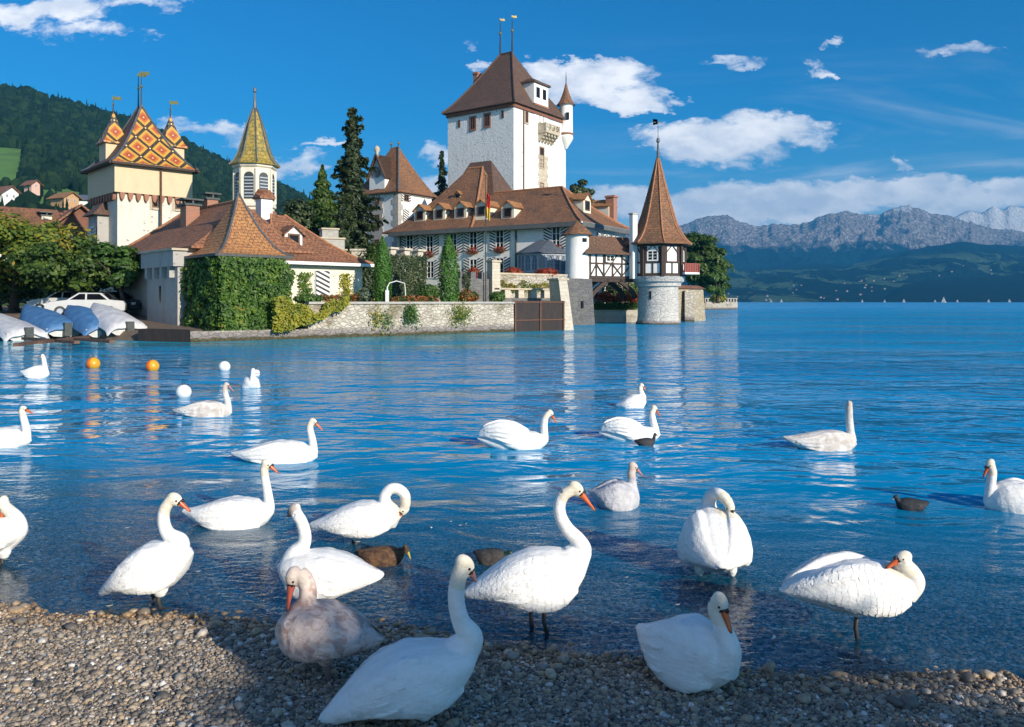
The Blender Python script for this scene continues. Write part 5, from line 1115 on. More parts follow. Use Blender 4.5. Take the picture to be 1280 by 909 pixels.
for k in range(8): th = math.pi / 8 + k * math.pi / 4; mb.tube([bcn + V2(math.cos(th), math.sin(th)) * r_ + UP * (z_ + .01) for (r_, z_) in prof], .05, 5)
mb.build('hip_cap', M['lead'], sp)
mb = MB(); mb.lathe(bcn, [(.16, 15.3), (.1, 16.0), (.05, 16.6), (.12, 16.7), (.1, 16.9), (.02, 17.0)], 8); mb.build('spire_tip', M['lead'], bf)

# long gatehouse range
RC = V2(-17.2, 43.6); RL, RW, RZ = 12.6, 6.4, 4.95
gh = thing('gatehouse_range', (RC.x, RC.y, 1), 'long low gatehouse range with red brown tile roof and two brick chimneys', 'building')
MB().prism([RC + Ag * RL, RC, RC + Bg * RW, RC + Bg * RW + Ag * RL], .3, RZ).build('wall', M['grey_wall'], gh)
mb = MB(); base = rect(RC, Ag, RL, Bg, RW, .45); e1, e0 = RC + Ag * 9.6 + Bg * RW / 2, RC + Ag * 1.5 + Bg * RW / 2; mb.roof(base, (e1, e0), RZ + .05, 7.9, 1.15); r_ = mb.build('roof', M['roof_red'], gh); ridge_caps(r_, [[e1 + UP * 7.93, e0 + UP * 7.93], hip_line(base[0], e1, RZ + .05, 7.9, 1.15)], .1)
def chimney(parent, c, w_, z0, z1, ax, mat='brick', cap='iron'):
    mb = MB(); mb.box((c.x, c.y, (z0 + z1) / 2), (w_, w_, z1 - z0), ax); o = mb.build('chimney', M[mat], parent)
    mb = MB(); mb.box((c.x, c.y, z1 + .06), (w_ * 1.25, w_ * 1.25, .12), ax)
    for sx in (-1, 1):
        for sy in (-1, 1): mb.box((c.x + sx * w_ * .35, c.y + sy * w_ * .35, z1 + .22), (.1, .1, .22), ax)
    mb.box((c.x, c.y, z1 + .38), (w_ * 1.5, w_ * 1.3, .1), ax); mb.build('chimney_cap', M[cap], o)
p = at(237.5, 265, 49.5); chimney(gh, p, .85, 6.2, 7.9, (.7, .7)); p = at(263, 258, 50.5); chimney(gh, p, .7, 6.8, 8.4, (.7, .7))
p = at(330, 262, 50.0); mb = MB(); mb.box((p.x, p.y, 7.0), (.75, .75, 3.0), (Bg.x, Bg.y)); mb.build('white_flue', M['white_wall'], gh)
mb = MB(); r4 = rect(V2(p.x, p.y) - Ag * .38 - Bg * .38, Ag, .76, Bg, .76, .14); mb.roof(r4, (V2(p.x, p.y) - Bg * .4, V2(p.x, p.y) + Bg * .4), 8.5, 9.0, 1.0, 2); mb.build('flue_roof', M['roof_red'], gh)
RF = Wall(RC, Ag, -Bg)
for u_ in (166, 236): window(gh, RF.pt(u_, 325), Ag, -Bg, .45, .5, 'brown_wood', bars=(0, 0))
# corbelled shade wall
ww_ = thing('corbelled_wall', (-19.5, 43, .5), 'tall shaded wall bay with corbelled top left of the ivy tower', 'wall')
RF2 = Wall(RC - Bg * .9, Ag, -Bg); s0, s1 = RF2.s_at(222), RF2.s_at(184); a_, b_ = RF2.p0 + Ag * s0, RF2.p0 + Ag * s1
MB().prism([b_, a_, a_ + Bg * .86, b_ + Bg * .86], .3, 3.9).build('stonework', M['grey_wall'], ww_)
mb = MB(); mb.prism([b_ - Bg * .3 + Ag * .15, a_ - Bg * .3 - Ag * .15, a_ + Bg * .86 - Ag * .15, b_ + Bg * .86 + Ag * .15], 3.903, 4.75, 0)
for k in range(4): c_ = b_.lerp(a_, (k + .5) / 4); mb.prism([c_ + Ag * .14 - Bg * .28, c_ - Ag * .14 - Bg * .28, c_ - Ag * .14 - Bg * .002, c_ + Ag * .14 - Bg * .002], 3.3, 3.9, 0)
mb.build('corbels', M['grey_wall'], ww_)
mb = MB(); mb.prism([b_ - Bg * .42 + Ag * .3, a_ - Bg * .42 - Ag * .3, a_ + Bg * .86 - Ag * .3, b_ + Bg * .86 + Ag * .3], 4.753, 4.87); mb.build('coping', M['sandstone'], ww_)
mb = MB(); c_ = b_.lerp(a_, .45) + UP * 2.4; wbox(mb, c_, Ag, -Bg, .22, .95, .03); mb.build('slit_window', M['glass'], ww_)
# ivy tower
IC = V2(-14.9, 41.0); IA, IB, IZ = 4.6, 3.35, 4.4
iv = thing('ivy_tower', (IC.x, IC.y, .5), 'square corner tower smothered in green ivy under a swept orange tiled roof', 'tower')
MB().prism([IC + Ag * IA, IC, IC + Bg * IB, IC + Bg * IB + Ag * IA], .3, IZ).build('wall', M['tower_wall'], iv)
base = rect(IC, Ag, IA, Bg, IB, .42); c0 = V2(at(298, 240, 43.6).x, 43.6)
mb = MB(); mb.roof(base, (c0, c0), IZ + .05, 7.95, 1.75, n=12); r_ = mb.build('roof', M['roof_orange'], iv); ridge_caps(r_, [hip_line(base[1], c0, IZ + .05, 7.95, 1.75, 12), hip_line(base[2], c0, IZ + .05, 7.95, 1.75, 12)], .06, 'lead')
finial(iv, c0 + UP * 7.8, 1.15, .07, False)
mb = MB()
for i in range(2): mb.beam(base[i] + UP * (IZ - .02), base[i + 1] + UP * (IZ - .02), .12, .14)
mb.build('gutter', M['iron'], iv)
mb = MB()
for (a_, d_, L_, n_) in ((IC, Bg, IB, -Ag), (IC, Ag, IA, -Bg)): wbox(mb, a_ + d_ * L_ / 2 + UP * 4.1, d_, n_, L_, .5, .03)
mb.build('brick_frieze', M['brick'], iv)
def ivy_points(wp0, d_, n_, s0, s1, z0, z1, n, depthn=.25, edge=.2, seed=0):
    rg = np.random.default_rng(seed); s = rg.uniform(s0, s1, n); z = rg.uniform(z0, z1, n); thk = depthn * (.25 + 1.2 * fbm(s * 1.1 + seed, z * 1.1, 4, seed))
    ok = (fbm(s * .8 + 7, z * .5, 3, seed + 3) + (z1 - z) / (z1 - z0) * .55 > edge)
    s, z, thk = s[ok], z[ok], thk[ok]; o_ = thk * rg.uniform(.15, 1, len(s)) + .03
    P_ = np.array(wp0)[None] + np.outer(s, np.array(d_)) + np.outer(o_, np.array(n_)); P_[:, 2] = z
    return P_, np.tile(np.array(n_) + np.array([0, 0, .25]), (len(s), 1))
a_, an_ = ivy_points(IC, Bg, -Ag, -.3, IB + .4, .5, 4.25, 9000, .75, .30, 3); b_, bn_ = ivy_points(IC, Ag, -Bg, -.3, IA + .1, .5, 4.25, 7000, .6, .38, 4)
ivy = leaves('ivy', np.concatenate([a_, b_]), np.concatenate([an_, bn_]), .105, M['leaf_ivy'], None); tag(ivy, 'dense green ivy with reddening leaves covering the corner tower walls', 'ivy')
a_, an_ = ivy_points((*lwp(343), 0), lwd, lwn, -.2, 4.2, .4, 2.25, 5200, .8, .52, 8); s_ = (a_ - np.array([*lwp(343), 0])) @ np.array(lwd); kp = (a_[:, 2] - .35) / 1.9 > np.clip(s_ / 4.2, 0, 1) ** 1.3 * .85 + .35 * (fbm(s_ * 1.6, a_[:, 2] * 1.2, 3, 91) - .5) - .08; a_, an_ = a_[kp], an_[kp]; yl = leaves('creeper', a_, an_, .085, M['leaf_yellow'], None); tag(yl, 'bright yellow green creeper hanging over the lake wall beside the ivy tower', 'creeper')
for (u_, z_, wd, n_, mm, sd, lb) in ((512, 1.35, .5, 700, 'leaf_bush', 1, 'round green tuft growing out of the lake wall between the cypresses'), (575, 1.25, .9, 420, 'leaf_autumn', 2, 'thin rusty creeper trailing down the lake wall under the right cypress'), (470, 1.0, .45, 160, 'leaf_autumn', 3, 'sparse brown creeper on the lake wall under the left cypress'), (483, .8, .5, 120, 'leaf_bush', 4, 'small dark weeds in the lake wall joints')):
    p0_ = np.array([*lwp(u_), 0]); rg = np.random.default_rng(sd); a = rg.normal(0, .45, (n_, 2)); P_ = p0_ + np.outer(a[:, 0] * wd, np.array(lwd)) + np.outer(np.abs(rg.normal(0, .14 if sd > 1 else .22, n_)) + .04, np.array(lwn)); P_[:, 2] = z_ + a[:, 1] * (.75 if sd != 1 else .55) - .3 * (np.abs(a[:, 0]) if sd == 1 else 0)
    cr = leaves('creeper', P_, np.tile(np.array(lwn) + np.array([0, 0, .4]), (n_, 1)), .07, M[mm]); tag(cr, lb, 'creeper')

# garden house with striped shutters
HC = V2(at(343.5, 377, 46.0).x, 46.0); HB, HA, HZ = 5.9, 6.0, 4.3
hs_ = thing('garden_house', (HC.x, HC.y, 1.8), 'cream garden house with striped shutters and large hipped red brown roof', 'house')
MB().prism([HC + Ag * HA, HC, HC + Bg * HB, HC + Bg * HB + Ag * HA], 1.0, HZ).build('wall', M['cream'], hs_)
mb = MB(); base = rect(HC, Ag, HA, Bg, HB, .5); h1, h0 = HC + Ag * 3.6 + Bg * 1.9, HC + Ag * 3.0 + Bg * 1.3; rg4 = (h1 + V2(0, 0), h0, h0 + Bg * .9, h1 + Bg * .9)
mb.roof(base, rg4, HZ + .05, 7.35, 1.3); r_ = mb.build('roof', M['roof_red'], hs_); ridge_caps(r_, [hip_line(base[1], rg4[1], HZ + .05, 7.35, 1.3), hip_line(base[2], rg4[2], HZ + .05, 7.35, 1.3)], .07)
mb = MB(); mb.beam(base[1] + UP * (HZ - .05), base[2] + UP * (HZ - .05), .2, .18); mb.build('eave_board', M['white_paint'], hs_)
HW = Wall(HC, Bg, -Ag)
for (u_, w_) in ((352.5, .75), (402.5, .9)):
    c_ = HW.pt(u_, 354.5); f_ = window(hs_, c_, Bg, -Ag, w_ + .1, 1.55, 'greyblue', bars=(0, 0)); shutter(f_, c_ + -Ag * .04, Bg, -Ag, w_, 1.5, M['shut_a'])
WDh = Wall(HC + Ag * .95, Bg, -Ag); c_ = WDh.pt(367, 309); c_.z = 5.35; dormer(hs_, c_, Bg, -Ag, 1.15, .75, 1.7, side='white_paint', roofm='roof_red')
for (u_, n_, mm, lb) in ((379, 420, 'leaf_ivy', 'dark green climber trained up the cream house wall between the shutters'), (431, 380, 'leaf_yellow', 'light green climber at the right end of the cream house')):
    rg = np.random.default_rng(int(u_)); p0_ = np.array(HW.pt(u_, 370)); P_ = p0_ + np.outer(rg.normal(0, .22, n_), np.array(Bg)) + np.outer(rg.uniform(.04, .3, n_), -np.array(Ag)); P_[:, 2] = rg.uniform(1.9, 3.7, n_)
    cr = leaves('climber', P_, np.tile(-np.array(Ag), (n_, 1)), .08, M[mm]); tag(cr, lb, 'climber')
# stepped gable stub and ivy battlement
sg = thing('stepped_gable', (at(412, 300, 64).x, 64, 2), 'small grey stone gate with stepped gable between garden house and clock tower', 'gateway')
c_ = at(413, 300, 64); d_ = V2(.9, .44); d_.normalize(); nm = V2(d_.y, -d_.x); mb = MB(); cz = V2(c_.x, c_.y)
for (w_, z0_, z1_, off) in ((2.6, 2, 6.1, 0), (2.3, 6.1, 7.0, 0), (1.3, 7.0, 7.75, 0)): mb.prism([cz - d_ * w_ / 2, cz + d_ * w_ / 2, cz + d_ * w_ / 2 - nm * 1.0, cz - d_ * w_ / 2 - nm * 1.0], z0_ + .002, z1_)
mb.build('stonework', M['quoin'], sg); mb = MB()
for (w_, z1_) in ((2.75, 6.1), (2.4, 7.0), (1.45, 7.75)): mb.prism([cz - d_ * w_ / 2 + nm * .1, cz + d_ * w_ / 2 + nm * .1, cz + d_ * w_ / 2 - nm * 1.1, cz - d_ * w_ / 2 - nm * 1.1], z1_ + .005, z1_ + .13)
mb.build('coping', M['sandstone'], sg); mb = MB(); wbox(mb, cz + UP * 5.2, d_, nm, .8, 1.2, .03); mb.build('arch_opening', M['glass'], sg)
ib = thing('ivy_battlement', (at(512, 340, 58).x, 58, 1.8), 'battlemented garden wall hidden under dark ivy with pale merlons behind left cypress', 'wall')
a_, b_ = at(487, 340, 56.5), at(530, 340, 59.5); a_.z = b_.z = 0; d_ = (b_ - a_).normalized(); nm = V2(d_.y, -d_.x); L_ = (b_ - a_).length; mb = MB()
mb.prism([a_, b_, b_ - nm * .6, a_ - nm * .6], 1.8, 5.1)
for s_ in (.03, .42, .82): c_ = a_ + d_ * (L_ * (s_ + .08)); mb.box(c_ - nm * .3 + UP * 5.4, (.55, .6, .62), (d_.x, d_.y)); mb.box(c_ - nm * .3 + UP * 5.78, (.85, .9, .14), (d_.x, d_.y))
mb.build('stonework', M['pale_stone'], ib); P_, N_ = ivy_points(a_, d_, nm, -.1, L_ + .1, 1.8, 5.35, 3600, .35, .1, 21); iw = leaves('ivy', P_, N_, .1, M['leaf_conifer']); tag(iw, 'dark ivy covering the battlemented garden wall behind left cypress', 'ivy')
for q, (u_, b0) in enumerate(((448, 0),)):
    c_ = at(449, 322, 60); mb = MB(); mb.box(c_, (1.0, .8, 1.0), (1, 0)); mb.box(c_ + UP * .55, (1.2, 1.0, .14), (1, 0)); mb.box((c_.x, c_.y, 3.2), (.8, .7, 2.6), (1, 0)); o = mb.build('garden_pillar', M['pale_stone'], None, (c_.x, c_.y, 2)); tag(o, 'short pale stone pillar beside the garden house roof corner', 'pillar')

# flagpole, trellis arch
fp = thing('flagpole', (at(607, 370, 60).x, 60, 1.8), 'tall slim flagpole in front of the white wing', 'flagpole'); p_ = at(607, 370, 60); MB().tube([(p_.x, p_.y, 1.8), (p_.x, p_.y, 2 + 157 * .06)], [.045, .03], 6).build('pole', M['iron'], fp); MB().ball((p_.x, p_.y, 2 + 158.5 * .06), .1, 8).build('knob', M['gold'], fp)
fl = MB(); cols_ = 10
for i in range(cols_):
    for j in range(6): pass
gx = [(.03 + .22 * (k / 5) + .03 * math.sin(k * 2.1)) for k in range(6)]
vs = []; fs = []
for j in range(12):
    z_ = 2 + 136 * .06 - j * .17
    for k in range(6): vs.append((p_.x + .06 + k * .055 + .02 * math.sin(j * .6 + k), p_.y - .02 + .1 * math.sin(k * 2.2 + j * .25), z_ - k * .05))
for j in range(11):
    for k in range(5): fs.append((j * 6 + k, j * 6 + k + 1, j * 6 + 7 + k, j * 6 + 6 + k))
fm = [0 if (f[0] // 6) < 6 else 1 for f in fs]
mb = MB(); mb.add(vs, fs); mb.m = fm; fo = mb.build('flag', [flat('red_flag_cloth', (.55, .03, .02), .8), flat('yellow_flag_cloth', (.7, .45, .05), .8)], None, (p_.x, p_.y, 8)); mdf = fo.modifiers.new('thick', 'SOLIDIFY'); mdf.thickness = .015; tag(fo, 'limp red and yellow flag hanging from the flagpole', 'flag')
p1, p2 = at(484, 378, 47.6), at(507, 378, 48.4); tr = thing('garden_arch', (p1.x, p1.y, 1.9), 'white painted curved garden arch frame on the terrace beside the cypress', 'arch'); mb = MB()
mb.tube([p1 + UP * 0, p1 + UP * .9, p1 + UP * 1.15 + (p2 - p1) * .12, p1 + UP * 1.28 + (p2 - p1) * .5, p1 + UP * 1.15 + (p2 - p1) * .95, p2 + UP * .4], [.06, .035, .028, .028, .028, .028], 6); mb.build('frame', M['white_paint'], tr); mb = MB(); mb.box(p1 + UP * .35, (.2, .12, .75)); mb.build('post_base', M['white_paint'], tr)

# ------------------------------------------------------------------ trees and plants
tree('broad_tree', 'low spreading tree with yellowing crown at the left edge above the boats', (-33.0, 53, 1.4), (-32.4, 52.0, 4.9), (5.6, 3.6, 2.1), 60, 330, .17, M['leaf_autumn'], 1, .3)
tree('broad_tree', 'dense green tree with low branches beside the mosaic tower and white car', (-27.5, 50.5, 1.2), (-27.6, 50.2, 4.1), (4.1, 3.0, 1.75), 48, 330, .16, M['leaf'], 2, .25)
tree('broad_tree', 'small green tree touching the corner of the mosaic tower', (-24.0, 49.5, 1.2), (-24.4, 49.0, 3.9), (1.9, 1.6, 1.5), 20, 260, .15, M['leaf_bush'], 3, .15)
tree('broad_tree', 'dark leaf tree low on the left shore behind the grey boat', (-36, 56, 1.4), (-35.4, 55, 3.2), (4.6, 3.0, 1.6), 30, 280, .17, M['leaf'], 4, .25)
def conifer(name, label, base, h, r, seed, dens=1.0, mat='leaf_conifer', droop=.35, topf=.06, leaf=.26):
    rg = np.random.default_rng(seed); root = thing(name, base, label, 'conifer'); base = Vector(base)
    MB().tube([base - UP * .2, base + UP * h * .5, base + UP * h * .98], [h * .018, h * .011, .03], 8).build('trunk', M['bark'], root)
    P_, N_ = [], []; lv = int(h / .42); bb = MB()
    for i in range(lv):
        f = i / lv; z_ = h * (.05 + .95 * f); rr = r * ((1 - f) ** .6 * (.55 + .45 * (1 - f)) + topf) * rg.uniform(.6, 1.18)
        for k in range(int(7 * (1 - f * .4))):
            if rg.uniform() < .16: continue
            a = rg.uniform(0, 6.283); L_ = rr * rg.uniform(.6, 1.12); n = int(26 * dens * L_ / max(r, 1) * 1.6) + 6; s = rg.uniform(.18, 1, n) ** .8
            x = s * L_; lat = rg.normal(0, .16, n) * (L_ * .55) * (1.05 - s); zz = z_ - droop * L_ * s ** 1.6 + rg.normal(0, .10, n) + (.10 * L_ * (s > .85)); P_.append(np.stack([base.x + x * math.cos(a) - lat * math.sin(a), base.y + x * math.sin(a) + lat * math.cos(a), base.z + zz], -1)); N_.append(np.tile([math.cos(a) * .35, math.sin(a) * .35, .9], (n, 1)))
            if L_ > .5: bb.tube([base + UP * z_, base + Vector((L_ * .8 * math.cos(a), L_ * .8 * math.sin(a), z_ - droop * L_ * .6))], [.05, .02], 4)
    n = int(900 * dens); f = rg.uniform(0, 1, n); a = rg.uniform(0, 6.283, n); q = r * ((1 - f) ** .7) * .42 * np.sqrt(rg.uniform(.1, 1.1, n)); P_.append(np.stack([base.x + np.cos(a) * q, base.y + np.sin(a) * q, base.z + h * (.06 + .93 * f)], -1)); N_.append(np.stack([np.cos(a), np.sin(a), np.full(n, .7)], -1))
    bb.build('limbs', M['bark'], root)
    leaves('crown', np.concatenate(P_), np.concatenate(N_), leaf, M[mat], root, asp=.38, rg=rg); return root
conifer('tall_conifer', 'very tall dark conifer rising beside the white clock tower', (at(441, 370, 84).x, 84, 1.8), 20.7, 5.0, 5, 7.5)
tree('broad_conifer', 'broad green conifer with pointed top left of the tall conifer', (at(403, 370, 80).x, 80, 1.8), (at(402, 275, 80).x, 80, 8.6), (2.0, 2.0, 4.6), 40, 330, .19, M['leaf'], 6, .3, clump=.36)
Pt = bpy.data.objects['broad_conifer']; rg = np.random.default_rng(66); f_ = rg.uniform(0, 1, 3600) ** .7; a_ = rg.uniform(0, 6.283, 3600); r_ = (1 - f_) * 2.1 * rg.uniform(.5, 1.1, 3600) * (1 + .25 * np.sin(f_ * 38)); leaves('top_foliage', np.stack([at(403, 0, 80).x + np.cos(a_) * r_, 80 + np.sin(a_) * r_, 9.5 + f_ * 6.1], -1), np.stack([np.cos(a_), np.sin(a_), np.full(3600, .6)], -1), .18, M['leaf'], Pt)
tree('broad_conifer', 'lower rounded dark conifer behind the garden house roof', (at(373, 370, 79).x, 79, 1.8), (at(374, 280, 79).x, 79, 8.2), (1.9, 1.9, 4.9), 40, 300, .2, M['leaf_conifer'], 7, .3, clump=.36)
conifer('conifer', 'dark conifer peeping out left of the keep', (at(552, 370, 121).x, 121, 1.8), 23.2, 3.6, 8, 2.4)
conifer('conifer', 'dark conifer filling the gap left of the clock tower base', (at(428, 370, 75).x, 75, 1.8), 10.0, 3.2, 18, 5.0)
tree('round_tree', 'round dark treetop behind the residence roof right of the keep', (at(724, 370, 121).x, 121, 2), (at(724, 238, 121).x, 121, 18.0), (2.4, 2.4, 2.2), 22, 220, .26, M['leaf_conifer'], 9, .3)
tree('shore_tree', 'large leafy lakeside tree behind the lake turret above the jetty', (at(878, 370, 190).x, 190, 1.8), (at(876, 331, 190).x, 190, 11.0), (6.0, 5.0, 7.2), 70, 330, .42, M['leaf'], 10, .6)
tree('shore_tree', 'lower bright green tree at the lakeside right of the large one', (at(897, 370, 186).x, 186, 1.8), (at(896, 351, 186).x, 186, 6.6), (2.9, 2.9, 4.2), 26, 300, .36, M['leaf_bush'], 11, .4)
shrub('cypress', 'slim bright green column cypress left on the lake terrace', (at(478.5, 337, 48.2).x, 48.2, 3.92), (.52, .52, 1.98), 6500, .06, M['leaf_cypress'], 12, cat='cypress', pillar=True)
shrub('cypress', 'slim green column cypress in front of the wing, with red flowers at its foot', (at(561, 335, 52.4).x, 52.4, 4.08), (.66, .66, 2.25), 7500, .065, M['leaf_cypress'], 13, cat='cypress', pillar=True)
def bush(u, v, Y, rx, rz, n, mat, seed, label, leaf=.09, name='bush'):
    c = at(u, v, Y); shrub(name, label, (c.x, Y, max(c.z, 1.86 + rz * .8)), (rx, rx * .8, rz), n, leaf, M[mat], seed)
bush(458, 352, 54, 1.15, 1.5, 3200, 'leaf_conifer', 31, 'tall dark green bush left of the left cypress', .1)
bush(466, 340, 57, 1.1, 2.0, 3000, 'leaf', 32, 'dark leafy bush against the clock tower base', .11)
bush(455, 369, 48.5, .5, .38, 1100, 'leaf_grey', 33, 'small silvery grey bush on the terrace wall near the left cypress')
bush(536, 366, 51.5, .75, .55, 1500, 'leaf_bush', 34, 'low rounded green bush between the two cypresses')
bush(584, 371, 53.5, .75, .45, 1300, 'flower_mix', 35, 'low orange red flowering bush at the foot of the right cypress')
bush(622, 371, 54, .6, .35, 900, 'leaf_bush', 36, 'small green bush below the stone gate post')
bush(580, 352, 59, .5, .9, 1000, 'leaf_conifer', 37, 'dark bush in front of the shaded battlemented wall')
bush(383, 374, 45.5, .8, .25, 700, 'leaf_bush', 38, 'low green plants at the foot of the cream house')
bush(592, 341, 64, .5, .45, 700, 'flower_red', 39, 'red geranium clump under the lower windows left of the flagpole')
bush(643, 341, 65, .75, .45, 1000, 'flower_red', 40, 'red geranium clump on the garden wall right of the gate post')
bush(683, 342, 66, .95, .42, 1200, 'flower_red', 41, 'red geranium clump in front of the conservatory')
bush(760, 362, 79, 1.3, 1.3, 1400, 'leaf', 42, 'dark green bush seen through the bridge arch', .13)
bush(790, 360, 78.5, 1.1, 1.6, 1400, 'leaf_bush', 43, 'bright green bush beside the lake turret under the gallery', .13)
bush(917 - 20, 374, 192, 1.8, 1.2, 500, 'leaf_yellow', 44, 'yellow green shrub at the root of the far jetty', .3)
def bed(u0, u1, v, Y0, Y1, h, n, mat, seed, label, leaf=.075):
    rg = np.random.default_rng(seed); f = rg.uniform(0, 1, n); a, b = at(u0, v, Y0), at(u1, v, Y1); x = a.x + (b.x - a.x) * f; y = a.y + (b.y - a.y) * f + rg.normal(0, .25, n)
    z = min(a.z, b.z) + rg.uniform(0, 1, n) ** .7 * h * (.55 + .8 * fbm(f * 14, f * 0, 3, seed)); P_ = np.stack([x, y, z], -1); N_ = np.tile([0, -.4, .9], (n, 1)) + rg.normal(0, .3, (n, 3))
    o = leaves('flower_bed', P_, N_, leaf, M[mat]); tag(o, label, 'flower bed')
bed(398, 452, 379, 46.6, 48.6, .5, 1700, 'flower_mix', 51, 'orange flower border on the wall before the cream house')
bed(490, 548, 379, 48.4, 51.5, .42, 1700, 'flower_mix', 52, 'mixed red and white flower border between the cypresses')
bed(744, 802, 386, 76.0, 76.0, .7, 1300, 'leaf_bush', 53, 'green edging plants on the low wall under the gallery', .1)
bed(744, 802, 378.5, 76.5, 76.5, .85, 2600, 'flower_red', 54, 'long band of red orange flowers under the gallery arch', .1)
bed(626, 696, 366, 62.2, 65.8, .9, 2000, 'leaf_autumn', 55, 'dry rusty shrubs hanging along the garden wall below the conservatory', .09)

# ------------------------------------------------------------------ village houses on the left
def house(name, label, c, ax, L_, Wd, hw, hr, wallm, roofm, ov=.6, gable=True, win=2):
    ax = V2(*ax).normalized(); ay = V2(-ax.y, ax.x); c = Vector(c); root = thing(name, c, label, 'house')
    q = [c - ax * L_ / 2 - ay * Wd / 2, c + ax * L_ / 2 - ay * Wd / 2, c + ax * L_ / 2 + ay * Wd / 2, c - ax * L_ / 2 + ay * Wd / 2]; mb = MB(); mb.prism(q, c.z - 3, c.z + hw)
    for sx in (-1, 1): e = c + ax * (sx * L_ / 2) + UP * hw; mb.add([e - ay * Wd / 2, e + ay * Wd / 2, e + UP * hr], [(0, 1, 2) if sx > 0 else (2, 1, 0)])
    mb.build('wall', M[wallm] if isinstance(wallm, str) else wallm, root); mb = MB()
    for sy in (-1, 1):
        k = (hr / (Wd / 2)); e = [c + ax * (sx * (L_ / 2 + ov)) + ay * (sy * (Wd / 2 + ov)) + UP * (hw - ov * k + .05) for sx in (-1, 1)]; r = [c + ax * (sx * (L_ / 2 + ov)) + UP * (hw + hr + .05) for sx in (-1, 1)]
        up = [e[0], e[1], r[1], r[0]]; dn = [p - UP * .22 for p in up]; fs = [(0, 1, 2, 3), (7, 6, 5, 4), (0, 4, 5, 1), (1, 5, 6, 2), (3, 2, 6, 7), (0, 3, 7, 4)]
        mb.add(up + dn, fs if sy < 0 else [f[::-1] for f in fs])
    mb.build('roof', M[roofm], root)
    for (d_, n_, off, L2) in ((ax, -ay, Wd / 2, L_), (ay, ax, L_ / 2, Wd), (ay, -ax, L_ / 2, Wd)):
        if n_.dot(Vector((-c.x, -c.y, 0))) < 0: continue
        for i in range(win): window(root, c + n_ * off + d_ * ((i + .5) / win - .5) * L2 * .8 + UP * hw * .55, d_, n_, .9, 1.2, 'white_paint', bars=(1, 1))
    return root
pw = flat('brown_shingle_wall', (.2, .085, .055), .85, (.14, .06, .04), 3)
h_ = house('village_house', 'white house with a wide red tiled roof behind the yellowing tree', at(8, 318, 78), (.75, .66), 9, 7.5, 2.2, 2.4, 'white_wall', 'roof_red', 1.3)
h_ = house('village_house', 'brown shingled house with red roof and two gable windows left of the mosaic tower', at(93, 322, 80), (.62, -.78), 6, 5.6, 2.6, 2.4, pw, 'roof_red', .6); p = at(57, 268, 79); chimney(h_, p, .9, 6.5, 10.4, (.7, .7), 'cream')
house('village_house', 'brown barn with dark gable and red roof between the white house and shingled house', at(52, 322, 84), (.55, .83), 7, 6, 2.2, 2.2, M['brown_wood'], 'roof_red', .8, win=1)
house('hill_chalet', 'sunlit tan chalet with pale roof on the wooded slope', at(81, 256, 330), (.9, -.45), 8.5, 6.5, 3.0, 2.0, flat('tan_wall', (.6, .36, .18), .8), 'roof_orange', 1.2)
house('hill_chalet', 'grey roofed white chalet right of the tan one on the slope', at(106, 256, 345), (.95, .3), 9, 6, 2.6, 1.6, 'white_wall', 'slate', 1.4)
house('hill_chalet', 'white chalet with brown roof below the green meadow at the left edge', at(3, 252, 330), (.9, -.4), 10, 7, 3.6, 2.6, 'white_wall', 'roof_red', 1.6)
house('hill_chalet', 'tiny pink chalet in the trees under the meadow', at(40, 236, 360), (.9, -.4), 5, 4, 2.2, 1.6, plaster('pink_chalet', (.66, .42, .34)), 'roof_red', 1.2, win=1)
mb = MB(); mb.add([], [])
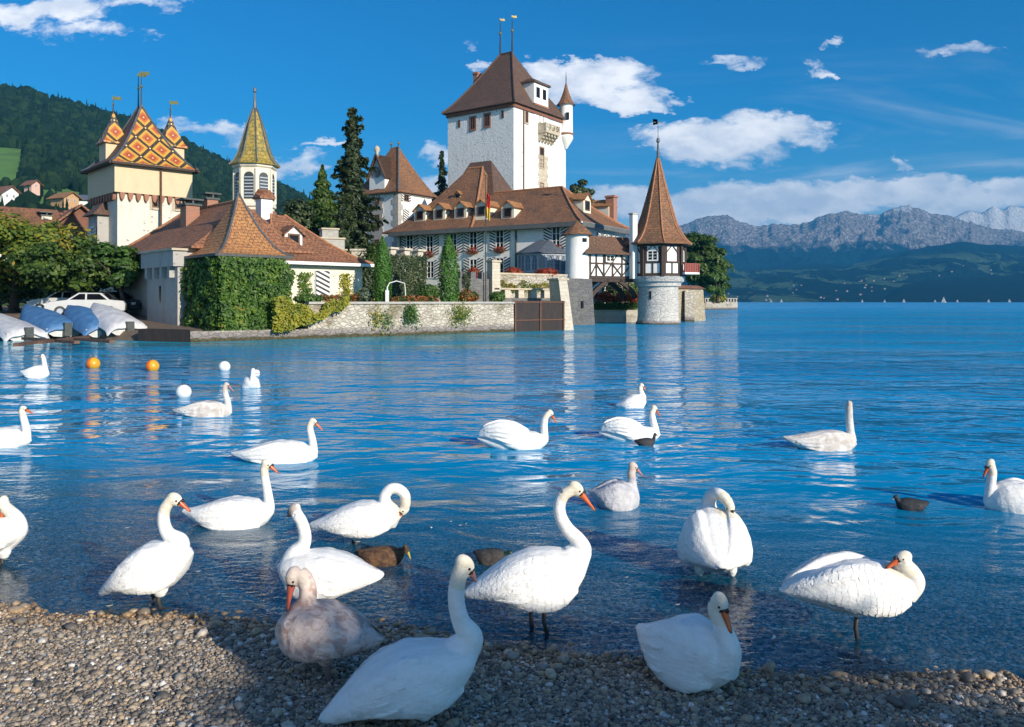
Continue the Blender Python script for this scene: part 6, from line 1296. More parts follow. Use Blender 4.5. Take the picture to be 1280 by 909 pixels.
# ------------------------------------------------------------------ boats ashore
blue = flat('blue_tarpaulin', (0.07, 0.19, 0.37), .55, (.045, .13, .28), 2.5, bump=.6, bscale=3); whitec = flat('white_tarpaulin', (.58, .58, .59), .55, (.42, .42, .45), 2.5, bump=.5, bscale=3); hullm = flat('white_boat_hull', (.7, .69, .66), .3, (.55, .53, .5), 2)
def boat(label, bow, stern, cover, seed, peak=.34, L_=None, cat='boat'):
    rg = random.Random(seed); bow, stern = Vector(bow), Vector(stern); ax = (bow - stern); L_ = ax.length; ax.normalize(); ay = Vector((-ax.y, ax.x, 0)).normalized(); up = ax.cross(ay) * 1.0
    if up.z < 0: up = -up
    root = thing('covered_boat', tuple(stern), label, cat); rings = []; crs = []
    for k in range(13):
        f = k / 12; c = stern + ax * (L_ * f); hw = 1.0 * min(1, 1.02 - max(0, f - .45) ** 1.7 * 2.6); hw = max(hw, .05); sh = .48 + .22 * f ** 2
        rings.append([c + ay * (hw * x) + up * (z * sh + (f ** 3) * .25 * (z < .2)) for x, z in ((-.96, 1), (-.92, .55), (-.6, .12), (0, 0), (.6, .12), (.92, .55), (.96, 1), (0, .92))])
        pk = .16 + peak * math.sin(math.pi * min(1, f * .92 + .12)) ** .8; row = []
        for j in range(13):
            x = -1.1 + 2.2 * j / 12; zz = sh + pk * (1 - abs(x / 1.1) ** 1.8) + rg.uniform(-.035, .035)
            if abs(x) > 1.0: zz = sh * .45 + rg.uniform(-.06, .04)
            row.append(c + ay * (hw * x) + up * zz)
        if k == 0: crs.append([q - ax * .12 - up * (.34 + rg.uniform(-.04, .04)) for q in row])
        crs.append(row)
    MB().loft(rings).build('hull', hullm, root, smooth=True, angle=40)
    mb = MB(); n_ = 13; vs = [p for r in crs for p in r]; fs = [(j * n_ + k, j * n_ + k + 1, (j + 1) * n_ + k + 1, (j + 1) * n_ + k) for j in range(13) for k in range(12)]
    mb.add(vs, fs); o = mb.build('tarpaulin', cover, root, smooth=True); so_ = o.modifiers.new('thick', 'SOLIDIFY'); so_.thickness = .02; su = o.modifiers.new('smooth', 'SUBSURF'); su.levels = su.render_levels = 1
    mb = MB(); c = stern - ax * .18; mb.box(c + up * .45, (.28, .36, .7), (ax.x, ax.y)); mb.box(c + up * .05, (.14, .12, .6), (ax.x, ax.y)); mb.build('outboard_motor', M['iron'], root)
    return root
boat('boat under a wrinkled blue tarpaulin, left of the two blue covered boats', at(30, 399, 46.5), at(82, 421.5, 42.6), blue, 1)
boat('boat under a blue tarpaulin peaked in the middle, next to the white covered boat', at(84, 400, 46.2), at(131, 422.5, 42.4), blue, 2, .48)
boat('boat under a pale white cover beside the dark quay wall', at(116, 397, 45.5), at(160, 420, 42.0), whitec, 3, .32)
boat('grey white boat with outboard motor cut by the left edge', at(-22, 406, 45.0), at(34, 428, 41.0), whitec, 4, .2)
sw = MB()
for (u0, v0, u1, v1) in ((30, 423, 96, 428), (50, 428, 110, 421), (95, 424, 140, 427), (20, 431, 60, 426)): a_, b_ = at(u0, v0, depth(v0, .35)), at(u1, v1, depth(v1, .35)); sw.beam(a_, b_, .22, .12)
tag(sw.build('slipway_timber', M['brown_wood'], None, (-24, 42, .4)), 'brown timber slipway beams lying under the covered boats', 'timber')
# ------------------------------------------------------------------ cars
carw = flat('white_car_paint', (.55, .55, .54), .25, (.5, .5, .49), 1); card = flat('dark_car_paint', (.03, .035, .04), .25)
def car(label, c, yaw, paint, seed):
    root = thing('parked_car', c, label, 'car'); c = Vector(c); ax = V2(math.cos(yaw), math.sin(yaw)); ay = V2(-ax.y, ax.x)
    prof = [(-2.1, .35), (-2.12, .75), (-2.0, .92), (-1.3, .98), (-.85, 1.38), (.35, 1.40), (.95, .98), (1.85, .86), (2.08, .7), (2.1, .35)]
    rings = []
    for y_, s_ in ((-.82, .0), (-.78, .0), (-.66, .0), (.66, 0), (.78, 0), (.82, 0)):
        rings.append([c + ax * x + ay * (y_ * (1 if z < 1.0 else .86)) + UP * (z if abs(y_) < .8 else z * .97 + .012) for x, z in prof])
    MB().loft(rings).build('body', paint, root, smooth=True, angle=30); mb = MB()
    for sy in (-1, 1):
        for (x0, x1, x2, x3) in ((-1.15, -.1, -.1, -.75), (0.0, .78, .3, 0.0)): q = [c + ax * x0 + ay * sy * .835 + UP * .99, c + ax * x1 + ay * sy * .835 + UP * .99, c + ax * x2 + ay * sy * .73 + UP * 1.33, c + ax * x3 + ay * sy * .73 + UP * 1.33]; mb.add(q + [p - ay * sy * .06 for p in q], [(0, 1, 2, 3), (3, 2, 1, 0), (0, 4, 5, 1), (1, 5, 6, 2), (2, 6, 7, 3), (3, 7, 4, 0)])
    for (xa, za, xb, zb) in ((.92, 1.02, .42, 1.38), (-1.26, 1.02, -.9, 1.36)): s_ = .02 if xa > 0 else -.02; q = [c + ax * (xa + s_) - ay * .68 + UP * za, c + ax * (xa + s_) + ay * .68 + UP * za, c + ax * (xb + s_) + ay * .6 + UP * zb, c + ax * (xb + s_) - ay * .6 + UP * zb]; mb.add(q, [(0, 1, 2, 3), (3, 2, 1, 0)])
    mb.build('window', M['glass'], root)
    for sx in (-1.3, 1.3):
        for sy in (-1, 1): w_ = MB(); p = c + ax * sx + ay * (sy * .74) + UP * .31; w_.tube([p - ay * .1, p + ay * .1], .31, 14); wh = w_.build('wheel', M['iron'], root); r_ = MB(); r_.tube([p + ay * sy * .08, p + ay * sy * .115], .17, 10); r_.build('rim', M['greyblue'], wh)
    for sy in (-1, 1): MB().box(c + ax * 2.08 + ay * (sy * .58) + UP * .68, (.08, .3, .14), (ax.x, ax.y)).build('headlight', M['white_paint'], root)
    mb = MB(); mb.box(c + ax * 2.1 + UP * .45, (.1, 1.5, .14), (ax.x, ax.y)); mb.box(c - ax * 2.1 + UP * .45, (.1, 1.5, .14), (ax.x, ax.y)); mb.build('bumper', M['iron'], root)
car('white saloon car parked behind the covered boats', (at(109, 398, 47.6).x, 47.6, 1.12), R(200), carw, 1)
car('white car half hidden behind the first one under the trees', (at(84, 392, 51.5).x, 51.5, 1.25), R(185), carw, 2)
car('dark car parked under the trees next to the tower wall', (at(140, 392, 50.0).x, 50.0, 1.2), R(-15), card, 3)
# ------------------------------------------------------------------ sailing boats far out
def sailboat(u, v, hgt, label, jib=True):
    Y = depth(v); p = at(u, v, Y); h = hgt * Y / FPX; root = thing('sailing_boat', (p.x, Y, 0), label, 'sailboat', 'sailing boats far out on the lake'); L_ = h * .75
    MB().loft([[p + Vector((L_ * (f - .5), y * h * .11 * math.sin(math.pi * min(.97, f * .9 + .08)), z)) for y, z in ((-1, h * .09), (0, -h * .03), (1, h * .09), (0, h * .07))] for f in (0, .25, .5, .75, 1)]).build('hull', hullm, root)
    mb = MB(); mb.tube([p + UP * h * .05, p + UP * h], h * .012, 5); mb.build('mast', M['greyblue'], root)
    mb = MB(); a_, b_, c_ = p + Vector((-h * .02, .02, h * .14)), p + Vector((-h * .42, .1, h * .14)), p + Vector((-h * .02, .02, h * .98)); m_ = (a_ + b_ + c_) / 3 + Vector((0, -h * .05, 0)); mb.add([a_, b_, c_, m_], [(0, 1, 3), (1, 2, 3), (2, 0, 3), (3, 1, 0), (3, 2, 1), (3, 0, 2)]); mb.build('mainsail', M['white_paint'], root)
    if jib: mb = MB(); a_, b_, c_ = p + Vector((h * .02, 0, h * .14)), p + Vector((h * .34, -.1, h * .12)), p + Vector((h * .02, 0, h * .8)); mb.add([a_, b_, c_], [(0, 1, 2), (2, 1, 0)]); mb.build('jib', M['white_paint'], root)
for (u_, v_, h_, lb) in ((1180, 378.6, 8, 'largest white sailing boat far out on the lake'), (977, 378.2, 4.5, 'small white sailboat nearest to the jetty tree pair'), (964, 378.1, 4, 'tiny sailboat leftmost near the jetty'), (1078, 378.1, 4, 'tiny sailboat alone below the village meadow'), (1106, 378.1, 4, 'tiny sailboat left of the white sail pair in the lake centre'), (1130, 378.2, 5, 'small white sailboat left of the largest one'), (1169, 378.1, 4, 'tiny sailboat just left of the largest one'), (1197, 378.1, 4, 'tiny sailboat just right of the largest one'), (1236, 378.1, 4.5, 'small sailboat with thin sail second from the right'), (1262, 378.2, 5, 'small sailboat rightmost on the horizon')): sailboat(u_, v_, h_, lb)
from mathutils.bvhtree import BVHTree
# ------------------------------------------------------------------ birds
def plumage(name, c, c2, mott=0.0, mc=(.4, .25, .2), scale=9.0):
    m, t, b = newmat(name); co = texco(t, 'Object'); b.inputs['Roughness'].default_value = 0.7; b.inputs['Specular IOR Level'].default_value = 0.25
    ln = t.scale(co, (0.55, 1.4, 1.5))
    f = t.noise(ln, 14.0, 5, .65); col = t.mix(t.smooth(f, .38, .68), c, c2)
    if mott: col = t.mix(t.math('MULTIPLY', t.smooth(t.noise(co, scale, 4, .6, .6), .45, .6), mott), col, mc)
    t.put(b.inputs['Base Color'], col)
    vo = t.new('ShaderNodeTexVoronoi'); t.put(vo.inputs['Vector'], t.scale(co, (.8, 1.2, 1.7))); vo.inputs['Scale'].default_value = 26
    bumpit(t, b, t.math('ADD', t.math('MULTIPLY', vo.outputs['Distance'], -.55), t.noise(ln, 60, 4, .7)), .42, .012)
    b.inputs['Subsurface Weight'].default_value = 0.0
    return m
M['swan'] = plumage('white_plumage', (.83, .82, .79), (.76, .74, .70))
M['swan_head'] = plumage('cream_plumage', (.76, .70, .58), (.70, .62, .48))
M['juv'] = plumage('juvenile_plumage', (.74, .71, .67), (.6, .54, .48), .5, (.36, .29, .24), 5)
M['juvhead'] = plumage('juvenile_head_plumage', (.58, .49, .42), (.5, .41, .35))
M['cyg'] = plumage('cygnet_plumage', (.66, .54, .47), (.55, .42, .36), .75, (.38, .23, .19), 15)
M['grey'] = plumage('juvenile_shade_grey_plumage', (.5, .5, .53), (.36, .36, .4), .5, (.6, .58, .56), 6)  # grey tone puts the shading on the swimming swan into its plumage colour
M['bill'] = flat('orange_bill', (.62, .14, .03), .35, (.5, .09, .03), 20); M['bill_pink'] = flat('dusky_pink_bill', (.42, .2, .17), .4, (.3, .13, .12), 20); M['bill_red'] = flat('red_brown_bill', (.4, .09, .06), .4)
M['black'] = flat('black_skin', (.012, .011, .011), .45); M['leg'] = flat('dark_grey_leg', (.035, .03, .028), .55, (.06, .05, .045), 15); M['leg_pink'] = flat('pinkish_leg', (.2, .13, .11), .55)
def crom(pts, n=6):
    pts = [np.array(p, float) for p in pts]; out = []
    for i in range(len(pts) - 1):
        p0, p1, p2, p3 = pts[max(i - 1, 0)], pts[i], pts[i + 1], pts[min(i + 2, len(pts) - 1)]
        for k in range(n): t_ = k / n; out.append(.5 * ((2 * p1) + (-p0 + p2) * t_ + (2 * p0 - 5 * p1 + 4 * p2 - p3) * t_ ** 2 + (-p0 + 3 * p1 - 3 * p2 + p3) * t_ ** 3))
    out.append(pts[-1]); return out
def remesh(mb, voxel, smooth=4):
    me = bpy.data.meshes.new('tmp'); me.from_pydata([tuple(p) for p in mb.v], [], mb.f); o = bpy.data.objects.new('tmp', me); COL.objects.link(o)
    r = o.modifiers.new('r', 'REMESH'); r.mode = 'VOXEL'; r.voxel_size = voxel; s = o.modifiers.new('s', 'SMOOTH'); s.factor = .5; s.iterations = smooth
    dg = bpy.context.evaluated_depsgraph_get(); dg.update(); m2 = bpy.data.meshes.new_from_object(o.evaluated_get(dg)); bpy.data.objects.remove(o); bpy.data.meshes.remove(me); return m2
SF = np.array([0, .08, .2, .35, .52, .68, .82, .93, 1.0]); TOPF = np.array([.0, .13, .36, .68, .94, 1.0, .88, .55, .0]); BOTF = np.array([.0, .22, .52, .82, 1.0, .98, .8, .45, .0]); WF_ = np.array([.10, .34, .62, .88, 1.0, 1.0, .86, .58, .12])
def bird(name, label, loc, yaw, tail, chest, ztop, zbot, W, neck, head, bill, mats, cat='swan', group=None, wings=1, raise_=0.0, legs=(), rh=.042, voxel=.007, blen=None, paint=None, knob=True, headd=0.0, billd=0.0, tilt=0.0, fluff=0.0, eye=True, feathers=5, rods=None):
    "side view in metres (x forward or backward, z up, y to the bird's far or near side); neck = (x, z, radius, y) from the chest up; head, bill tip = (x, z, y)"
    mb = MB(); tx, tz = tail; cx_, cz = chest; Ln = cx_ - tx; sg = 1 if Ln > 0 else -1; N = 18; rings = []
    def top(s): s_ = float(np.interp(s, SF, TOPF)); b_ = tz + (cz - tz) * s; return b_ + (ztop - b_) * s_
    def bot(s): s_ = float(np.interp(s, SF, BOTF)); b_ = tz + (cz - tz) * s; return b_ + (zbot - b_) * s_
    for s in np.concatenate([np.linspace(0, .9, 22), [.94, .97, .99, 1.0]]):
        x = tx + Ln * s; zt, zb = top(s) + .008, bot(s) - .008; w = W * float(np.interp(s, SF, WF_)); zc = (zt + zb) / 2; hh = (zt - zb) / 2
        rings.append([Vector((x, w * math.copysign(abs(math.cos(a)) ** .85, math.cos(a)), zc + hh * math.copysign(abs(math.sin(a)) ** .9, math.sin(a)))) for a in np.linspace(0, 2 * math.pi, N + 1)[:-1]])
    mb.loft(rings)
    H = ztop - zbot
    if wings:
        TT = np.array([0, .12, .28, .45, .62, .78, .9, 1]); HH = np.array([.04, .11, .23, .38, .46, .43, .28, .06]); TH = np.array([.05, .14, .24, .32, .34, .3, .2, .05]); YY = np.array([.10, .34, .55, .68, .73, .72, .66, .55])
        def wing(t_):
            s = .03 + .86 * t_; x = tx + Ln * s; rz = raise_ * float(np.interp(t_, [0, .12, .3, .5, .75, 1], [.55, .95, 1.0, .75, .3, 0]))
            zc = top(s) - .48 * H * float(np.interp(t_, [0, .2, .5, 1], [.18, .5, .9, 1.15])) + rz; hh = H * float(np.interp(t_, TT, HH)) + rz * .35; th = W * float(np.interp(t_, TT, TH)) * (1 + fluff); y = W * float(np.interp(t_, TT, YY)) * (1 + fluff * .35) + rz * .15
            return x, y, zc, hh, th
        for sy in (-1, 1):
            rg_ = []
            for t_ in np.linspace(0, 1, 20):
                x, y, zc, hh, th = wing(t_); lean = .28
                rg_.append([Vector((x, sy * (y + th * math.cos(a) - lean * hh * math.sin(a)), zc + hh * math.sin(a))) for a in np.linspace(0, 2 * math.pi, 15)[:-1]])
            mb.loft(rg_)
            for j in range(feathers if rods is None else rods):     # long flight feathers lying one under the other
                pts = []; rad = []
                for q in range(7):
                    t_ = .50 + .05 * (j % 3) - (.48 + .05 * (j % 3) - .06 * j) * q / 6; x, y, zc, hh, th = wing(t_); ang = 1.05 - .40 * j - .05 * q
                    pts.append(Vector((x - sg * .02 * j * 0, sy * (y + (th + .006) * math.cos(ang) - .28 * hh * math.sin(ang)), zc + hh * 1.02 * math.sin(ang)))); rad.append(.0135 * (.25 + .75 * math.sin(math.pi * min(1, q / 6 * .8 + .1))))
                mb.tube(pts, rad, 7)
    for (x, z, x2, z2, y) in legs: mb.ball((x, y, z + .01), .055, 10, sc=(1.0, .75, 1.3))
    nk = crom([(x, y, z, r) for (x, z, r, y) in neck], 7); mb.tube([p[:3] for p in nk], [p[3] for p in nk], 14)
    Hc = Vector((head[0], head[2], head[1])); Bt = Vector((bill[0], bill[2], bill[1])); dv = (Bt - Hc).normalized(); side = dv.cross(UP)
    side = side.normalized() if side.length > .05 else Vector((0, 1, 0)); upv = side.cross(dv).normalized()
    rot = Matrix((dv, side, upv)).transposed(); mb.ball(Hc, rh, 14, sc=(1.32, .88, .98), rot=rot); mb.ball(Hc + dv * rh * .75 - upv * rh * .12, rh * .7, 12, sc=(1.1, .85, .85), rot=rot); mb.tube([Vector(nk[-1][:3]), Hc - dv * rh * .2], [nk[-1][3], rh * .86], 12)
    me = remesh(mb, voxel); bm = bmesh.new(); bm.from_mesh(me); bpy.data.meshes.remove(me); hd_ = np.array(Hc)
    for f in bm.faces:
        f.smooth = True
        if paint: f.material_index = paint(f.calc_center_median(), Hc)
    def put(mb2, mi):
        vs = [bm.verts.new(p) for p in mb2.v]
        for f in mb2.f:
            try: g_ = bm.faces.new([vs[k] for k in f]); g_.material_index = mi; g_.smooth = True
            except ValueError: pass
    bb = Hc + dv * rh * 1.0; L_ = max((Bt - bb).length, .03); rr = []
    for f, w_, h_, dz in ((-.15, .62, .62, 0), (.0, .55, .56, .02), (.3, .42, .38, -.02), (.6, .36, .25, -.08), (.85, .33, .18, -.14), (1.0, .14, .08, -.2)):
        c = bb + dv * (L_ * f) + upv * (dz * rh); rr.append([c + side * (math.cos(a) * w_ * rh) + upv * (math.sin(a) * h_ * rh) for a in np.linspace(0, 2 * math.pi, 11)[:-1]])
    put(MB().loft(rr), 1); kb = MB()
    kb.ball(bb - dv * rh * .05, rh * .66, 10, sc=(.5, 1, 1.0), rot=rot)
    if knob: kb.ball(bb + dv * rh * .15 + upv * rh * .5, rh * .32, 8)
    kb.ball(Bt - dv * rh * .12 - upv * rh * .16, rh * .16, 6)
    for sy in (-1, 1):
        if eye: kb.ball(Hc + dv * rh * .5 + side * sy * rh * .72 + upv * rh * .2, rh * .17, 8)
        kb.ball(Hc + dv * rh * .88 + side * sy * rh * .5 + upv * rh * .12, rh * .3, 8, sc=(1.3, .5, .5), rot=rot)
    put(kb, 2)
    if wings and voxel <= .0085 and feathers > 2:       # overlapping covert and flight feathers on each wing
        bm.normal_update(); tree_ = BVHTree.FromBMesh(bm); fb = MB(); rf = random.Random(len(label))
        def wp(t_, a, sy): x, y, zc, hh, th = wing(t_); return Vector((x, sy * (y + th * math.cos(a) - .28 * hh * math.sin(a)), zc + hh * math.sin(a)))
        for sy in (-1, 1):
            for i in range(0, 18):
                t0 = .95 - .048 * i; ln = .07 + .003 * i
                for j in range(9):
                    a = 1.0 - .24 * j + (.13 if i % 2 else 0) + rf.uniform(-.05, .05); p0, p1 = wp(t0, a, sy), wp(max(t0 - .05, .0), a, sy); dr = (p1 - p0).normalized(); n_ = Vector((.12 * -sg, sy * math.cos(a), math.sin(a) + .1)).normalized(); wv = n_.cross(dr).normalized() * (.030 + .0005 * i); rows = []
                    L1 = ln * rf.uniform(.9, 1.15)
                    for f, w_, of in ((0, .8, -.0025), (.35, 1.0, .0005), (.7, 1.0, .0021), (.9, .75, .0028), (1.0, .25, .0028)): c = p0 + dr * (L1 * f) + n_ * of; rows.append([c - wv * w_, c + n_ * .001, c + wv * w_, of])
                    hug = []
                    for r in rows:
                        for q in r[:3]:
                            hit = tree_.find_nearest(q); hug.append(hit[0] + hit[1] * (r[3] + (.0006 if q is r[1] else 0)))
                    if max((hug[k] - [q for r in rows for q in r[:3]][k]).length for k in range(15)) > .03: continue
                    fb.add(hug, [q for k in range(4) for q in ((3 * k, 3 * k + 3, 3 * k + 4, 3 * k + 1), (3 * k + 1, 3 * k + 4, 3 * k + 5, 3 * k + 2))])
        put(fb, 0)
    for (x, z, x2, z2, y) in legs:
        zb_ = float(bed_z(np.array(loc[0] + x2), np.array(loc[1] + y)))
        if yaw == 0 and zb_ < z2 - .01: z2 = zb_ - loc[2] + .004
        lg = MB(); kx = (x + x2) / 2 - sg * .015; lg.tube([(x, y, z + .02), (kx, y, (z + z2) / 2), (x2, y, z2 + .012)], [.018, .0125, .014], 8)
        for a in (-.5, 0, .5): lg.tube([(x2 - sg * .01, y, z2 + .012), (x2 + sg * .05 * math.cos(a), y + .05 * math.sin(a), z2 + .012), (x2 + sg * .12 * math.cos(a), y + .11 * math.sin(a), z2 + .006)], [.011, .008, .004], 6)
        pts = [(x2, y, z2 + .01)] + [(x2 + sg * .105 * math.cos(a), y + .1 * math.sin(a), z2 + .006) for a in (-.5, -.25, 0, .25, .5)]; b0 = len(lg.v); lg.v += [Vector(p) for p in pts] + [Vector(p) - UP * .004 for p in pts]
        for k in range(1, 5): lg.f += [(b0, b0 + k, b0 + k + 1), (b0 + 6, b0 + 7 + k, b0 + 6 + k)]
        put(lg, 3)
    bm.normal_update(); me = bpy.data.meshes.new(name); bm.to_mesh(me); bm.free()
    for k in mats: me.materials.append(M[k])
    o = link(name, me, None, loc); o.rotation_euler = (0, R(tilt), R(yaw)); return tag(o, label, cat, group)
WS = ['swan', 'bill', 'black', 'leg', 'swan_head']; GR = 'mute swans on the lake and beach'
def headtint(c, Hc): return 4 if (c - Hc).length < .115 else 0
def pswan(label, Y, u0, tail, chest, vtop, vbot, W, neck, head, bill, mats=WS, legs=(), yaw=0, y0=0.0, paint=headtint, **kw):
    "the same, with the outline given in photo pixels at depth Y"
    k = Y / FPX; X = lambda u: (u - u0) * k; Z = lambda v: EYE + (HV - v) * k
    return bird('swan', label, ((u0 - CX) * k, Y + y0, 0), yaw, (X(tail[0]), Z(tail[1])), (X(chest[0]), Z(chest[1])), Z(vtop), Z(vbot) if vbot else -.09, W,
                [(X(n[0]), Z(n[1]), n[2] * k, n[3] if len(n) > 3 else 0) for n in neck], (X(head[0]), Z(head[1]), head[2] if len(head) > 2 else 0), (X(bill[0]), Z(bill[1]), bill[2] if len(bill) > 2 else 0), mats,
                legs=[(X(l[0]), Z(l[1]), X(l[2]), Z(l[3]), l[4]) for l in legs], paint=paint, group=GR, **kw)
JS = ['juv', 'bill_pink', 'black', 'leg', 'juvhead']; CS = ['cyg', 'bill_red', 'black', 'leg_pink', 'juvhead']
def jtint(c, Hc): return 4 if (c - Hc).length < .1 else 0
# swimming, far to near
pswan('farthest left swan swimming off the covered boats with its head turned left', 21.1, 47, (25, 464), (61.5, 468), 457, None, .17, [(53, 470, 4.6), (57, 466, 3.6), (56, 458, 2.9), (54.5, 449, 2.6), (53.5, 446, 2.6)], (53, 444.5), (47, 446.5), voxel=.011)
pswan('swan at the left edge swimming right with half its body out of the picture', 11.1, 0, (-62, 545), (39, 551), 535, None, .19, [(24, 552, 7), (32.5, 551, 5.6), (32.8, 537, 4.8), (29.5, 523, 4.2), (27.5, 514, 4)], (29.5, 511), (42, 517), voxel=.009)
pswan('brownish young swan swimming right near the round white buoys', 14.0, 252, (215, 512), (290, 516), 502, None, .17, [(279, 517, 6), (285.5, 515, 4.4), (284.5, 503, 4), (281.5, 491, 3.5), (281, 484, 3.3)], (283.5, 481), (293, 489), JS, paint=jtint, voxel=.01, knob=False, raise_=.03)
pswan('white swan swimming right in the middle left, neck upright, tail tip low', 10.05, 343, (289, 566), (397, 571), 551, None, .19, [(382, 573, 8), (391.5, 568, 5.6), (391, 553, 4.8), (387.5, 537, 4.3), (388, 530, 4.2)], (391.5, 527), (404.5, 538), voxel=.009, raise_=.02)
pswan('white swan swimming right beyond the standing birds, long straight neck', 7.2, 285, (228, 638), (342, 641), 622.5, None, .185, [(326, 642, 10), (336.5, 637, 6.8), (335, 619, 5.8), (331.5, 599, 5.3), (330, 587, 5.2)], (333.5, 580), (349, 591), voxel=.008, raise_=.015)
pswan('swan with arched raised wings swimming right below the castle gate reflections', 11.0, 640, (596, 548), (685.5, 551), 539, None, .19, [(672, 554, 7.5), (680.5, 550, 5), (680, 533, 4.6), (681.5, 523, 4.2), (684.5, 518, 4)], (688, 516.5), (696, 529), voxel=.009, raise_=.16)
pswan('small distant swan swimming right, uppermost of the birds right of centre', 15.2, 788, (769, 507), (808, 502), 493, None, .18, [(797, 502, 6), (803.5, 498, 4.4), (801.5, 491, 3.6), (800, 486, 3.2)], (802.3, 482), (807.5, 487.5, -.03), voxel=.011)
pswan('swan with raised wings swimming right, a tufted duck before its breast', 11.7, 788, (748.5, 541), (825.5, 543), 533, None, .19, [(812, 545, 7), (819.5, 541, 5), (816.5, 527, 4.4), (814.5, 517, 4)], (818, 510.5), (826.5, 521), voxel=.009, raise_=.14)
pswan('greyish swan swimming right, partly in the shade behind the big standing swan', 7.83, 769, (736, 614), (799, 629), 602, None, .18, [(785, 630, 9), (793.5, 624, 6.3), (790.5, 606, 5.6), (789, 592, 5.4)], (791.5, 583), (805, 595), ['grey', 'bill_pink', 'black', 'leg', 'juvhead'], paint=lambda c, H: 4 if (c - H).length < .11 else 0, voxel=.008, knob=False, raise_=.03)
pswan('lone young swan swimming right on the open water with its long neck stretched up', 10.9, 1025, (978, 546), (1070.5, 555), 538, None, .185, [(1054, 558, 8), (1064.5, 552, 5.6), (1063, 539, 4.8), (1061.5, 521, 4.4), (1061.3, 511, 4.4)], (1062, 505), (1067, 512, .06), JS, paint=jtint, voxel=.009, knob=False)
pswan('white swan swimming left at the right edge, half cut by the picture', 7.73, 1268, (1330, 618), (1232, 629), 601, None, .2, [(1246, 634, 10), (1237, 628, 7), (1238.5, 606, 5.8), (1240.5, 590, 5.4)], (1237.5, 580), (1228, 596), voxel=.008, raise_=.03)
bird('swan', 'small far swan preening beside the white buoy with black ring', (at(313, 484, 18.7).x, 18.7, 0), -60, (-.36, .10), (.32, .12), .26, -.09, .19, [(.22, .12, .11, 0), (.26, .28, .06, 0), (.18, .40, .05, .02), (.06, .40, .045, .05)], (.02, .36, .06), (-.08, .28, .08), WS, group=GR, voxel=.012, paint=headtint)
# standing and sitting
pswan('swan at the left edge standing in shallow water with its bill tucked to its breast', 6.13, -10, (-95, 676), (31.5, 664), 645, 690, .19, [(6, 676, 15), (23, 664, 10.5), (22, 650, 8.5), (13, 640, 7.5), (6, 634, 7)], (4, 628), (3, 650, -.02), legs=[(8, 688, 8, 703, -.03)], raise_=.02)
pswan('upright white swan standing at the water line on the left, facing right', 5.28, 186, (124, 741), (241, 692), 677, 735, .19, [(219, 690, 17), (224, 678, 12), (210, 667, 8.6), (204.5, 652, 7.6), (205.5, 638, 7.2), (211, 628, 7)], (218.5, 624), (239, 638.5), legs=[(186, 733, 189, 754, .07), (206, 731, 207, 757, -.07)])
pswan('white swan standing with neck looped down preening its breast, mallard in front', 6.64, 443, (386, 656), (502, 645), 627, 668, .19, [(484, 650, 15), (491, 641, 10), (483, 630, 7.6), (481, 620, 7), (488, 611.5, 6.8), (498, 611.5, 6.8), (506, 619, 6.6), (507, 630, 6.4)], (505, 637), (492, 650, -.05), legs=[(441, 667, 443, 679, .06), (448, 667, 448, 680, -.05)])
pswan('white swan standing left with head turned away towards the lake', 5.26, 413, (480, 718), (347, 707), 689, 744, .2, [(365, 708, 17), (369, 694, 13), (379, 681, 9.2), (381, 668, 8), (377, 653, 7.5), (371, 643, 7.3)], (367, 638, .02), (356, 648, .06), ['swan', 'bill_pink', 'black', 'leg', 'juvhead'], legs=[(398, 742, 397, 757, .06), (406, 742, 407, 758, -.07)], paint=lambda c, H: 4 if (c - H).length < .05 else 0, knob=False)
pswan('big white swan standing right in the centre with orange bill and S curved neck', 4.88, 660, (578, 741), (739, 692), 686, 757, .185, [(716, 698, 18), (727, 688, 13), (722, 675, 10), (709, 661, 8.6), (700.5, 645, 8), (699.5, 630, 7.7), (705, 618, 7.5)], (720, 611), (745, 637.5), legs=[(668, 752, 666, 784, .06), (680, 750, 685, 787, -.06)])
bird('swan', 'white swan seen from behind in shallow water, head curled to the right', (at(894, 700, 5.87).x, 5.87, 0), 84, (-.34, .16), (.3, .24), .46, .03, .205, [(.16, .32, .1, 0), (.2, .45, .06, 0.02), (.17, .535, .047, .0), (.10, .565, .044, -.04), (.06, .535, .042, -.09)], (.04, .49, -.11), (-.02, .40, -.13), WS, group=GR, paint=headtint, legs=[(-.02, .05, 0, -.075, .115), (-.02, .05, 0, -.075, -.115)], fluff=.3, raise_=.03, feathers=2, rods=0)
bird('swan', 'white swan sitting on the pebbles, half shaded, bill pointing down', (at(868, 868, 4.12).x - .02, 4.16, .045), -48, (-.34, .17), (.27, .12), .31, -.03, .165, [(.19, .13, .10, 0), (.235, .22, .066, 0), (.205, .315, .048, 0), (.165, .395, .041, 0), (.165, .43, .04, 0)], (.19, .445, 0), (.265, .315, -.01), WS, group=GR, paint=headtint, raise_=.02)
pswan('resting swan on one leg with its head tucked into fluffed back feathers', 4.75, 1068, (974, 738), (1147, 729), 702, 763, .185, [(1128, 738, 17, -.02), (1137, 725, 13, -.05), (1131, 712, 12, -.07), (1122, 702, 11, -.08), (1120, 696, 10.5, -.08)], (1121, 692, -.08), (1097, 702, -.10), legs=[(1072, 760, 1073, 797, 0)], fluff=.15, raise_=.05, feathers=3, rods=2)
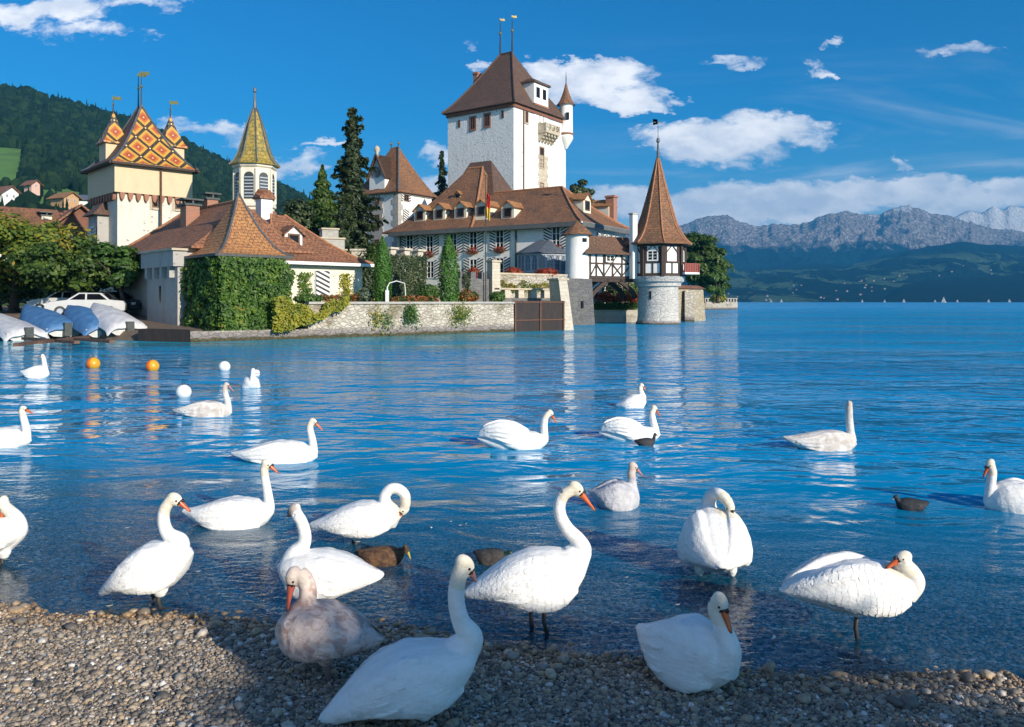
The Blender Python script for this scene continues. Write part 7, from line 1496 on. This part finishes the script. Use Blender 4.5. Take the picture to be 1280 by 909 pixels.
pswan('blotchy pinkish brown cygnet standing on the pebbles with lowered red bill', 4.12, 410, (484, 793), (341, 790), 757, 815, .185, [(366, 794, 21), (368, 776, 17), (380, 757, 12.5), (383, 740, 11), (378, 726, 10.5), (371, 719, 10)], (365.5, 722, -.02), (359, 764, -.05), CS, legs=[(390, 810, 387, 862, .06), (414, 811, 417, 873, -.07)], paint=lambda c, H: 4 if (c - H).length < .085 else 0, knob=False, yaw=-12)
pswan('large shaded swan closest to the camera, standing right with tall neck', 3.68, 515, (394, 898), (601, 812), 806, 879, .185, [(575, 820, 24), (588, 802, 17), (577, 782, 12), (571, 760, 11), (570.5, 740, 10.6), (574, 722, 10.4)], (581, 709, .0), (597, 730, .0), ['swan', 'bill_pink', 'black', 'leg_pink', 'swan_head'], legs=[(520, 880, 519, 924, .06), (529, 880, 531, 928, -.06)], knob=False, yaw=8)

# ------------------------------------------------------------------ ducks
M['mal_f'] = plumage('brown_duck_plumage', (.17, .09, .045), (.09, .05, .03), .7, (.04, .025, .018), 30); M['mal_m'] = plumage('dark_duck_plumage', (.06, .055, .05), (.09, .08, .07), .4, (.02, .018, .016), 20); M['mal_g'] = flat('dark_green_head', (.012, .04, .02), .35); M['coot'] = plumage('slate_black_plumage', (.025, .027, .032), (.04, .042, .048)); M['tuft'] = plumage('black_white_duck', (.03, .03, .035), (.05, .05, .055)); M['yel'] = flat('yellow_bill', (.5, .38, .06), .4); M['paleb'] = flat('grey_bill', (.35, .36, .38), .4)
def duck(label, u, v, yaw, mats, sc=1.0, paint=None, headz=.19, headx=.17, bd=(.25, .15), cat='duck', raise_=0.0):
    Y = depth(v); p = at(u, v, Y); s = sc
    return bird('duck', label, (p.x, Y, 0), yaw, (-.26 * s, .09 * s), (.18 * s, .06 * s), .135 * s, -.05 * s, .105 * s, [(.11 * s, .06 * s, .06 * s, 0), (.15 * s, .10 * s, .04 * s, 0), (headx * s, (headz - .03) * s, .03 * s, 0)], (headx * s + .01, headz * s, 0), (bd[0] * s, bd[1] * s, 0), mats, cat, 'ducks among the swans', rh=.03 * s, voxel=.005, knob=False, paint=paint, raise_=raise_)
duck('brown speckled mallard dipping its bill behind the standing white swans', 480, 703, -8, ['mal_f', 'yel', 'black', 'leg', 'mal_f'], .86, headz=.13, headx=.19, bd=(.25, .04))
duck('dark mallard drake with yellow bill left of the big central swan', 618, 703, -25, ['mal_m', 'yel', 'black', 'leg', 'mal_g'], .7, paint=lambda c, H: 4 if (c - H).length < .045 else 0, headz=.13, headx=.17, bd=(.25, .09))
duck('small black and white tufted duck in front of the raised wing swan', 808, 556, 0, ['tuft', 'paleb', 'black', 'leg', 'swan'], .66, paint=lambda c, H: 4 if (c.z < .05 and -.11 < c.x < .04) else 0, headz=.22, headx=.17, bd=(.245, .19))
duck('black coot swimming left in the middle of spreading water rings', 1137, 636, 180, ['coot', 'paleb', 'black', 'leg', 'coot'], .72, headz=.16, headx=.17, bd=(.235, .12))

# ------------------------------------------------------------------ buoys
org = flat('orange_buoy_plastic', (.75, .16, .015), .35, (.65, .12, .012), 4); yelb = flat('yellow_orange_buoy_top', (.8, .38, .02), .35)
def buoy(u, vw, rpx, mats, label, ring=False, group=None):
    Y = depth(vw); r = rpx * Y / FPX; p = at(u, vw, Y); root = thing('mooring_buoy', (p.x, Y, 0), label, 'buoy', group); c = Vector((p.x, Y, r * .62)); mb = MB(); mb.ball(c, r, 20); mb.m = [1 if (len(mats) > 1 and mb.v[f[0]].x > c.x - r * .15) else 0 for f in mb.f]; mb.build('float', mats, root, smooth=True)
    mb = MB(); mb.tube([c + UP * r * .9, c + UP * r * 1.15], [r * .2, r * .16], 10); pts = [c + UP * (r * 1.3 + r * .18 * math.sin(a)) + Vector((r * .18 * math.cos(a), 0, 0)) for a in np.linspace(0, 6.283, 11)]; mb.tube(pts, r * .05, 5); mb.build('mooring_ring', M['iron'], root)
    if ring: mb = MB(); pts = [c + Vector((r * 1.0 * math.cos(a), r * 1.0 * math.sin(a), .1 * r)) for a in np.linspace(0, 6.283, 17)]; mb.tube(pts, r * .07, 6); mb.build('rope_band', M['iron'], root)
buoy(116.5, 460, 8.2, [org, yelb], 'orange and yellow mooring buoy nearer the left edge', group='orange mooring buoys'); buoy(190.5, 463, 8.2, [org, yelb], 'orange and yellow mooring buoy nearer the white buoys', group='orange mooring buoys')
buoy(280.5, 463, 7.2, [M['white_paint']], 'white mooring buoy closest to the quay, upright and clean', group='white mooring buoys'); buoy(229.5, 496, 9.4, [M['white_paint']], 'plain round white mooring buoy just above the brownish young swan', group='white mooring buoys'); buoy(320, 470, 5.0, [M['white_paint']], 'small white mooring buoy with black rope band beside the far preening swan', True, group='white mooring buoys')

# ------------------------------------------------------------------ feathers, leaf, twig, larger stones
def zground(x, y): return max(float(bed_z(np.array(x), np.array(y))), 0.0)
def feather(u, v, ln, rot, label):
    Y = depth(v); p = at(u, v, Y); z = zground(p.x, Y) + .012; Y = depth(v, z); p = at(u, v, Y); mb = MB(); vs = []; fs = []
    for k in range(7):
        f = k / 6; w = .24 * ln * math.sin(math.pi * min(.96, f * .9 + .08)); c = Vector((ln * (f - .5), 0, .35 * ln * (f - .5) ** 2 * 2)); vs += [c + Vector((0, -w, .3 * w)), c, c + Vector((0, w, .3 * w))]
    for k in range(6): fs += [(3 * k, 3 * k + 3, 3 * k + 4, 3 * k + 1), (3 * k + 1, 3 * k + 4, 3 * k + 5, 3 * k + 2)]
    rt = Matrix.Rotation(rot, 3, 'Z') @ Matrix.Rotation(-.5, 3, 'X'); vs = [Vector((p.x, Y, z)) + rt @ q for q in vs]; vs2 = [q - UP * .0012 for q in vs]; mb.add(vs + vs2, fs + [tuple(21 + i for i in f[::-1]) for f in fs]); o = mb.build('feather', M['swan'], None, (p.x, Y, z), smooth=True); tag(o, label, 'feather', 'loose white feathers')
for (u, v, ln, rt, lb) in ((136, 758, .05, .4, 'white feather at the water line below the upright left swan'), (246, 715, .055, .1, 'white feather floating right of the upright left swan breast'), (322, 762, .045, 1.1, 'curled white feather at the water line left of the cygnet'), (335, 764, .04, 2.0, 'white feather on the stones touching the curled one by the cygnet'), (968, 798, .06, 1.2, 'white feather floating right of the sitting swan'), (1105, 826, .05, .8, 'white feather on the gravel below the one legged swan'), (575, 657, .04, .3, 'tiny white feather floating above the drake'), (583, 655, .04, 1.3, 'tiny white feather beside another above the drake'), (564, 652, .04, .9, 'tiny white feather left of a pair above the drake'), (618, 716, .045, .2, 'white feather floating under the drake'), (540, 660, .035, 2.2, 'speck of white feather right of the looped neck swan'), (712, 722, .04, .5, 'white feather by the breast of the big central swan'), (783, 722, .04, .2, 'white feather on dark water right of the big central swan'), (848, 756, .05, .6, 'white feather left of the swan seen from behind'), (935, 795, .04, .1, 'white feather flat on the water between sitting and resting swans'), (500, 762, .04, .1, 'white feather in the shallows right of the cygnet'), (160, 660, .05, 1.2, 'white feather floating left of the upright left swan')): feather(u, v, ln, rt, lb)
p = at(391, 874, depth(874, .06)); mb = MB(); vs = [Vector((p.x + .05 * r_ * math.cos(a), p.y + .045 * r_ * math.sin(a), .085 + .012 * math.cos(3 * a))) for a, r_ in [(k * 6.283 / 14, 1.0 if k % 2 == 0 else .55) for k in range(14)]]; vs.append(Vector((p.x, p.y, .078))); mb.add(vs, [(k, (k + 1) % 14, 14) for k in range(14)]); lf = mb.build('fallen_leaf', flat('red_leaf', (.6, .05, .015), .5), None, (p.x, p.y, .07)); tag(lf, 'bright red fallen leaf on the pebbles behind the closest swan', 'leaf')
mb = MB(); a_, b_ = at(28, 886, depth(886, .07)), at(62, 863, depth(863, .07)); mb.tube([a_ + UP * .03, a_.lerp(b_, .5) + Vector((.02, .01, .035)), b_ + UP * .02], [.007, .006, .004], 6); mb.tube([a_.lerp(b_, .55) + UP * .03, a_.lerp(b_, .7) + Vector((-.05, .03, .04))], [.004, .002], 5); tag(mb.build('twig', M['bark'], None, tuple(a_)), 'thin curved twig on the shaded pebbles at lower left', 'twig')
def rock(u, v, s, sq, seed, label, c=None):
    Y = depth(v, .02); p = at(u, v, Y); z = float(bed_z(np.array(p.x), np.array(Y))); V, F = stone_tmpl(1, seed, 3)[0]; V = V * (1 + .12 * (fbm(V[:, 0] * 3 + 5, V[:, 1] * 3 + V[:, 2] * 2 + 9, 3, seed) - .5))[:, None]; V = V * np.array([s, s * .7, s * sq])[None] + np.array([p.x, Y, z + s * sq * .5])
    o = np_mesh('stone', V, F, c or M['pebble'], None, (p.x, Y, z), smooth=False, attr=np.full(len(F), .6)); tag(o, label, 'stone')
rock(527, 802, .055, .55, 1, 'large tan stone at the water line right of the cygnet tail'); rock(270, 781, .05, .4, 2, 'large pale flat stone on the beach right below the upright left swan'); rock(20, 763, .06, .4, 3, 'large yellowish stone at the water line by the left edge'); rock(168, 762, .04, .7, 4, 'upright golden stone at the water line under the upright left swan'); rock(712, 760, .06, .3, 5, 'reddish flat stone lying in the shallows right of the central swan legs', flat('reddish_stone', (.4, .22, .15), .6)); rock(1050, 838, .05, .35, 6, 'wide flat grey stone on the wet gravel left of the one legged swan')
# tree on the bank behind the photographer's right shoulder: its branches shade the foreground as in the photograph
bt_ = thing('bank_tree', (9.8, -5.6, .5), 'leafy tree on the bank behind the viewer that shades the near beach', 'tree')
rg = np.random.default_rng(77); Pn, Nn = crown_pts((0, 0, 0), (1.75, .40, .33), 30, 170, rg, .5); pd, ad = np.array([.65, .76]), np.array([.76, -.65])
xy = np.outer(Pn[:, 0], pd) + np.outer(Pn[:, 1], ad) + np.array([8.2, -4.24]); leaves('crown', np.column_stack([xy, Pn[:, 2] + 4.34 - .30 * Pn[:, 0]]), Nn, .1, M['leaf'], bt_, rg=rg)
mb = MB(); mb.tube([(9.8, -5.6, .2), (9.7, -5.5, 2.2), (9.2, -4.9, 4.3)], [.2, .15, .09], 8); mb.tube([(9.2, -4.9, 4.3), (8.4, -4.0, 4.6), (7.4, -5.2, 4.9)], [.07, .05, .03], 6); mb.tube([(9.3, -5.0, 4.1), (9.4, -3.2, 4.4)], [.06, .03], 6); mb.build('trunk', M['bark'], bt_, smooth=True)
